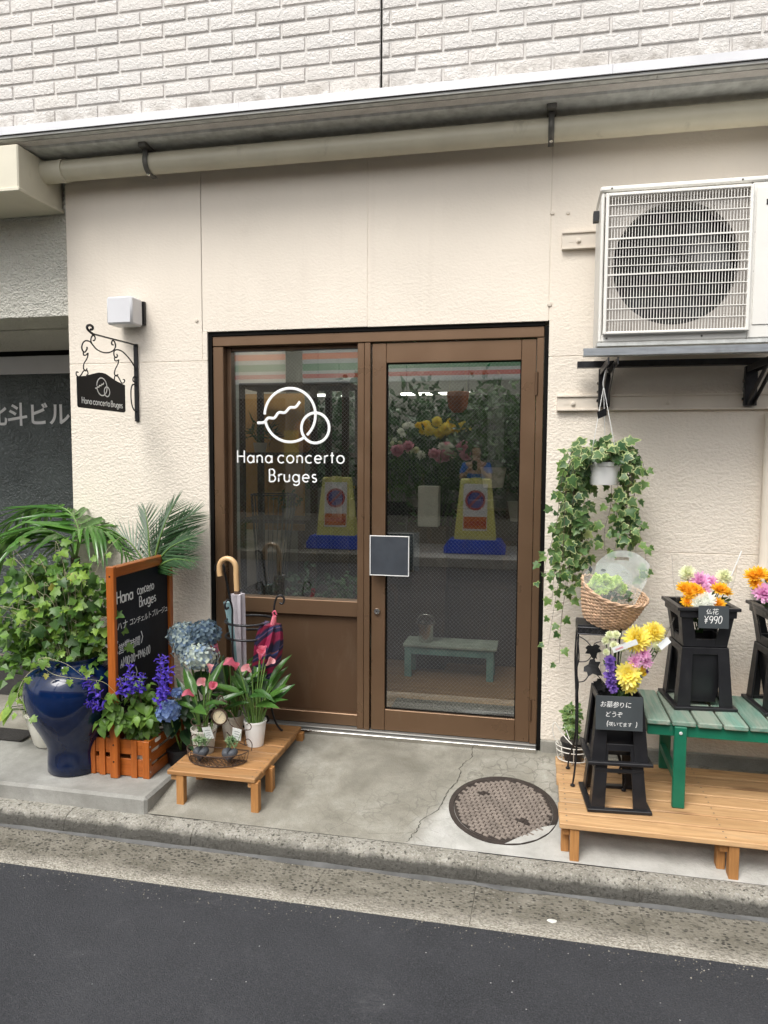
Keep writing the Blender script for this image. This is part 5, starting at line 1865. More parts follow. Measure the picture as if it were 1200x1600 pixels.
b1 = bouquet('memorial bouquet of orange mums and white pompons in the priced bucket', (.70, -.27, .70),
    [('pompon', (.645, -.26, .955), (0, -1, .6), 1.45), ('pompon', (.795, -.25, .942), (0, -1, .6), 1.45),
     ('pink', (.694, -.27, .920), (0, -1, .7), 1.25), ('pink', (.742, -.25, .914), (.1, -1, .8), 1.05), ('pink', (.706, -.30, .888), (0, -1, .2), .8),
     ('orange', (.628, -.31, .893), (-.1, -.7, 1), 1.45), ('orange', (.660, -.315, .893), (0, -.7, 1), 1.4), ('orange', (.681, -.32, .876), (.1, -1, .7), 1.3), ('orange', (.641, -.33, .880), (0, -1, .8), 1.2),
     ('orange', (.770, -.30, .893), (0, -.6, 1), 1.5), ('orange', (.792, -.295, .884), (.3, -.7, 1), 1.2), ('orange', (.634, -.34, .842), (-.1, -.8, .8), 1.15), ('orange', (.757, -.335, .838), (.1, -.8, .9), 1.2), ('orange', (.738, -.34, .830), (0, -1, .5), .9),
     ('white', (.682, -.345, .842), (-.1, -1, .6), 1.2), ('white', (.708, -.34, .852), (0, -1, .8), 1.2), ('white', (.664, -.345, .832), (-.2, -1, .4), .9)],
    [((.70, -.27, .76), (.71, -.29, .99), .09, .125, 178, 362, 18, 8, .02), ((.70, -.25, .76), (.71, -.22, 1.01), .085, .125, 0, 180, 16, 9, .02)], 41, green=60)
MB().beam((.812, -.30, .955), (.852, -.29, 1.063), .005, .003).build('tape', 'tag', b1)
b2 = bouquet('memorial bouquet of orange and pink flowers in the bucket at the picture edge', (1.04, -.27, .70),
    [('orange', (.900, -.29, .955), (-.2, -.7, 1), 1.5), ('orange', (.925, -.285, .965), (0, -.7, 1), 1.5), ('orange', (.908, -.30, .928), (-.3, -1, .5), 1.1), ('orange', (.965, -.28, .95), (0, -.8, 1), 1.3), ('orange', (1.05, -.28, .95), (0, -.8, 1), 1.4),
     ('pink', (.935, -.32, .888), (-.1, -1, .6), 1.2), ('pink', (.975, -.32, .897), (0, -1, .7), 1.3), ('pink', (.985, -.33, .86), (0, -1, .4), 1.1), ('white', (1.02, -.33, .85), (0, -1, .6), 1.2), ('pompon', (1.06, -.28, .99), (0, -1, .6), 1.4)],
    [((1.02, -.27, .76), (1.0, -.29, .99), .09, .13, 178, 362, 18, 12, .02)], 43, green=50)

# ------------------------------------------------------------------ iron plant stand, wicker basket, bagged flowers
ist = thing('plant_stand', 'black wrought iron plant stand with leaf ornaments beside the stacked stands', 'plant stand', (.285, -.37, .03))
SX, SY = .270, -.350
tp = MB()
tp.box((.182, -.424, .735), (.360, -.275, .741))
for (a, b) in (((.180, -.428), (.362, -.422)), ((.180, -.278), (.362, -.272))):
    tp.box((a[0], a[1], .7005), (b[0], b[1], .7345))
for x in (.180, .357):
    tp.box((x, -.4215, .7005), (x + .005, -.2785, .7345))
tp.build('tray', 'iron_grey', ist, bevel=.001)
lat = MB()
for k in range(7):
    x = .184 + k * .025
    lat.tube([(x, -.4295, .703), (x + .022, -.4295, .731)], .0018, 5)
    lat.tube([(x + .022, -.4295, .703), (x, -.4295, .731)], .0018, 5)
lat.tube([(.181, -.4295, .731), (.361, -.4295, .731)], .003, 6).tube([(.181, -.4295, .703), (.361, -.4295, .703)], .003, 6)
stuff(lat.build('lattice', 'iron_grey', ist))
for (x, y, fx, fy, ft) in ((.186, -.418, .178, -.430, 1), (.355, -.418, .39, -.43, 0), (.186, -.282, .165, -.25, 0), (.355, -.282, .39, -.25, 0)):
    pts = spline([(x, y, .70), (x - .004, y, .55), (x + .004, y, .38), (x + .004, y, .20), (fx + .004, fy, .09), (fx - .002, fy, .04)], 8)
    MB().tube(pts, .0042, 8).lathe([(.0005, 0), (.010, .001), (.010, .006), (.005, .010), (.0005, .011)], 12, (fx - .002, fy, .0315)).build('leg', 'iron_grey', ist, smooth=40)
tw = MB()
tw.tube(spline([(.182, -.421, .69), (.190, -.425, .60), (.181, -.423, .54), (.190, -.426, .48), (.183, -.424, .40)], 10), .003, 6)
tw.tube(spline([(.188, -.424, .49), (.215, -.428, .50), (.235, -.430, .53), (.252, -.432, .545)], 8), .0026, 6)
tw.tube(spline([(.188, -.424, .58), (.22, -.428, .585), (.24, -.43, .61), (.25, -.43, .66), (.275, -.43, .675), (.29, -.43, .69)], 8), .0022, 6)
tw.tube(spline([(.19, -.424, .69), (.22, -.428, .672), (.25, -.43, .635), (.262, -.432, .60)], 8), .0022, 6)
tw.tube(spline([(.252, -.432, .545), (.275, -.432, .52), (.30, -.43, .49)], 6), .0022, 6)
tw.build('scrollwork', 'iron_grey', ist, smooth=True)
IL = leaf_mesh('leaf', 'iron', IVY, .072, .072, .12, .1)
inst('leaf', IL, ist, frame((.243, -.436, .655), (0.1, -1, .1), (1, 0, 0)) @ Matrix.Rotation(R(190), 4, 'Z') @ scl(.85))
inst('leaf', IL, ist, frame((.228, -.438, .575), (-.1, -1, .3), (1, 0, 0)) @ Matrix.Rotation(R(232), 4, 'Z') @ scl(1.0))
inst('leaf', IL, ist, frame((.29, -.435, .50), (.1, -1, .2), (1, 0, 0)) @ Matrix.Rotation(R(140), 4, 'Z') @ scl(.8))

bk = thing('wicker_basket', 'tilted natural wicker basket on the iron plant stand', 'basket', (.30, -.35, .741))
TILT = Matrix.Translation((.300, -.352, .745)) @ Matrix.Rotation(R(12), 4, 'Y') @ Matrix.Rotation(R(13), 4, 'X')
def brad(z):
    return .088 + .052 * (z / .14) ** .7
wv = MB()
NR = 44
rows = 19
for j in range(rows):
    z = .006 + .134 * j / (rows - 1)
    pts = []
    for k in range(NR * 2):
        a = 2 * math.pi * k / (NR * 2)
        lift_ = .025 * (z / .14) * max(0, math.cos(a - math.pi)) ** 2
        r_ = brad(z) + .0022 * (1 if (k + j * 2) % 4 < 2 else -1)
        pts.append(TILT @ Vector((r_ * math.cos(a), r_ * .92 * math.sin(a), z + lift_)))
    wv.tube(pts, .0036, 5, closed=True)
wv.build('weave', 'wicker', bk, smooth=True)
rb = MB()
for k in range(NR):
    a = 2 * math.pi * (k + .5) / NR
    rb.tube([TILT @ Vector((brad(z) * math.cos(a), brad(z) * .92 * math.sin(a), z + .025 * (z / .14) * max(0, math.cos(a - math.pi)) ** 2)) for z in (.0, .04, .08, .12, .142)], .0026, 5)
rb.build('ribs', 'wicker', bk, smooth=True)
rm = MB()
for q in range(2):
    rm.tube([TILT @ Vector(((brad(.142) + .004 * math.cos(11 * a + q * 3)) * math.cos(a), (brad(.142) * .92 + .003 * math.cos(11 * a + q * 3)) * math.sin(a),
             .144 + .004 * math.sin(11 * a + q * 3) + .026 * max(0, math.cos(a - math.pi)) ** 2)) for a in [2 * math.pi * k / 88 for k in range(88)]], .0045, 6, closed=True)
rm.build('rim', 'wicker', bk, smooth=True)
MB().lathe([(.0005, .004), (.087, .006)], 30).place('floor', 'wicker', bk, TILT)
gf_ = thing('bagged_flowers', 'pale green flowers in a translucent carrier bag inside the wicker basket', 'flowers', (.29, -.35, .76))
rd = random.Random(5)
for k in range(46):
    a, q = rd.uniform(0, 6.28), math.sqrt(rd.random())
    p = Vector((.290 + .075 * q * math.cos(a), -.405 + .035 * q * math.sin(a) - .035 * (1 - q), .905 + .05 * (1 - q * q) + rd.uniform(-.02, .01)))
    bloom('green', gf_, p, (p.x - .292, -.08, .06 + rd.uniform(-.03, .06)), rd.uniform(.7, 1.1), rd)
gs2 = MB()
for k in range(12):
    gs2.tube([(.292 + rd.uniform(-.06, .06), -.38, .89), (.30 + rd.uniform(-.02, .02), -.36, .77)], .003, 5)
for k in range(40):
    c = Vector((.30 + rd.uniform(-.09, .10), -.37 + rd.uniform(-.03, .04), rd.uniform(.84, .91)))
    d = Vector((rd.uniform(-1, 1), rd.uniform(-1, .3), rd.uniform(-.3, .6))).normalized()
    s_ = d.orthogonal().normalized() * .012
    gs2.add([c, c + d * .02 + s_, c + d * .042, c + d * .02 - s_], [(0, 1, 2, 3)])
stuff(gs2.build('stems', 'leaf_mid', gf_))
def m_bag(lo_=.10, hi_=.30):
    m, nt, p = new_mat('frosted_bag')
    w = NT(nt)
    p.inputs['Base Color'].default_value = (.80, .86, .85, 1)
    p.inputs['Roughness'].default_value = .3
    tr = w.n('BsdfTransparent')
    tr.inputs[0].default_value = (.95, .98, .97, 1)
    w.l(w.bump(w.noise(w.pos(), 18, 3), .4, .02), p.inputs['Normal'])
    mx = w.n('MixShader')
    w.l(w.ramp(w.noise(w.pos(), 7, 3), [(.3, lo_), (.7, hi_)]), mx.inputs[0])
    w.l(tr.outputs[0], mx.inputs[1])
    w.l(p.outputs[0], mx.inputs[2])
    w.l(mx.outputs[0], nt.nodes['Material Output'].inputs['Surface'])
    return m
M['bag'] = m_bag()
def bag_sheet(x0, x1, z0, z1, y0, y1, bow, hole, lean, seed):
    """one side of a carrier bag: a bowed sheet with rounded top and a hand hole"""
    rd = random.Random(seed)
    mb = MB()
    NX, NZ = 22, 18
    idx = {}
    for j in range(NZ + 1):
        v = j / NZ
        for i in range(NX + 1):
            u = i / NX
            top = z1 - .055 * abs(2 * u - 1) ** 2.4
            z = z0 + (top - z0) * v
            wdt = (x1 - x0) * (.72 + .28 * min(1, v * 1.6))
            x = (x0 + x1) / 2 + (u - .5) * wdt + lean * v
            y = y0 + (y1 - y0) * v - bow * math.sin(math.pi * u) * (1 - .5 * v) + .006 * math.sin(9 * u + 5 * v + seed) + rd.uniform(-.0015, .0015)
            idx[i, j] = len(mb.v)
            mb.v.append(Vector((x, y, z)))
    for j in range(NZ):
        for i in range(NX):
            u, v = (i + .5) / NX, (j + .5) / NZ
            if hole and abs(u - .5) < .13 and abs(v - .86) < .045:
                continue
            mb.f.append((idx[i, j], idx[i + 1, j], idx[i + 1, j + 1], idx[i, j + 1]))
    return mb
bgm = bag_sheet(.200, .395, .80, 1.02, -.42, -.45, .045, False, .0, 2)
bgo = bgm.build('bag', 'bag', gf_, smooth=True)
bag_sheet(.225, .445, .80, 1.052, -.345, -.33, -.03, True, .035, 5).build('bag_back', m_bag(.16, .40), bgo, smooth=True)
mk = MB()
mk.extrude([(0, -.016), (.009, 0), (0, .016), (-.009, 0)], .001, Matrix.Translation((.226, -.452, .985)) @ Matrix.Rotation(R(-8), 4, 'Y') @ WALLM)
mk.extrude([(.011 * math.cos(R(a)), .006 * math.sin(R(a))) for a in range(0, 360, 30)], .001, Matrix.Translation((.277, -.464, .985)) @ WALLM)
mk.build('print', 'card', gf_)

# ------------------------------------------------------------------ white wire pot holder with a small plant
wh = thing('wire_pot_holder', 'white wire pot holder on the pine boards against the wall', 'pot holder', (.185, -.15, .03))
mb = MB()
for r_, z in ((.070, .046), (.076, .088), (.080, .112)):
    mb.tube([(.190 + r_ * math.cos(a), -.158 + r_ * .8 * math.sin(a), z) for a in [2 * math.pi * k / 28 for k in range(28)]], .0026, 6, closed=True)
for k in range(8):
    a = 2 * math.pi * k / 8
    mb.tube([(.190 + r_ * math.cos(a), -.158 + r_ * .8 * math.sin(a), z) for r_, z in ((.0, .036), (.05, .036), (.070, .046), (.076, .088), (.080, .112))], .002, 5)
mb.tube(spline([(.125, -.175, .112), (.100, -.175, .15), (.094, -.175, .195), (.105, -.175, .215), (.135, -.18, .17), (.185, -.215, .13), (.225, -.2, .112)], 8), .0026, 6)
mb.tube(spline([(.112, -.165, .20), (.13, -.16, .185), (.150, -.165, .19), (.17, -.2, .15)], 8), .0022, 6)
for a in (.4, 2.5, 4.6):
    mb.tube([(.190 + .06 * math.cos(a), -.158 + .05 * math.sin(a), .042), (.190 + .06 * math.cos(a), -.158 + .05 * math.sin(a), .032)], .003, 5)
mb.build('wire', 'white_wire', wh, smooth=True)
sp_ = thing('potted_shrub', 'small pale-leaved shrub in a dark pot held by white wire', 'plant', (.190, -.158, .037))
MB().lathe([(.040, 0), (.056, .085), (.06, .087), (.06, .095), (.050, .093), (.0005, .085)], 20, (.190, -.158, .038)).build('pot', 'black_plastic', sp_, smooth=40)
SL = leaf_mesh('leaf', 'leaf_ivy_green', OVATE, .026, .018, .2, .3)
rd = random.Random(61)
sm = MB()
for k in range(16):
    a = rd.uniform(0, 6.28)
    q = rd.uniform(.2, 1)
    tip = Vector((.190 + .055 * q * math.cos(a), -.165 + .045 * q * math.sin(a), .16 + rd.uniform(.03, .14)))
    P = spline([(.190, -.158, .13), ((.19 + tip.x) / 2, -.16, .18), tip], 6)
    sm.tube(P, .0014, 4)
    for p in P[4:]:
        for s_ in (1, 2):
            d = Vector((rd.uniform(-1, 1), rd.uniform(-1, .4), rd.uniform(-.1, .8))).normalized()
            inst('leaf', SL, sp_, frame(p, (rd.uniform(-.4, .4), -.6, rd.uniform(.2, 1)), d) @ Matrix.Rotation(rd.uniform(0, 6.28), 4, 'Z') @ scl(rd.uniform(.7, 1.2)))
sm.build('stems', 'stem_green', sp_)

# ------------------------------------------------------------------ hanging ivy
iv = thing('hanging_ivy', 'variegated ivy trailing from a white hanging pot below the shelf', 'plant', (.288, -.25, 1.33))
IX, IY, IZ = .288, -.25, 1.335
MB().lathe([(.058, 0), (.060, .004), (.0665, .074), (.0665, .082), (.0725, .083), (.0725, .100), (.067, .100), (.064, .085), (.0005, .080)], 36, (IX, IY, IZ)).build('pot', 'white_plastic', iv, smooth=40)
hk = MB()
for a in (200, 320, 80):
    hk.tube([(IX + .068 * math.cos(R(a)), IY + .068 * math.sin(R(a)), IZ + .095), (IX - .012, IY, IZ + .43)], .0016, 5)
hk.tube(spline([(IX - .012, IY, IZ + .425), (IX - .014, IY, IZ + .45), (IX - .004, IY, IZ + .50), (IX + .006, IY, IZ + .49)], 6), .0028, 6)
hk.build('hanger', 'white_plastic', iv, smooth=True)
tgm = MB().extrude([(-.017, -.022), (.02, -.006), (.016, .026), (-.022, .008)], .0012, Matrix.Translation((.272, -.262, 1.645)) @ WALLM).build('tag', 'sign_black', iv)
rd = random.Random(99)
stm = MB()
nleaf = 0
top = IZ + .10
# mound above the pot
for k in range(26):
    a = rd.uniform(0, 6.28)
    q = rd.uniform(.3, 1.0)
    e_ = (IX + .17 * q * math.cos(a), IY + .11 * q * math.sin(a) - .02, top + rd.uniform(.0, .10) * (1.3 - q))
    nleaf += vine(iv, stm, [(IX + .03 * math.cos(a), IY + .03 * math.sin(a), top - .02), ((IX * 1 + e_[0]) / 2, (IY + e_[1]) / 2, top + .06), e_], rd, .030, IVY_M, .8, 1.3, out=(rd.uniform(-.3, .3), -.8, .7))
# curtains: (start angle, x end, y end, z end, gap)
for (xs, xe, ze, gap, sk, ms) in (
        (.20, .155, 1.03, .026, 0, IVY_M), (.21, .120, .93, .028, 0, IVY_M), (.195, .175, .90, .028, .05, IVY_M), (.185, .095, .98, .030, .05, IVY_G), (.21, .205, .87, .030, .05, IVY_M),
        (.19, .075, .78, .036, .1, IVY_G), (.20, .120, .70, .036, .15, IVY_G), (.205, .190, .98, .026, 0, IVY_M), (.18, .135, 1.12, .026, 0, IVY_M), (.20, .155, .80, .032, .1, IVY_G),
        (.25, .235, 1.00, .034, 0, IVY_G), (.30, .30, 1.04, .036, 0, IVY_G), (.33, .345, 1.02, .034, 0, IVY_G),
        (.36, .400, 1.12, .030, 0, IVY_M), (.365, .420, .97, .036, .1, IVY_G), (.37, .475, .93, .05, .15, IVY_G), (.35, .385, 1.05, .03, 0, IVY_M), (.18, .030, .86, .06, .2, IVY_G),
        (.19, .060, .60, .055, .2, IVY_G), (.19, .115, .52, .06, .2, IVY_G)):
    yy = IY + rd.uniform(-.07, .08)
    zt = top + rd.uniform(-.01, .03)
    kx = (xe - xs)
    out_ = .05 if xe > IX else -.05
    ctrl = [((xs + IX) / 2, yy, zt), (xs + out_ * .5, yy - .02, zt + .005), (xs + kx * .35 + out_ * .4, yy - .02, zt - .10 * (1.6 - ze)), (xs + kx * .6 + rd.uniform(-.02, .02), yy, zt + (ze - zt) * .5),
            (xs + kx * .85 + rd.uniform(-.02, .02), yy + .01, zt + (ze - zt) * .78), (xe, yy, ze)]
    nleaf += vine(iv, stm, ctrl, rd, gap, ms, .7, 1.2, out=(rd.uniform(-.25, .25), -1, .2), skip=sk)
# wandering tendrils
for ctrl in ([(.42, -.22, .97), (.445, -.22, .93), (.475, -.21, .935), (.47, -.21, .90)], [(.36, -.25, 1.45), (.43, -.24, 1.47), (.46, -.24, 1.40), (.475, -.23, 1.36)],
             [(.11, -.26, .95), (.06, -.25, .93), (.015, -.25, .935), (-.01, -.25, .90)], [(.37, -.24, 1.42), (.42, -.22, 1.30), (.445, -.22, 1.16), (.46, -.22, 1.05)]):
    nleaf += vine(iv, stm, ctrl, rd, .045, IVY_G, .7, 1.0, r=.0011, skip=.1)
stm.build('stems', 'stem_brown', iv, smooth=True)
# the thicket of leaves behind the countable ones
ifm = MB()
M['leaf_ivy_in'] = m_leaf('leaf_ivy_inner', (.03, .085, .025), (.15, .26, .08), rnd=False, trans=.28)
for k in range(360):
    if k < 130:
        a, q = rd.uniform(0, 6.28), math.sqrt(rd.random())
        c = Vector((IX + .15 * q * math.cos(a), IY + .10 * q * math.sin(a), top + rd.uniform(-.03, .10) * (1.2 - q)))
    elif k < 290:
        t_ = rd.random() ** 1.3
        c = Vector((.185 - .06 * t_ + rd.gauss(0, .035 + .015 * t_), IY + rd.uniform(-.06, .09), top - .02 - .52 * t_))
    else:
        t_ = rd.random() ** 1.3
        c = Vector((.375 + .02 * t_ + rd.gauss(0, .03), IY + rd.uniform(-.05, .08), top - .02 - .36 * t_))
    if abs(c.x - IX) < .068 and IZ - .01 < c.z < IZ + .10 and c.y < IY + .03:
        continue
    m_ = frame(c, (rd.uniform(-.5, .5), rd.uniform(-1, -.3), rd.uniform(-.1, .8)), (rd.uniform(-1, 1), rd.uniform(-.4, .4), rd.uniform(-.6, .6)))
    L = rd.uniform(.026, .045)
    pts_ = [(x, y) for x, y in IVY] + [(-x, y) for x, y in reversed(IVY) if x > 0]
    b0 = len(ifm.v)
    ifm.v += [m_ @ Vector((x * L, y * L, abs(x) * L * .25)) for x, y in pts_] + [m_ @ Vector((0, .4 * L, 0))]
    n_ = len(pts_)
    ifm.f += [(b0 + i, b0 + (i + 1) % n_, b0 + n_) for i in range(n_)]
stuff(ifm.build('inner_foliage', 'leaf_ivy_in', iv))

# ------------------------------------------------------------------ manhole cover and litter
mc = thing('manhole_cover', 'round brick-patterned iron manhole cover set in the concrete apron', 'manhole cover', (-.118, -.482, apz(-.482)))
MM = Matrix.Translation((-.118, -.482, apz(-.482))) @ Matrix.Rotation(math.atan(.16), 4, 'X')
M['mh_iron'] = pm('manhole_iron', (.25, .21, .18), .62, .25, var=.2, vs=14, bump=.3, bs=160, stain=((.33, .30, .26), .8, 5, .6))
M['mh_dark'] = pm('manhole_recess', (.040, .030, .025), .8, .1, var=.3, vs=30, bump=.3, bs=120)
MB().lathe([(.236, -.004), (.236, .0040), (.2155, .0045), (.213, .001)], 64).place('ring', 'mh_dark', mc, MM, smooth=20)
MB().lathe([(.212, .0022), (.0005, .0022)], 64).place('plate', 'mh_dark', mc, MM)
tr = MB()
AR = R(-27)
bl, bw, gp = .0285, .0125, .0040
for j in range(-14, 15):
    for i in range(-8, 9):
        cx = i * (bl + gp) + ((bl + gp) / 2 if j % 2 else 0)
        cy = j * (bw + gp)
        x, y = cx * math.cos(AR) - cy * math.sin(AR), cx * math.sin(AR) + cy * math.cos(AR)
        rr_ = math.hypot(x, y)
        if rr_ > .2055 or (abs(cx + .118) < .02 and abs(cy - .042) < .014) or (abs(cx - .118) < .026 and abs(cy + .028) < .014):
            continue
        L_ = min(bl, 2 * (.2085 - rr_) + .008) 
        m_ = MM @ Matrix.Translation((x, y, .0023)) @ Matrix.Rotation(AR, 4, 'Z')
        a_, b_, h_ = L_ / 2, bw / 2, .0042
        i_ = .0015
        tr.add([m_ @ Vector(q) for q in ((-a_, -b_, 0), (a_, -b_, 0), (a_, b_, 0), (-a_, b_, 0), (-a_ + i_, -b_ + i_, h_), (a_ - i_, -b_ + i_, h_), (a_ - i_, b_ - i_, h_), (-a_ + i_, b_ - i_, h_))],
               [(4, 5, 6, 7), (0, 1, 5, 4), (1, 2, 6, 5), (2, 3, 7, 6), (3, 0, 4, 7)])
stuff(tr.build('tread', 'mh_iron', mc))
for cx, cy in ((-.118, .042), (.118, -.028)):
    x, y = cx * math.cos(AR) - cy * math.sin(AR), cx * math.sin(AR) + cy * math.cos(AR)
    mb = MB()
    for dx in (-.011, .011):
        mb.box((dx - .008, -.010, .0026), (dx + .008, .010, .006))
    mb.box((-.024, -.013, .0024), (.024, .013, .0032))
    mb.place('keyhole', 'mh_dark', mc, MM @ Matrix.Translation((x, y, 0)) @ Matrix.Rotation(AR, 4, 'Z'), bevel=.001)
cm = MB()
n = 16
rd = random.Random(4)
cp = [(-20, .235), (-28, .205), (-40, .185), (-55, .19), (-70, .20), (-82, .225), (-86, .235), (-70, .236), (-52, .236), (-35, .236)]
k0 = len(cm.v)
for a, r_ in cp:
    cm.v.append(MM @ Vector((r_ * math.cos(R(a)), r_ * math.sin(R(a)), .0062)))
cm.f.append(tuple(range(len(cp))))
cm.build('cement_smear', 'apron', mc)
lt_ = MB()
for k in range(12):
    a = 2 * math.pi * k / 12
    lt_.v.append(Vector((.081 + .018 * math.cos(a) * U(.8, 1.1), -1.064 + .011 * math.sin(a), -.1835 + U(0, .003))))
lt_.v.append(Vector((.081, -1.064, -.178)))
for k in range(12):
    lt_.f.append((k, (k + 1) % 12, 12))
lo2 = lt_.build('fallen_petal', 'p_white')
tag(lo2, 'single white petal lying in the gutter near the manhole', 'petal')

# ------------------------------------------------------------------ cube wall lamp
wl = thing('wall_lamp', 'frosted white cube wall lamp on a black mount above the hanging sign', 'lamp', (-2.14, -.06, 2.2))
MB().box((-2.215, -.132, 2.136), (-2.068, -.022, 2.279)).build('shade', 'lamp_white', wl, bevel=.010, smooth=40)
MB().box((-2.2, -.021, 2.150), (-2.062, -.0005, 2.272)).build('mount', 'iron', wl, bevel=.002)
# ------------------------------------------------------------------ hanging iron sign, square to the wall
SXX = -2.123
sg = thing('hanging_sign', 'black arched sign hanging from a scrolled iron wall bracket', 'sign', (SXX, -.3, 1.66))
def yz(L):
    return [Vector((SXX, y, z)) for y, z in L]
sb = MB().box((SXX - .011, -.012, 1.640), (SXX + .011, -.001, 2.052)).build('wall_bar', 'iron', sg, bevel=.001)
br = MB()
br.beam((SXX, -.012, 2.047), (SXX, -.392, 2.041), .012, .006)
br.tube(spline(yz([(-.39, 2.041), (-.4142, 2.0484), (-.4328, 2.0588), (-.4323, 2.0715), (-.4099, 2.0796), (-.39, 2.0754), (-.392, 2.0636), (-.4061, 2.0589)]), 5), .006, 8)
BIG = [(-.4386, 1.9717), (-.4406, 1.9601), (-.4586, 1.9439), (-.4733, 1.9485), (-.48, 1.9655), (-.468, 1.9875), (-.445, 2.0002), (-.4146, 2.0004), (-.392, 1.9879), (-.3613, 1.9718), (-.3136, 1.9647), (-.2641, 1.9694), (-.2213, 1.9852), (-.199, 2.0078), (-.2025, 2.029), (-.2193, 2.0375), (-.2308, 2.027), (-.2287, 2.0153), (-.2159, 2.0149)]
CURL = [(-.3958, 1.9896), (-.4068, 2.0039), (-.4022, 2.023), (-.3862, 2.0348), (-.3731, 2.03), (-.3737, 2.0161), (-.3872, 2.0093)]
RIGHT = [(-.008, 1.9092), (-.0352, 1.9415), (-.0805, 1.9707), (-.1339, 1.993), (-.1778, 1.9964), (-.2084, 1.9871), (-.2135, 1.967), (-.2011, 1.9542), (-.1835, 1.9615), (-.1874, 1.9731)]
BOW = [(-.0061, 1.8302), (-.0391, 1.8345), (-.0586, 1.8123), (-.0629, 1.7714), (-.057, 1.7314), (-.0393, 1.7021), (-.0112, 1.6911)]
CU2 = [(-.0054, 1.8482), (-.0338, 1.8503), (-.0399, 1.8649), (-.0233, 1.8794), (-.0074, 1.8735)]
for L in (BIG, CURL, RIGHT, BOW, CU2):
    br.tube(spline(yz(L), 5), .0036, 6)
br.build('scroll_bracket', 'iron', sg, smooth=50)
for L in ([(-.4698, 1.9422), (-.4667, 1.9292), (-.4493, 1.9316), (-.4322, 1.9431), (-.4409, 1.9169), (-.4645, 1.8911), (-.4707, 1.8677), (-.4547, 1.8561), (-.4428, 1.8689)],
          [(-.2097, 1.953), (-.206, 1.938), (-.1844, 1.9395), (-.171, 1.9461), (-.1806, 1.9229), (-.2034, 1.8957), (-.2129, 1.8703), (-.1961, 1.8601), (-.1809, 1.8716)],
          [(-.5108, 1.8427), (-.5253, 1.8432), (-.5273, 1.8296), (-.5116, 1.8225), (-.4929, 1.8313), (-.4697, 1.8543), (-.4432, 1.8597), (-.4362, 1.8446), (-.4479, 1.8364)],
          [(-.2141, 1.8411), (-.2091, 1.8586), (-.1915, 1.8655), (-.1703, 1.8507), (-.1489, 1.8308), (-.1264, 1.8356), (-.1196, 1.8488), (-.1348, 1.8506)]):
    MB().tube(spline(yz(L), 5), .003, 6).build('hook', 'iron', sg, smooth=50)
BRD = [(-.5229, 1.822), (-.45, 1.834), (-.3976, 1.849), (-.35, 1.8605), (-.3217, 1.8625), (-.29, 1.8605), (-.25, 1.849), (-.195, 1.834), (-.1222, 1.822), (-.1225, 1.689), (-.1275, 1.682), (-.136, 1.679), (-.51, 1.679), (-.518, 1.682), (-.5225, 1.689)]
FACEX = Matrix(((0, 0, 1, 0), (1, 0, 0, 0), (0, 1, 0, 0), (0, 0, 0, 1)))       # x -> +Y, y -> +Z, z -> +X
bdm = MB().extrude([(y, z) for y, z in reversed(BRD)], .008, Matrix.Translation((SXX - .004, 0, 0)) @ FACEX)
bo_ = bdm.build('board', 'sign_black', sg, bevel=.0015, fix=True)
pr = MB()
logo(pr, Matrix.Translation((SXX + .0045, -.332, 1.793)) @ FACEX, .043, .0032, .001)
L0 = strokes(MB(), 'Hana concerto Bruges', Matrix(), 1.0, gap=.2, space=.22, narrow=.95)
strokes(pr, 'Hana concerto Bruges', Matrix.Translation((SXX + .0045, -.4955, 1.7005)) @ FACEX, .347 / L0, gap=.2, r=.085, space=.22, narrow=.95)
pr.build('lettering', 'vinyl_white', bo_)

# ------------------------------------------------------------------ blue urn with its leafy creeper
UX, UY, UZ = -2.155, -.555, -.050
urn = thing('glazed_urn', 'tall dark blue glazed urn on the concrete step', 'urn', (UX, UY, UZ))
PF = [(.0005, 0), (.120, 0), (.129, .006), (.1285, .055), (.126, .100), (.132, .135), (.154, .185), (.188, .255), (.212, .320), (.224, .375), (.2265, .405), (.221, .445), (.204, .487), (.175, .517), (.146, .535), (.130, .545), (.127, .555), (.132, .563), (.130, .570), (.120, .570), (.116, .555), (.135, .50), (.0005, .49)]
PF = [(r_, z * .965) for r_, z in PF]
MB().lathe(PF, 64, (UX, UY, UZ)).build('body', 'blue_glaze', urn, smooth=60)
MB().lathe([(.128, .486), (.0005, .495)], 30, (UX, UY, UZ)).build('soil', 'soil', urn)
FIVE_M = [leaf_mesh('leaf', 'leaf_bright', FIVE, L, L * 1.05, f, d) for L, f, d in ((.056, .25, .3), (.047, -.15, .25), (.041, .4, .45))]
FIVE_D = [leaf_mesh('leaf', 'leaf_mid', FIVE, L, L * 1.05, f, d) for L, f, d in ((.06, .25, .3), (.05, -.2, .35))]
cr = thing('creeper', 'sprawling bright green creeper growing from the blue urn', 'plant', (UX, UY, UZ + .5))
rd = random.Random(17)
stm = MB()
nl = 0
MTH = UZ + .525
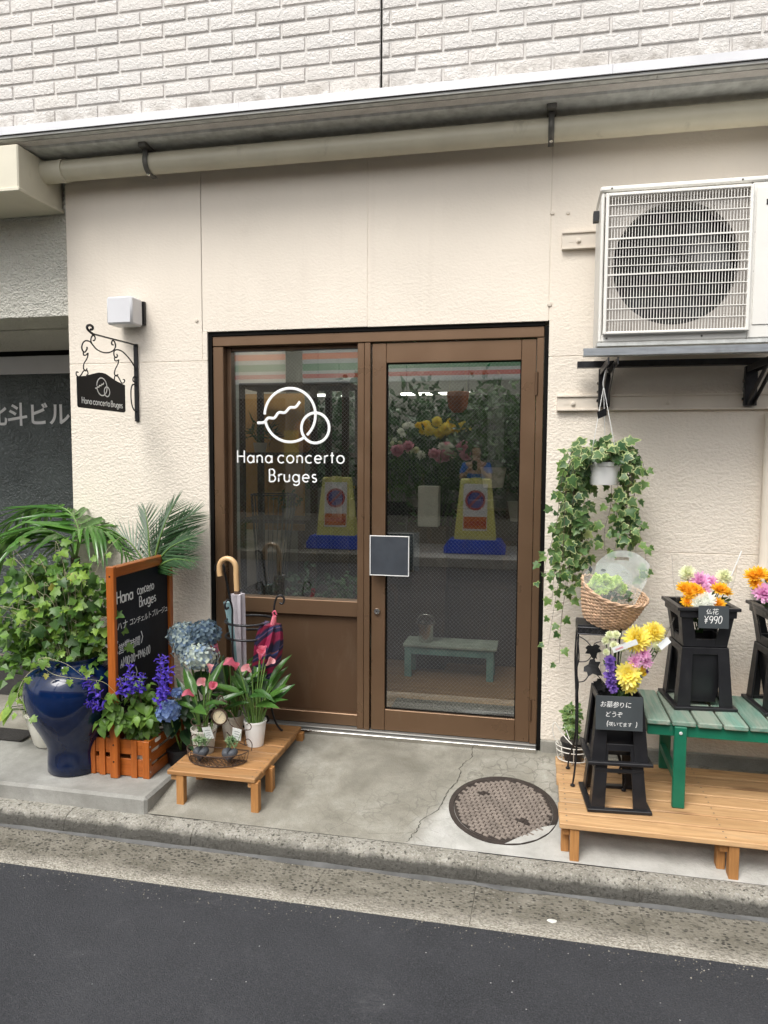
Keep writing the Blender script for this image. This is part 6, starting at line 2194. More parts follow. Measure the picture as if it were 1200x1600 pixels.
# dense dome of shoots: targets spread over an ellipsoid in front of, above and beside the urn
for k in range(80):
    a = rd.uniform(0, 6.28)
    el = rd.uniform(.1, 1.45)
    rr_ = rd.uniform(.65, 1.0)
    tx = UX - .12 + .47 * rr_ * math.cos(a) * math.cos(el)
    ty = UY - .02 + .22 * rr_ * math.sin(a) * math.cos(el)
    tz = MTH + .03 + .55 * rr_ * math.sin(el)
    if tx > -1.92:
        tx = -1.92 - rd.uniform(0, .06)
    b = Vector((UX + .05 * math.cos(a), UY + .05 * math.sin(a), MTH - .02))
    mid = b.lerp(Vector((tx, ty, tz)), .55) + Vector((0, 0, .08))
    if nl < 262:
        nl += vine(cr, stm, [b, mid, (tx, ty, tz), (tx + (tx - UX) * .15, ty, tz - .05)], rd, .055, FIVE_M if rd.random() < .72 else FIVE_D, .7, 1.25, r=.0018, out=(rd.uniform(-.4, .4), -.7, .6), pet=.035)
# long wandering runners
for ctrl in ([(UX, UY - .05, MTH), (-2.22, -.72, .52), (-2.12, -.76, .47), (-2.0, -.74, .45), (-1.91, -.70, .43), (-1.86, -.68, .38)],
             [(UX - .03, UY - .05, MTH), (-2.24, -.74, .47), (-2.27, -.79, .40), (-2.27, -.80, .32), (-2.22, -.80, .27)],
             [(UX, UY, MTH), (-2.3, -.62, .60), (-2.45, -.62, .62), (-2.6, -.60, .58)],
             [(UX, UY, MTH + .1), (-2.05, -.56, .85), (-1.98, -.54, 1.0), (-1.93, -.5, 1.07)],
             [(UX, UY, MTH + .1), (-2.1, -.60, .80), (-1.99, -.60, .90), (-1.96, -.62, .84)],
             [(-2.15, -.74, .49), (-2.19, -.76, .52), (-2.15, -.77, .545), (-2.05, -.76, .52), (-1.98, -.75, .47)]):
    nl += vine(cr, stm, ctrl, rd, .050, FIVE_M, .55, .85, r=.0017, out=(0, -.9, .4), pet=.02, skip=.1)
stm.build('stems', 'stem_pale', cr, smooth=True)
fl_ = MB()
LSH = [(0, 0), (.5, .35), (.3, .6), (0, 1), (-.3, .6), (-.5, .35)]
for k in range(1300):
    a, el = rd.uniform(0, 6.28), rd.uniform(-.25, 1.4)
    rr_ = rd.uniform(.25, .92)
    c = Vector((UX - .12 + .44 * rr_ * math.cos(a) * math.cos(el), UY + .02 + .20 * rr_ * math.sin(a) * math.cos(el), MTH + .02 + .52 * rr_ * math.sin(el)))
    if c.x > -1.96:
        continue
    m_ = frame(c, (rd.uniform(-.6, .6), rd.uniform(-1, .2), rd.uniform(.1, 1)), (rd.uniform(-1, 1), rd.uniform(-1, 1), rd.uniform(-1, .5)))
    L = rd.uniform(.035, .06)
    fl_.add([m_ @ Vector((x * L, y * L, abs(x) * L * .3)) for x, y in LSH], [(0, 1, 2, 3), (0, 3, 4, 5)])
M['leaf_mid_i'] = m_leaf('leaf_mid_inner', (.045, .12, .02), (.17, .32, .05), rnd=False, trans=.25)
M['leaf_succ'] = m_leaf('leaf_succulent_i', (.12, .22, .10), (.30, .42, .20), rough=.5, rnd=False)
stuff(fl_.build('inner_foliage', 'leaf_mid_i', cr))

# white pot with broad-leaved plant behind the urn
wp_ = thing('potted_plant', 'broad-leaved bright plant in an ivory pot behind the blue urn', 'plant', (-2.46, -.34, -.046))
PX, PYY = -2.455, -.335
MB().lathe([(.075, 0), (.085, .01), (.115, .12), (.128, .165), (.135, .17), (.135, .185), (.122, .185), (.115, .165), (.0005, .155)], 32, (PX, PYY, -.045)).build('pot', 'white_pot', wp_, smooth=40)
OB = [leaf_mesh('leaf', 'leaf_bright', OVATE, .085, .075, .3, .45), leaf_mesh('leaf', 'leaf_bright', OVATE, .07, .055, .2, .3)]
sm = MB()
rd = random.Random(23)
for k in range(60):
    a = rd.uniform(0, 6.28)
    q = rd.uniform(.1, 1)
    p = Vector((PX - .02 + .17 * q * math.cos(a), PYY - .04 + .14 * q * math.sin(a), .13 + .19 * (1 - q * q * .8) + rd.uniform(-.04, .04)))
    sm.tube([(PX + .03 * math.cos(a), PYY + .03 * math.sin(a), .10), (p.x * .5 + PX * .5, p.y * .5 + PYY * .5, p.z - .01), p], .002, 4)
    d = Vector((math.cos(a), math.sin(a) - .3, rd.uniform(-.7, .3)))
    nrm = Vector((math.cos(a) * .4, math.sin(a) * .4 - .4, 1))
    inst('leaf', rd.choice(OB), wp_, frame(p, nrm, d.cross(nrm)) @ scl(rd.uniform(.75, 1.15)))
sm.build('stems', 'stem_green', wp_)

# ------------------------------------------------------------------ palms
PALM_L = [leaf_mesh('leaflet', 'leaf_palm', [(0, 0), (.5, .12), (.45, .5), (.2, .85), (0, 1)], 1.0, .13, .5, dr, .5) for dr in (.15, .4, .7)]
def frond(t, ctrl, nL, L, rd, meshes, droop=1.0, wid=1.0, up=(0, 0, 1), fan=.55, rach='stem_green'):
    P = spline(ctrl, 14)
    f = MB().tube(P, [.006 * (1.1 - .95 * k / len(P)) for k in range(len(P))], 6).build('frond', rach, t, smooth=True)
    n = len(P)
    for k in range(nL):
        u = .22 + .78 * k / (nL - 1)
        i = min(n - 2, int(u * (n - 1)))
        p = P[i]
        tg_ = (P[i + 1] - P[i]).normalized()
        for s_ in (-1, 1):
            side = tg_.cross(Vector(up))
            if side.length < .05:
                side = Vector((1, 0, 0))
            side = side.normalized() * s_
            nrm = side.cross(tg_) * s_
            d = (side * (1 - .55 * u) + tg_ * (fan + .6 * u) + Vector((0, 0, -.25 * droop + rd.uniform(-.1, .1)))).normalized()
            LL = L * (math.sin(math.pi * (.16 + .78 * u)) ** .7) * rd.uniform(.9, 1.08)
            n2 = (nrm + Vector((0, 0, .6))).normalized()
            inst('leaflet', meshes[min(len(meshes) - 1, int(rd.random() * len(meshes)))], f, frame(p, n2, d.cross(n2)) @ scl(LL * wid, LL, LL * droop))
pa = thing('feather_palm', 'feather palm with arching drooping fronds above the blue urn', 'palm', (-2.44, -.12, -.046))
MB().lathe([(.09, 0), (.13, .20), (.135, .205), (.135, .22), (.12, .22), (.0005, .2)], 28, (-2.34, -.13, -.046)).build('pot', 'grey_pot', pa, smooth=40)
MB().tube(spline([(-2.34, -.13, .15), (-2.36, -.17, .45), (-2.38, -.20, .75), (-2.37, -.22, .92)], 8), [.045] * 8 + [.034] * 8 + [.024] * 9, 12).build('trunk', pm('palm_trunk', (.075, .058, .03), .85, var=.4, vs=25, bump=.6, bs=50, stretch=(1, 1, 4)), pa, smooth=True)
rd = random.Random(31)
C0 = (-2.37, -.22, .90)
frond(pa, [C0, (-2.36, -.30, 1.02), (-2.46, -.40, 1.085), (-2.62, -.46, 1.01), (-2.75, -.50, .86)], 17, .30, rd, PALM_L, 1.1, 1.0)
frond(pa, [C0, (-2.36, -.20, 1.06), (-2.46, -.17, 1.17), (-2.66, -.14, 1.17), (-2.88, -.12, 1.05)], 18, .30, rd, PALM_L, 1.0, 1.0)
frond(pa, [C0, (-2.33, -.24, 1.03), (-2.26, -.26, 1.085), (-2.14, -.27, 1.05), (-2.02, -.28, .93)], 14, .22, rd, PALM_L, 1.2, 1.0)
frond(pa, [C0, (-2.39, -.12, 1.02), (-2.38, .04, 1.10), (-2.42, .22, 1.06)], 12, .24, rd, PALM_L, 1.0, 1.0)
frond(pa, [C0, (-2.42, -.24, .98), (-2.56, -.27, 1.05), (-2.78, -.28, .98), (-2.95, -.28, .84)], 14, .24, rd, PALM_L, 1.0, 1.0)
ph2 = thing('date_palm', 'dwarf date palm with fine dark needle leaflets behind the chalkboard', 'palm', (-1.98, -.14, 0))
NEED = [leaf_mesh('leaflet', 'leaf_palm_dark', [(0, 0), (.5, .1), (.4, .6), (0, 1)], 1.0, .05, .4, dr, .5) for dr in (.0, .08)]
MB().lathe([(.07, 0), (.10, .16), (.105, .17), (.095, .17), (.0005, .155)], 26, (-1.98, -.13, -.049)).build('pot', 'white_pot', ph2, smooth=40)
MB().tube([(-1.98, -.13, .1), (-1.975, -.14, .55), (-1.97, -.15, .80)], [.028, .022, .02], 10).build('trunk', 'stem_brown', ph2, smooth=True)
C1 = (-1.97, -.15, .80)
for ctrl, nL, L in (([C1, (-1.93, -.17, .96), (-1.87, -.19, 1.10), (-1.81, -.20, 1.21)], 26, .22), ([C1, (-1.92, -.18, .90), (-1.82, -.22, .99), (-1.68, -.25, 1.05)], 26, .22),
                    ([C1, (-1.92, -.2, .87), (-1.80, -.24, .93), (-1.66, -.28, .93)], 22, .18), ([C1, (-1.97, -.17, .95), (-1.97, -.18, 1.08), (-1.985, -.18, 1.18)], 22, .18),
                    ([C1, (-2.03, -.17, .94), (-2.10, -.18, 1.02), (-2.18, -.2, 1.05)], 18, .17), ([C1, (-1.90, -.14, .95), (-1.82, -.13, 1.09), (-1.74, -.12, 1.16)], 24, .2)):
    frond(ph2, ctrl, nL, L, rd, NEED, .35, 1.0, up=(0, -1, .3), fan=.9)

# ------------------------------------------------------------------ crate planter with chalkboard
crt = thing('planter_crate', 'orange-stained slatted wooden crate planter at the foot of the chalkboard', 'crate', (-1.89, -.45, -.05))
x0, x1, y0, y1, z0, z1 = -2.052, -1.738, -.610, -.262, -.0495, .128
for x in (x0, x1 - .034):
    for y in (y0, y1 - .026):
        MB().box((x, y, z0), (x + .034, y + .026, z1)).build('corner_post', 'orange_z', crt, bevel=.002)
for y, dy in ((y0 + .006, .012), (y1 - .018, .012)):
    for a, b in ((z0 + .004, .036), (.058, z1 - .002)):
        MB().box((x0 + .035, y, a), (x1 - .035, y + dy, b)).build('slat', 'orange_x', crt, bevel=.0015)
for x in (x0 + .004, x1 - .012):
    for a, b in ((z0 + .004, .002), (.018, .062), (.080, z1 - .002)):
        MB().box((x, y0 + .027, a), (x + .011, y1 - .027, b)).build('slat', 'orange_y', crt, bevel=.0015)
for x in (-1.995, -1.83):
    MB().box((x, y0 - .0015, z0), (x + .03, y0 + .0055, z1)).build('cleat', 'orange_z', crt, bevel=.001)
MB().box((x0 + .012, y0 + .02, z0 + .001), (x1 - .013, y1 - .02, z0 + .012)).build('floor', 'orange_x', crt)
for z in (.04, .10, -.02):
    MB().lathe([(.004, 0), (.003, .002), (.0005, .003)], 10).place('screw', 'steel', crt, frame((x1 - .0005, y0 + .013, z), (1, 0, 0)))
cb = thing('chalkboard', 'tall chalkboard in an orange wooden frame with shop hours', 'chalkboard', (-1.905, -.36, -.05))
MB().box((-1.924, -.636, -.049), (-1.884, -.6115, .945)).build('post', 'orange_z', cb, bevel=.003)
MB().box((-1.932, -.118, .16), (-1.886, -.082, .945)).build('post', 'orange_z', cb, bevel=.003)
MB().box((-1.931, -.6115, .893), (-1.887, -.1185, .940)).build('rail', 'orange_y', cb, bevel=.003)
MB().box((-1.931, -.6115, .165), (-1.887, -.1185, .205)).build('rail', 'orange_y', cb, bevel=.003)
pn = MB().box((-1.915, -.6113, .2055), (-1.900, -.1187, .8925)).build('panel', 'chalkboard', cb)
for z in (.90, .11, .03):
    MB().lathe([(.0045, 0), (.0035, .002), (.0005, .002)], 10).place('screw', 'iron', cb, wallm(-1.904, -.6362, z))
BM = Matrix.Translation((-1.8992, 0, 0)) @ FACEX
def bt(y, z, rot=0):
    return BM @ Matrix.Translation((y, z, 0)) @ Matrix.Rotation(R(rot), 4, 'Z')
kw = dict(jit=.07, r=.062, thick=.001)
ch = MB()
strokes(ch, 'Hana', bt(-.588, .765), .060, gap=.15, narrow=.85, **kw)
ch.build('lettering', 'chalk', pn)
ch = MB()
strokes(ch, 'concerto', bt(-.412, .776), .044, gap=.14, narrow=.72, **kw)
ch.build('lettering', 'chalk', pn)
ch = MB()
strokes(ch, 'Bruges', bt(-.395, .712), .050, gap=.16, narrow=.9, **kw)
ch.build('lettering', 'chalk', pn)
ch = MB()
font_mb(ch, 'ハナ', bt(-.592, .640), .044, off=.008, jit=.12, slant=.08)
ch.build('lettering', 'chalk', pn)
ch = MB()
font_mb(ch, 'コンチェルト', bt(-.490, .640), .038, off=.008, jit=.12, slant=.08, adv=.88)
ch.build('lettering', 'chalk', pn)
ch = MB()
font_mb(ch, 'ブルージュ', bt(-.285, .640), .038, off=.008, jit=.12, slant=.08, adv=.84)
ch.build('lettering', 'chalk', pn)
ch = MB()
strokes(ch, '<', bt(-.602, .535), .050, **kw)
ch.build('lettering', 'chalk', pn)
ch = MB()
font_mb(ch, '営業時間', bt(-.588, .530), .052, off=.006, jit=.10, slant=.05, adv=.92)
ch.build('lettering', 'chalk', pn)
ch = MB()
strokes(ch, '>', bt(-.385, .535), .050, **kw)
ch.build('lettering', 'chalk', pn)
ch = MB()
strokes(ch, 'AM10:00~PM6:00', bt(-.57, .458), .040, gap=.15, narrow=.8, **kw)
ch.build('lettering', 'chalk', pn)
ch = MB()
strokes(ch, '<', bt(-.602, .375), .046, **kw)
ch.build('lettering', 'chalk', pn)
ch = MB()
font_mb(ch, '定休日', bt(-.588, .370), .048, off=.006, jit=.10, slant=.05, adv=.92)
ch.build('lettering', 'chalk', pn)
ch = MB()
strokes(ch, '>', bt(-.44, .375), .046, **kw)
ch.build('lettering', 'chalk', pn)
ch = MB()
font_mb(ch, '日曜日', bt(-.575, .300), .048, off=.006, jit=.10, slant=.05, adv=.92)
ch.build('lettering', 'chalk', pn)

# ------------------------------------------------------------------ salvia and companions in the crate
sal = thing('salvia', 'leafy salvia with violet flower spikes in the crate before the chalkboard', 'plant', (-1.81, -.52, 0))
QX, QY = -1.812, -.525
MB().lathe([(.055, 0), (.072, .14), (.078, .142), (.078, .158), (.070, .158), (.066, .14), (.0005, .135)], 30, (QX, QY, -.037)).build('pot', 'white_pot', sal, smooth=40)
SLV = [leaf_mesh('leaf', 'leaf_salvia', OVATE, .058, .048, .3, .35), leaf_mesh('leaf', 'leaf_salvia', OVATE, .048, .036, .2, .5)]
sm = MB()
rd = random.Random(41)
for k in range(38):
    a = rd.uniform(0, 6.28)
    q = math.sqrt(rd.random())
    tip = Vector((QX - .01 + .15 * q * math.cos(a), QY - .02 + .13 * q * math.sin(a), .37 - .17 * q * q + rd.uniform(-.03, .03)))
    if tip.x < -1.875 and tip.y > -.66:
        tip.y = -.67
    P = spline([(QX + .02 * math.cos(a), QY + .02 * math.sin(a), .11), ((QX + tip.x) / 2, (QY + tip.y) / 2, .22), tip], 8)
    sm.tube(P, .0022, 5, cap=False)
    for i in range(4, len(P), 3):
        for s_ in (0, math.pi):
            b_ = a + i * 1.57 + s_
            d = Vector((math.cos(b_), math.sin(b_) - .25, rd.uniform(-.5, .2)))
            nrm = Vector((math.cos(b_) * .35, math.sin(b_) * .35 - .45, .9))
            inst('leaf', rd.choice(SLV), sal, frame(P[i], nrm, d.cross(nrm)) @ scl(rd.uniform(.7, 1.15)))
sm.build('stems', 'stem_green', sal)
FLO = MB()
for k in range(6):
    t_ = k / 5
    FLO.v += [Vector((.004 + .0015 * t_, .034 * t_, .004 * math.sin(t_ * 2))), Vector((-.004 - .0015 * t_, .034 * t_, .004 * math.sin(t_ * 2))), Vector((0, .034 * t_, .009 + .004 * math.sin(t_ * 2)))]
for k in range(5):
    for j in range(3):
        FLO.f.append((3 * k + j, 3 * k + (j + 1) % 3, 3 * k + 3 + (j + 1) % 3, 3 * k + 3 + j))
b_ = len(FLO.v)
FLO.add([(.006, .032, .006), (.010, .042, -.006), (0, .046, -.010), (-.010, .042, -.006), (-.006, .032, .006), (0, .046, .014)], [(0, 1, 2, 3, 4), (0, 4, 5)])
def spike(ctrl, nf, s, seed):
    rd = random.Random(seed)
    P = spline(ctrl, 10)
    st = MB().tube(P, .0022, 5)
    fm_ = MB()
    for k in range(nf):
        u = .3 + .7 * k / nf
        i = min(len(P) - 2, int(u * (len(P) - 1)))
        tg_ = (P[i + 1] - P[i]).normalized()
        a = k * 2.4
        o = tg_.orthogonal().normalized()
        o = Quaternion(tg_, a) @ o
        d = (o + tg_ * rd.uniform(.1, .7)).normalized()
        m_ = frame(P[i], d.cross(tg_).cross(d) * -1 if False else tg_, d.cross(tg_)) 
        y_ = d
        z_ = (tg_ - d * tg_.dot(d)).normalized()
        x_ = y_.cross(z_)
        m_ = Matrix(((x_.x, y_.x, z_.x, P[i].x), (x_.y, y_.y, z_.y, P[i].y), (x_.z, y_.z, z_.z, P[i].z), (0, 0, 0, 1))) @ scl(s * rd.uniform(.75, 1.1) * (1.1 - .5 * u))
        fm_.merge(FLO, m_)
    sp__ = fm_.build('flower_spike', 'p_violet', sal)
    st.build('stalk', 'stem_brown', sp__)
for i, (c, nf, s) in enumerate((([(QX, QY - .05, .30), (-1.815, -.62, .36), (-1.812, -.63, .42), (-1.815, -.63, .495)], 24, 1.05), ([(QX + .02, QY - .05, .30), (-1.79, -.60, .36), (-1.775, -.61, .41), (-1.755, -.61, .455)], 18, .9),
                               ([(QX + .05, QY, .28), (-1.73, -.52, .37), (-1.72, -.52, .45), (-1.725, -.52, .52)], 20, .95), ([(QX + .06, QY, .28), (-1.70, -.54, .34), (-1.675, -.55, .41), (-1.655, -.55, .47)], 22, 1.05),
                               ([(QX - .05, QY - .08, .28), (-1.93, -.70, .36), (-1.97, -.71, .42), (-2.0, -.70, .45)], 20, .95), ([(QX - .04, QY - .08, .26), (-1.91, -.70, .31), (-1.95, -.71, .33), (-1.99, -.71, .33)], 18, .95),
                               ([(QX + .05, QY - .02, .26), (-1.69, -.60, .31), (-1.665, -.61, .355), (-1.65, -.61, .385)], 20, 1.05), ([(QX + .04, QY + .04, .28), (-1.75, -.47, .39), (-1.735, -.46, .46), (-1.73, -.46, .50)], 16, .85),
                               ([(QX - .02, QY - .06, .30), (-1.845, -.63, .35), (-1.85, -.64, .39), (-1.86, -.64, .435)], 16, .9))):
    spike(c, nf, s, 70 + i)
hp = thing('empty_pot', 'plain ivory pot behind the salvia in the crate', 'pot', (-1.80, -.365, -.037))
MB().lathe([(.052, 0), (.068, .135), (.074, .137), (.074, .152), (.066, .152), (.062, .135), (.0005, .128)], 30, (-1.806, -.372, -.037)).build('body', 'white_pot', hp, smooth=40)
MB().lathe([(.063, .1285), (.0005, .131)], 20, (-1.806, -.372, -.037)).build('soil', 'soil', hp)

def hydrangea(name, label, px, py, pz, heads, seed, mat):
    rd = random.Random(seed)
    t = thing(name, label, 'plant', (px, py, pz))
    MB().lathe([(.05, 0), (.068, .13), (.072, .132), (.072, .145), (.064, .145), (.0005, .125)], 26, (px, py, pz)).build('pot', 'black_plastic', t, smooth=40)
    st = MB()
    for (c, r_, n, mt_) in heads:
        c = Vector(c)
        mb = MB()
        ga = math.pi * (3 - math.sqrt(5))
        for k in range(n):
            zz = 1 - 1.55 * (k + .5) / n
            q = math.sqrt(max(0, 1 - zz * zz))
            d = Vector((q * math.cos(k * ga), q * math.sin(k * ga), zz))
            p = c + Vector((d.x * r_[0], d.y * r_[0], d.z * r_[1])) * rd.uniform(.9, 1.06)
            nn = (d + Vector((rd.uniform(-.5, .5), rd.uniform(-.5, .5), rd.uniform(-.5, .5)))).normalized()
            m_ = frame(p, nn, (rd.uniform(-1, 1), rd.uniform(-1, 1), rd.uniform(-1, 1)))
            s_ = rd.uniform(.012, .0175)
            for j in range(4):
                a = j * math.pi / 2
                ux, uy = math.cos(a), math.sin(a)
                vs = [(0, 0, 0), (ux * .5 - uy * .55, uy * .5 + ux * .55, .12), (ux * 1.1, uy * 1.1, .28 * rd.uniform(.2, 1.5)), (ux * .5 + uy * .55, uy * .5 - ux * .55, .12)]
                mb.add([m_ @ (Vector(v) * s_) for v in vs], [(0, 1, 2, 3)])
        mb.lathe([(r_[0] * .8 * math.sin(a), r_[1] * .8 * math.cos(a)) for a in [math.pi * k / 8 + .001 for k in range(8)]], 12, tuple(c))
        mb.build('flower_head', mt_, t)
        st.tube(spline([(px, py, pz + .12), ((px + c.x) / 2 + .01, (py + c.y) / 2, (pz + c.z) / 2 + .03), tuple(c)], 6), .004, 5)
    HL = [leaf_mesh('leaf', 'leaf_dark', OVATE, .11, .085, .2, .35)]
    for k in range(14):
        a = rd.uniform(0, 6.28)
        p = Vector((px + .05 * math.cos(a), py + .05 * math.sin(a), rd.uniform(pz + .16, pz + .40)))
        d = Vector((math.cos(a), math.sin(a) - .2, rd.uniform(-.3, .3)))
        nrm = Vector((math.cos(a) * .3, math.sin(a) * .3 - .3, 1))
        inst('leaf', HL[0], t, frame(p, nrm, d.cross(nrm)) @ scl(rd.uniform(.7, 1.1)))
    st.build('stems', 'stem_green', t)
    return t
hydrangea('hydrangea', 'dusty blue hydrangea between the chalkboard and the umbrella stand', -1.672, -.185, -.030,
          [((-1.705, -.31, .560), (.080, .062), 110, 'p_hyd'), ((-1.595, -.32, .575), (.080, .066), 110, 'p_hyd_dk'), ((-1.597, -.37, .475), (.090, .078), 120, 'p_hyd_pale'), ((-1.665, -.37, .52), (.07, .06), 70, 'p_hyd'), ((-1.555, -.30, .40), (.03, .025), 24, 'p_hyd_blue')], 81, 'p_hyd')
hydrangea('hydrangea', 'small bright blue hydrangea head low beside the salvia leaves', -1.686, -.40, -.115,
          [((-1.672, -.545, .255), (.052, .052), 70, 'p_hyd_blue'), ((-1.655, -.50, .33), (.02, .02), 14, 'p_hyd_blue')], 82, 'p_hyd_blue')

# ------------------------------------------------------------------ low slatted platform in front of the window
sp1 = thing('slatted_platform', 'small low wooden platform of short slats carrying the calla pots', 'platform', (-1.39, -.38, -.1))
scr = MB()
NS = 7
for k in range(NS):
    y = -.695 + k * .0925
    MB().box((-1.602 + U(-.003, .003), y, .026 + U(-.001, .001)), (-1.180 + U(-.003, .003), y + .086, .0455)).build('slat', 'oak_x', sp1, bevel=.003)
    for x in (-1.585, -1.2):
        for dy in (.02, .066):
            scr.lathe([(.0035, 0), (.0005, .0005)], 7, (x, y + dy, .0462))
scr.build('screws', 'strap', sp1)
for x in (-1.590, -1.222):
    MB().box((x, -.68, -.004), (x + .028, -.068, .0255)).build('side_rail', 'oak_x', sp1, bevel=.002)
for (x, y) in ((-1.588, -.690), (-1.232, -.690), (-1.588, -.50), (-1.225, -.535), (-1.588, -.10), (-1.225, -.10)):
    yy = y
    MB().box((x + .029 if x < -1.4 else x - .018, yy, apz(yy) - .006), (x + .068 if x < -1.4 else x + .0215, yy + .036, -.0045 if False else .0255)).build('leg', 'pine_z', sp1, bevel=.002) if False else MB().box((x + .0285, yy - .0, apz(yy) - .004), (x + .064, yy + .034, .0253)).build('leg', 'pine_z', sp1, bevel=.002)

# ------------------------------------------------------------------ callas
CL = [leaf_mesh('leaf', 'leaf_calla', [(0, 0), (.22, -.02), (.5, .22), (.46, .45), (.25, .78), (0, 1)], .15, .052, .5, .15, .55), leaf_mesh('leaf', 'leaf_calla', LANCE, .18, .04, .55, .2, .5), leaf_mesh('leaf', 'leaf_calla', LANCE, .14, .038, .4, .5, .5)]
def calla_mesh():
    """a rolled funnel with a flared pointed lip, local z from the stem to the mouth"""
    mb = MB()
    n, K = 22, 9
    for j in range(K + 1):
        t_ = j / K
        for i in range(n + 1):
            u = i / n
            a = 2 * math.pi * 1.08 * (u - .5)
            lip = (1 - abs(2 * u - 1)) ** 1.4
            r_ = .0035 + .011 * t_ ** 1.1 + .010 * lip * max(0, t_ - .6) / .4 + .002 * u
            z = .046 * t_ + .022 * lip * t_ ** 2
            bend = .012 * lip * max(0, t_ - .65) / .35
            mb.v.append(Vector((r_ * math.sin(a), -(r_ + bend) * math.cos(a), z)))
    for j in range(K):
        for i in range(n):
            q = j * (n + 1) + i
            mb.f.append((q, q + 1, q + n + 2, q + n + 1))
    return mb
CAL = calla_mesh()
CAL_P = [CAL.mesh('bloom', 'p_calla', smooth=True), CAL.mesh('bloom', 'p_calla2', smooth=True)]
def calla(name, label, px, py, pz, r_, h, potm, leaves, flowers, seed):
    rd = random.Random(seed)
    t = thing(name, label, 'plant', (px, py, pz))
    MB().lathe([(r_ * .72, 0), (r_ * .96, h - .012), (r_, h - .01), (r_, h), (r_ * .93, h), (r_ * .9, h - .02), (.0005, h - .025)], 32, (px, py, pz)).build('pot', potm, t, smooth=40)
    MB().lathe([(r_ * .9, h - .024), (.0005, h - .018)], 20, (px, py, pz)).build('soil', 'soil', t)
    st = MB()
    for k in range(leaves):
        a = 2 * math.pi * k / leaves + rd.uniform(-.3, .3)
        q = rd.uniform(.25, 1)
        b = Vector((px + .6 * r_ * q * math.cos(a), py + .6 * r_ * q * math.sin(a), pz + h - .02))
        e_ = Vector((px + .095 * q * math.cos(a), py + .085 * q * math.sin(a) - .01, pz + h + rd.uniform(.07, .17)))
        mid = b.lerp(e_, .5) + Vector((0, 0, .02))
        st.tube(spline([b, mid, e_], 5), .0032, 5, cap=False)
        d = (Vector((math.cos(a) * .8 * q, math.sin(a) * .8 * q, rd.uniform(.7, 1.7)))).normalized()
        nrm = (Vector((math.cos(a), math.sin(a), 0)) * -.6 + Vector((rd.uniform(-.5, .5), -.7, .6))).normalized()
        inst('leaf', rd.choice(CL), t, frame(e_, nrm, d.cross(nrm)) @ scl(rd.uniform(.75, 1.1)))
    for i, (fx, fy, fz, dx, dy, dz, s_) in enumerate(flowers):
        p = Vector((fx, fy, fz))
        d = Vector((dx, dy, dz)).normalized()
        st.tube(spline([(px + (fx - px) * .3, py + (fy - py) * .3, pz + h - .02), ((px + fx) / 2, (py + fy) / 2, (pz + h + fz) / 2), p - d * .012, p], 6), .0032, 6, cap=False)
        inst('bloom', CAL_P[i % 2], t, frame(p, d, (1, 0, 0)) @ scl(s_))
    st.build('stems', 'stem_green', t, smooth=True)
    return t
calla('calla_lily', 'tall pink calla lily in the white pot nearest the door', -1.325, -.335, .0465, .056, .125, 'white_plastic', 24,
      [(-1.40, -.37, .435, -.5, -.5, .7, 1.15), (-1.335, -.36, .415, -.2, -.7, .7, 1.0), (-1.30, -.33, .47, .3, -.4, .9, 1.1), (-1.27, -.32, .44, .6, -.3, .6, 1.0), (-1.29, -.30, .48, .0, -.3, 1, 1.0)], 51)
calla('calla_lily', 'pink calla lily in the pale pot half hidden behind the thermometer', -1.465, -.285, .0465, .060, .125, 'grey_pot', 20,
      [(-1.52, -.31, .475, -.3, -.4, .8, 1.15), (-1.47, -.30, .42, .2, -.6, .7, 1.0), (-1.44, -.30, .40, .3, -.5, .8, .9)], 52)
calla('calla_lily', 'small pink calla lily in the pale grey pot behind the wire tray', -1.530, -.470, .0465, .062, .118, 'grey_pot', 12,
      [(-1.565, -.50, .325, -.4, -.6, .6, .9), (-1.515, -.49, .375, .1, -.7, .7, 1.0), (-1.475, -.49, .36, .4, -.6, .7, 1.0), (-1.50, -.46, .43, .2, -.2, .9, .8)], 53)

# ------------------------------------------------------------------ wire tray with thermometer, heart pots
tr_ = thing('wire_tray', 'rusty wire tray with scrolled back and round thermometer dial', 'tray', (-1.42, -.57, .047))
TX, TY, TZ = -1.425, -.535, .048
def dpt(a, s_=1.0):
    x = .150 * s_ * math.cos(a)
    y = -.105 * s_ * math.sin(a) if math.sin(a) > 0 else 0
    return Vector((TX + x, TY + y, 0))
mb = MB()
for z, s_ in ((.003, .93), (.052, 1.0)):
    pts = [dpt(math.pi * k / 24, s_) + Vector((0, 0, TZ + z)) for k in range(25)]
    mb.tube(pts, .0026, 6)
    mb.tube([pts[0], pts[-1]], .0026, 6)
for k in range(13):
    a = math.pi * k / 12
    mb.tube([dpt(a, .93) + Vector((0, 0, TZ + .003)), dpt(a) + Vector((0, 0, TZ + .052))], .0014, 5)
for k in range(6):
    a0, a1 = math.pi * (k + .08) / 6, math.pi * (k + .92) / 6
    P_ = [dpt(a0 + (a1 - a0) * j / 10, 1.0) + Vector((0, 0, TZ + .052 - .040 * math.sin(math.pi * j / 10))) for j in range(11)]
    mb.tube(P_, .0013, 5)
mb.build('frame', 'rust', tr_, smooth=True)
ms = MB()
for k in range(-8, 9):
    for sgn in (-1, 1):
        P_ = []
        for j in range(15):
            y = -.105 * j / 14
            x = k * .022 + sgn * (y + .05) * .9 + .002 * math.sin(j * 2.2)
            lim = .14 * math.sqrt(max(0, 1 - (y / .105) ** 2))
            if abs(x) <= lim:
                P_.append((TX + x, TY + y, TZ + .003))
        if len(P_) > 2:
            ms.tube(P_, .0016, 4)
stuff(ms.build('mesh_floor', 'rust', tr_))
sc_ = MB()
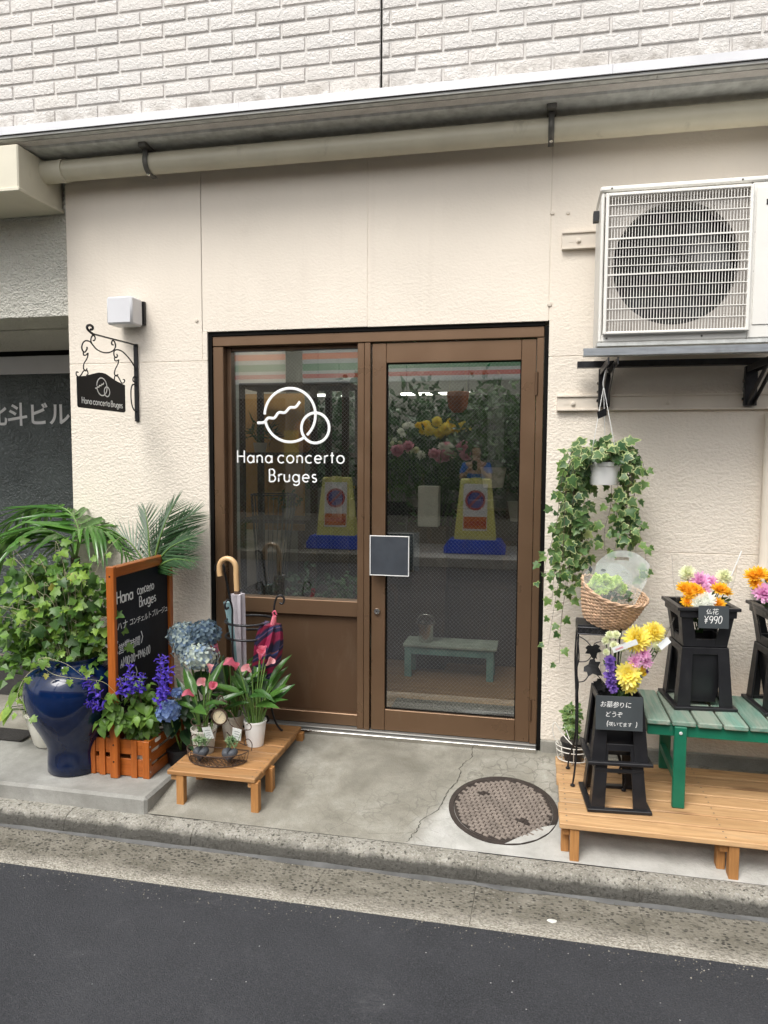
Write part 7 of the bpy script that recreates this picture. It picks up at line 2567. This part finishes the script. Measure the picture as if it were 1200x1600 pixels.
for s_ in (-1, 1):
    def q(L):
        return [(TX + .012 + s_ * x, TY + .003, TZ + z) for x, z in L]
    sc_.tube(spline(q([(.150, .052), (.152, .085), (.135, .105), (.115, .095), (.118, .075), (.130, .078)]), 6), .0022, 6)
    sc_.tube(spline(q([(.120, .075), (.09, .085), (.05, .11), (.028, .13)]), 6), .0022, 6)
    sc_.tube(spline(q([(.030, .235), (.055, .22), (.08, .175), (.11, .15), (.14, .15), (.150, .165), (.140, .18), (.127, .172)]), 6), .0022, 6)
    sc_.tube(spline(q([(.13, .15), (.09, .145), (.05, .165), (.036, .19)]), 6), .0018, 6)
    sc_.tube(spline(q([(.006, .245), (.020, .25), (.030, .262), (.026, .276), (.014, .272), (.012, .262)]), 6), .003, 6)
    sc_.tube(spline(q([(.004, .250), (.012, .27), (.010, .292), (.0, .300)]), 6), .003, 6)
sc_.tube([(TX + .012, TY + .003, TZ + .23), (TX + .012, TY + .003, TZ + .285)], .004, 6)
sc_.build('scrollwork', 'rust', tr_, smooth=True)
DM = wallm(TX + .012, TY - .004, TZ + .205)
dl = MB().lathe([(.0005, .0), (.036, .0), (.040, .004), (.040, .012), (.034, .014), (.033, .010)], 36).place('dial_case', 'rust', tr_, DM, smooth=30)
M['dial'] = pm('dial_paper', (.62, .53, .36), .55, var=.1, vs=20)
MB().lathe([(.033, .0085), (.0005, .0085)], 32).place('dial_face', 'dial', dl, DM)
dk = MB()
for k in range(28):
    a = R(225 - 270 * k / 27)
    m_ = DM @ Matrix.Rotation(a, 4, 'Z')
    dk.box((.025 if k % 3 else .022, -.0004, .0088), (.029, .0004, .0092), m_)
dk.box((-.008, -.0006, .0093), (.022, .0006, .0098), DM @ Matrix.Rotation(R(55), 4, 'Z'))
dk.lathe([(.0025, .0105), (.0005, .011)], 8)
dk2 = MB()
dk2.v, dk2.f = dk.v[:-16], [f for f in dk.f if max(f) < len(dk.v) - 16]
dk2.build('dial_marks', 'ink', dl)
M['slate_pot'] = pm('slate_heart', (.060, .066, .078), .6, var=.2, vs=12, bump=.1, bs=60)
HEART = []
for k in range(28):
    a = 2 * math.pi * k / 28
    HEART.append((16 * math.sin(a) ** 3 / 17.0, (13 * math.cos(a) - 5 * math.cos(2 * a) - 2 * math.cos(3 * a) - math.cos(4 * a)) / 17.0))
def heart_pot(label, x, y, z, seed, tall):
    rd = random.Random(seed)
    t = thing('succulent', label, 'plant', (x, y, z))
    mb = MB()
    rings = [(-.030, .55), (-.024, .85), (-.008, 1.0), (.010, .95), (.024, .75)]
    S_ = .039
    for (dy, s_) in rings:
        for (hx, hz) in HEART:
            mb.v.append(Vector((x + hx * S_ * s_, y + dy, z + .040 + (hz - .0) * S_ * s_ * .98)))
    for j in range(4):
        for k in range(28):
            k2 = (k + 1) % 28
            mb.f.append((j * 28 + k, j * 28 + k2, j * 28 + 28 + k2, j * 28 + 28 + k))
    mb.f.append(tuple(reversed(range(28))))
    mb.f.append(tuple(4 * 28 + k for k in range(28)))
    mb.build('heart_pot', 'slate_pot', t, smooth=50, fix=True)
    lf = MB()
    for r0 in range(5 if not tall else 4):
        cx, cy, cz = x + rd.uniform(-.026, .026), y + rd.uniform(-.014, .012), z + .078 + rd.uniform(0, .022)
        for k in range(16):
            a = k * 2.4
            el = .15 + 1.2 * k / 16
            d = Vector((math.cos(a) * math.cos(el), math.sin(a) * math.cos(el), math.sin(el)))
            sd = Vector((-math.sin(a), math.cos(a), 0)) * .005
            L = .024 * (1.1 - .45 * k / 16) * (1.2 if tall else 1)
            c = Vector((cx, cy, cz))
            lf.add([c, c + d * L * .6 + sd, c + d * L, c + d * L * .6 - sd, c + d * L * .6 + Vector((0, 0, .004))], [(0, 1, 4), (1, 2, 4), (2, 3, 4), (3, 0, 4)])
    for k in range(14):
        c = Vector((x + rd.uniform(-.03, .03), y + rd.uniform(-.015, .01), z + .075))
        tip = c + Vector((rd.uniform(-.03, .03), rd.uniform(-.03, .02), rd.uniform(.02, .065)))
        lf.tube([c, tip], [.0022, .0012], 5)
    stuff(lf.build('rosettes', 'leaf_succ', t))
    tg__ = MB().box((-.022, -.031, 0), (.022, .031, .0012)).place('tag', 'tag', t, Matrix.Translation((x + .026, y + .018, z + .128)) @ Matrix.Rotation(R(-12 if not tall else 10), 4, 'Y') @ Matrix.Rotation(R(12), 4, 'X') @ WALLM, bevel=.0003)
    kb = MB()
    for j in range(3):
        kb.tube([(-.014 + rd.uniform(0, .004), .014 - j * .013, .0015), (0, .016 - j * .013 + rd.uniform(-.003, .003), .0015), (.013, .013 - j * .013, .0015)], .0009, 4)
    kb.place('writing', 'ink', tg__, WM[tg__])
    return t
heart_pot('succulents in a slate heart pot at the left end of the wire tray', -1.487, -.585, TZ + .004, 91, False)
heart_pot('succulents in a slate heart pot at the door end of the wire tray', -1.352, -.570, TZ + .004, 92, True)

# ------------------------------------------------------------------ umbrella stand and umbrellas
us = thing('umbrella_stand', 'dark iron umbrella stand with two rings and curled uprights', 'umbrella stand', (-1.42, -.16, .046))
VX, VY, VR = -1.418, -.165, .122
mb = MB()
for z, r_ in ((.545, VR), (.620, VR), (.10, .09)):
    MB().tube([(VX + r_ * math.cos(a), VY + r_ * math.sin(a), z) for a in [2 * math.pi * k / 40 for k in range(40)]], .0062, 8, closed=True).build('ring', 'iron_grey', us, smooth=True)
for a in (R(10), R(250), R(130)):
    def rp(r_, z):
        return (VX + r_ * math.cos(a), VY + r_ * math.sin(a), z)
    e = VR + .004
    P_ = spline([rp(.165, .0515), rp(.155, .0525), rp(.125, .10), rp(.105, .20), rp(.110, .35), rp(e, .50), rp(e, .64), rp(e, .70), rp(e + .014, .742), rp(e + .036, .750), rp(e + .050, .730), rp(e + .042, .708), rp(e + .026, .712)], 7)
    MB().tube(P_, .0052, 8).build('upright', 'iron_grey', us, smooth=True)
def folded(mb, top, bot, rt, rb, lobes, seed, sag=0.0, K=14):
    """a furled canopy: pleated tapering bundle"""
    rd = random.Random(seed)
    top, bot = Vector(top), Vector(bot)
    ax = (bot - top).normalized()
    u = ax.orthogonal().normalized()
    v = ax.cross(u)
    n = lobes * 4
    ph_ = [rd.uniform(.75, 1.25) for _ in range(lobes)]
    b0 = len(mb.v)
    for j in range(K + 1):
        t_ = j / K
        c = top.lerp(bot, t_)
        base = rt + (rb - rt) * t_
        base *= (.22 + 1.0 * math.sin(math.pi * min(1, t_ * 1.1 + .12)) ** .8) if sag else 1
        tw_ = t_ * .9
        for i in range(n):
            a = 2 * math.pi * i / n
            L = .62 + .38 * (1 - abs((i % 4) / 2 - 1)) * ph_[i // 4]
            mb.v.append(c + (u * math.cos(a + tw_) + v * math.sin(a + tw_)) * base * L)
    for j in range(K):
        for i in range(n):
            i2 = (i + 1) % n
            mb.f.append((b0 + j * n + i, b0 + j * n + i2, b0 + (j + 1) * n + i2, b0 + (j + 1) * n + i))
    mb.f.append(tuple(b0 + i for i in reversed(range(n))))
    mb.f.append(tuple(b0 + K * n + i for i in range(n)))
M['umb_grey'] = pm('umbrella_lilac', (.46, .43, .46), .7, var=.1, vs=20, bump=.1, bs=60)
M['umb_teal'] = pm('umbrella_teal', (.23, .36, .38), .7, var=.1, vs=20, bump=.1, bs=60)
def m_plaid():
    m, nt, p = new_mat('umbrella_plaid')
    w = NT(nt)
    v = w.pos((1, 1, 1), (0, .5, .3))
    wv_ = w.n('TexWave', wave_type='BANDS', bands_direction='Z')
    wv_.inputs['Scale'].default_value = 2.6
    wv_.inputs['Distortion'].default_value = 3.5
    wv_.inputs['Detail'].default_value = 2
    wv_.inputs['Detail Scale'].default_value = 2.0
    w.l(v, wv_.inputs['Vector'])
    c = w.ramp(wv_.outputs['Fac'], [(0, (.20, .006, .04)), (.10, (.24, .008, .05)), (.18, (.010, .010, .035)), (.52, (.014, .016, .06)), (.58, (.22, .08, .05)), (.64, (.03, .06, .20)), (.76, (.012, .012, .045)), (.90, (.016, .012, .05)), (1, (.22, .008, .035))], 'LINEAR')
    w.l(c, p.inputs['Base Color'])
    p.inputs['Roughness'].default_value = .6
    return m
M['umb_plaid'] = m_plaid()
M['bamboo'] = pm('pale_wood_handle', (.62, .40, .20), .35, var=.12, vs=14, stretch=(1, 1, .3), coat=.3)
u1 = thing('umbrella', 'lilac-grey folded umbrella with a pale wooden crook handle', 'umbrella', (-1.455, -.19, .06), group='umbrellas in the iron stand')
mb = MB()
folded(mb, (-1.462, -.215, .765), (-1.452, -.15, .09), .036, .020, 6, 3)
mb.build('canopy', 'umb_grey', u1, smooth=40)
MB().tube([(-1.463, -.216, .745), (-1.464, -.218, .79)], [.018, .012], 10).build('ferrule', 'rust', u1, smooth=40)
hp_ = [(-1.4645, -.219, .78), (-1.466, -.222, .86)] + [(-1.466 - .045 + .045 * math.cos(t_), -.222, .895 + .047 * math.sin(t_)) for t_ in [math.pi * k / 12 for k in range(13)]] + [(-1.556, -.222, .875), (-1.553, -.222, .852)]
MB().tube(hp_, .0135, 12).build('handle', 'bamboo', u1, smooth=60)
u2 = thing('umbrella', 'pale teal folded umbrella with a thin black handle', 'umbrella', (-1.51, -.12, .06), group='umbrellas in the iron stand')
mb = MB()
folded(mb, (-1.520, -.165, .715), (-1.455, -.12, .09), .038, .014, 6, 5)
mb.build('canopy', 'umb_teal', u2, smooth=40)
hq = [(-1.519, -.163, .70), (-1.537, -.17, .80), (-1.551, -.175, .87)] + [(-1.551 - .024 + .024 * math.cos(t_), -.175, .885 + .026 * math.sin(t_)) for t_ in [math.pi * k / 10 for k in range(11)]] + [(-1.599, -.175, .868)]
MB().tube(hq, .006, 8).build('handle', 'iron', u2, smooth=60)
u3 = thing('umbrella', 'dark red and blue plaid folded umbrella hooked on the stand rim', 'umbrella', (-1.33, -.17, .06), group='umbrellas in the iron stand')
mb = MB()
folded(mb, (-1.283, -.215, .62), (-1.375, -.20, .09), .078, .020, 7, 8, sag=1.0)
mb.build('canopy', 'umb_plaid', u3, smooth=40)
MB().tube([(-1.285, -.215, .59), (-1.268, -.225, .635), (-1.262, -.228, .665)], [.012, .014, .010], 10).tube(spline([(-1.262, -.228, .66), (-1.27, -.23, .68), (-1.258, -.232, .69), (-1.25, -.23, .672)], 5), .004, 6).build('handle', 'p_calla', u3, smooth=60)
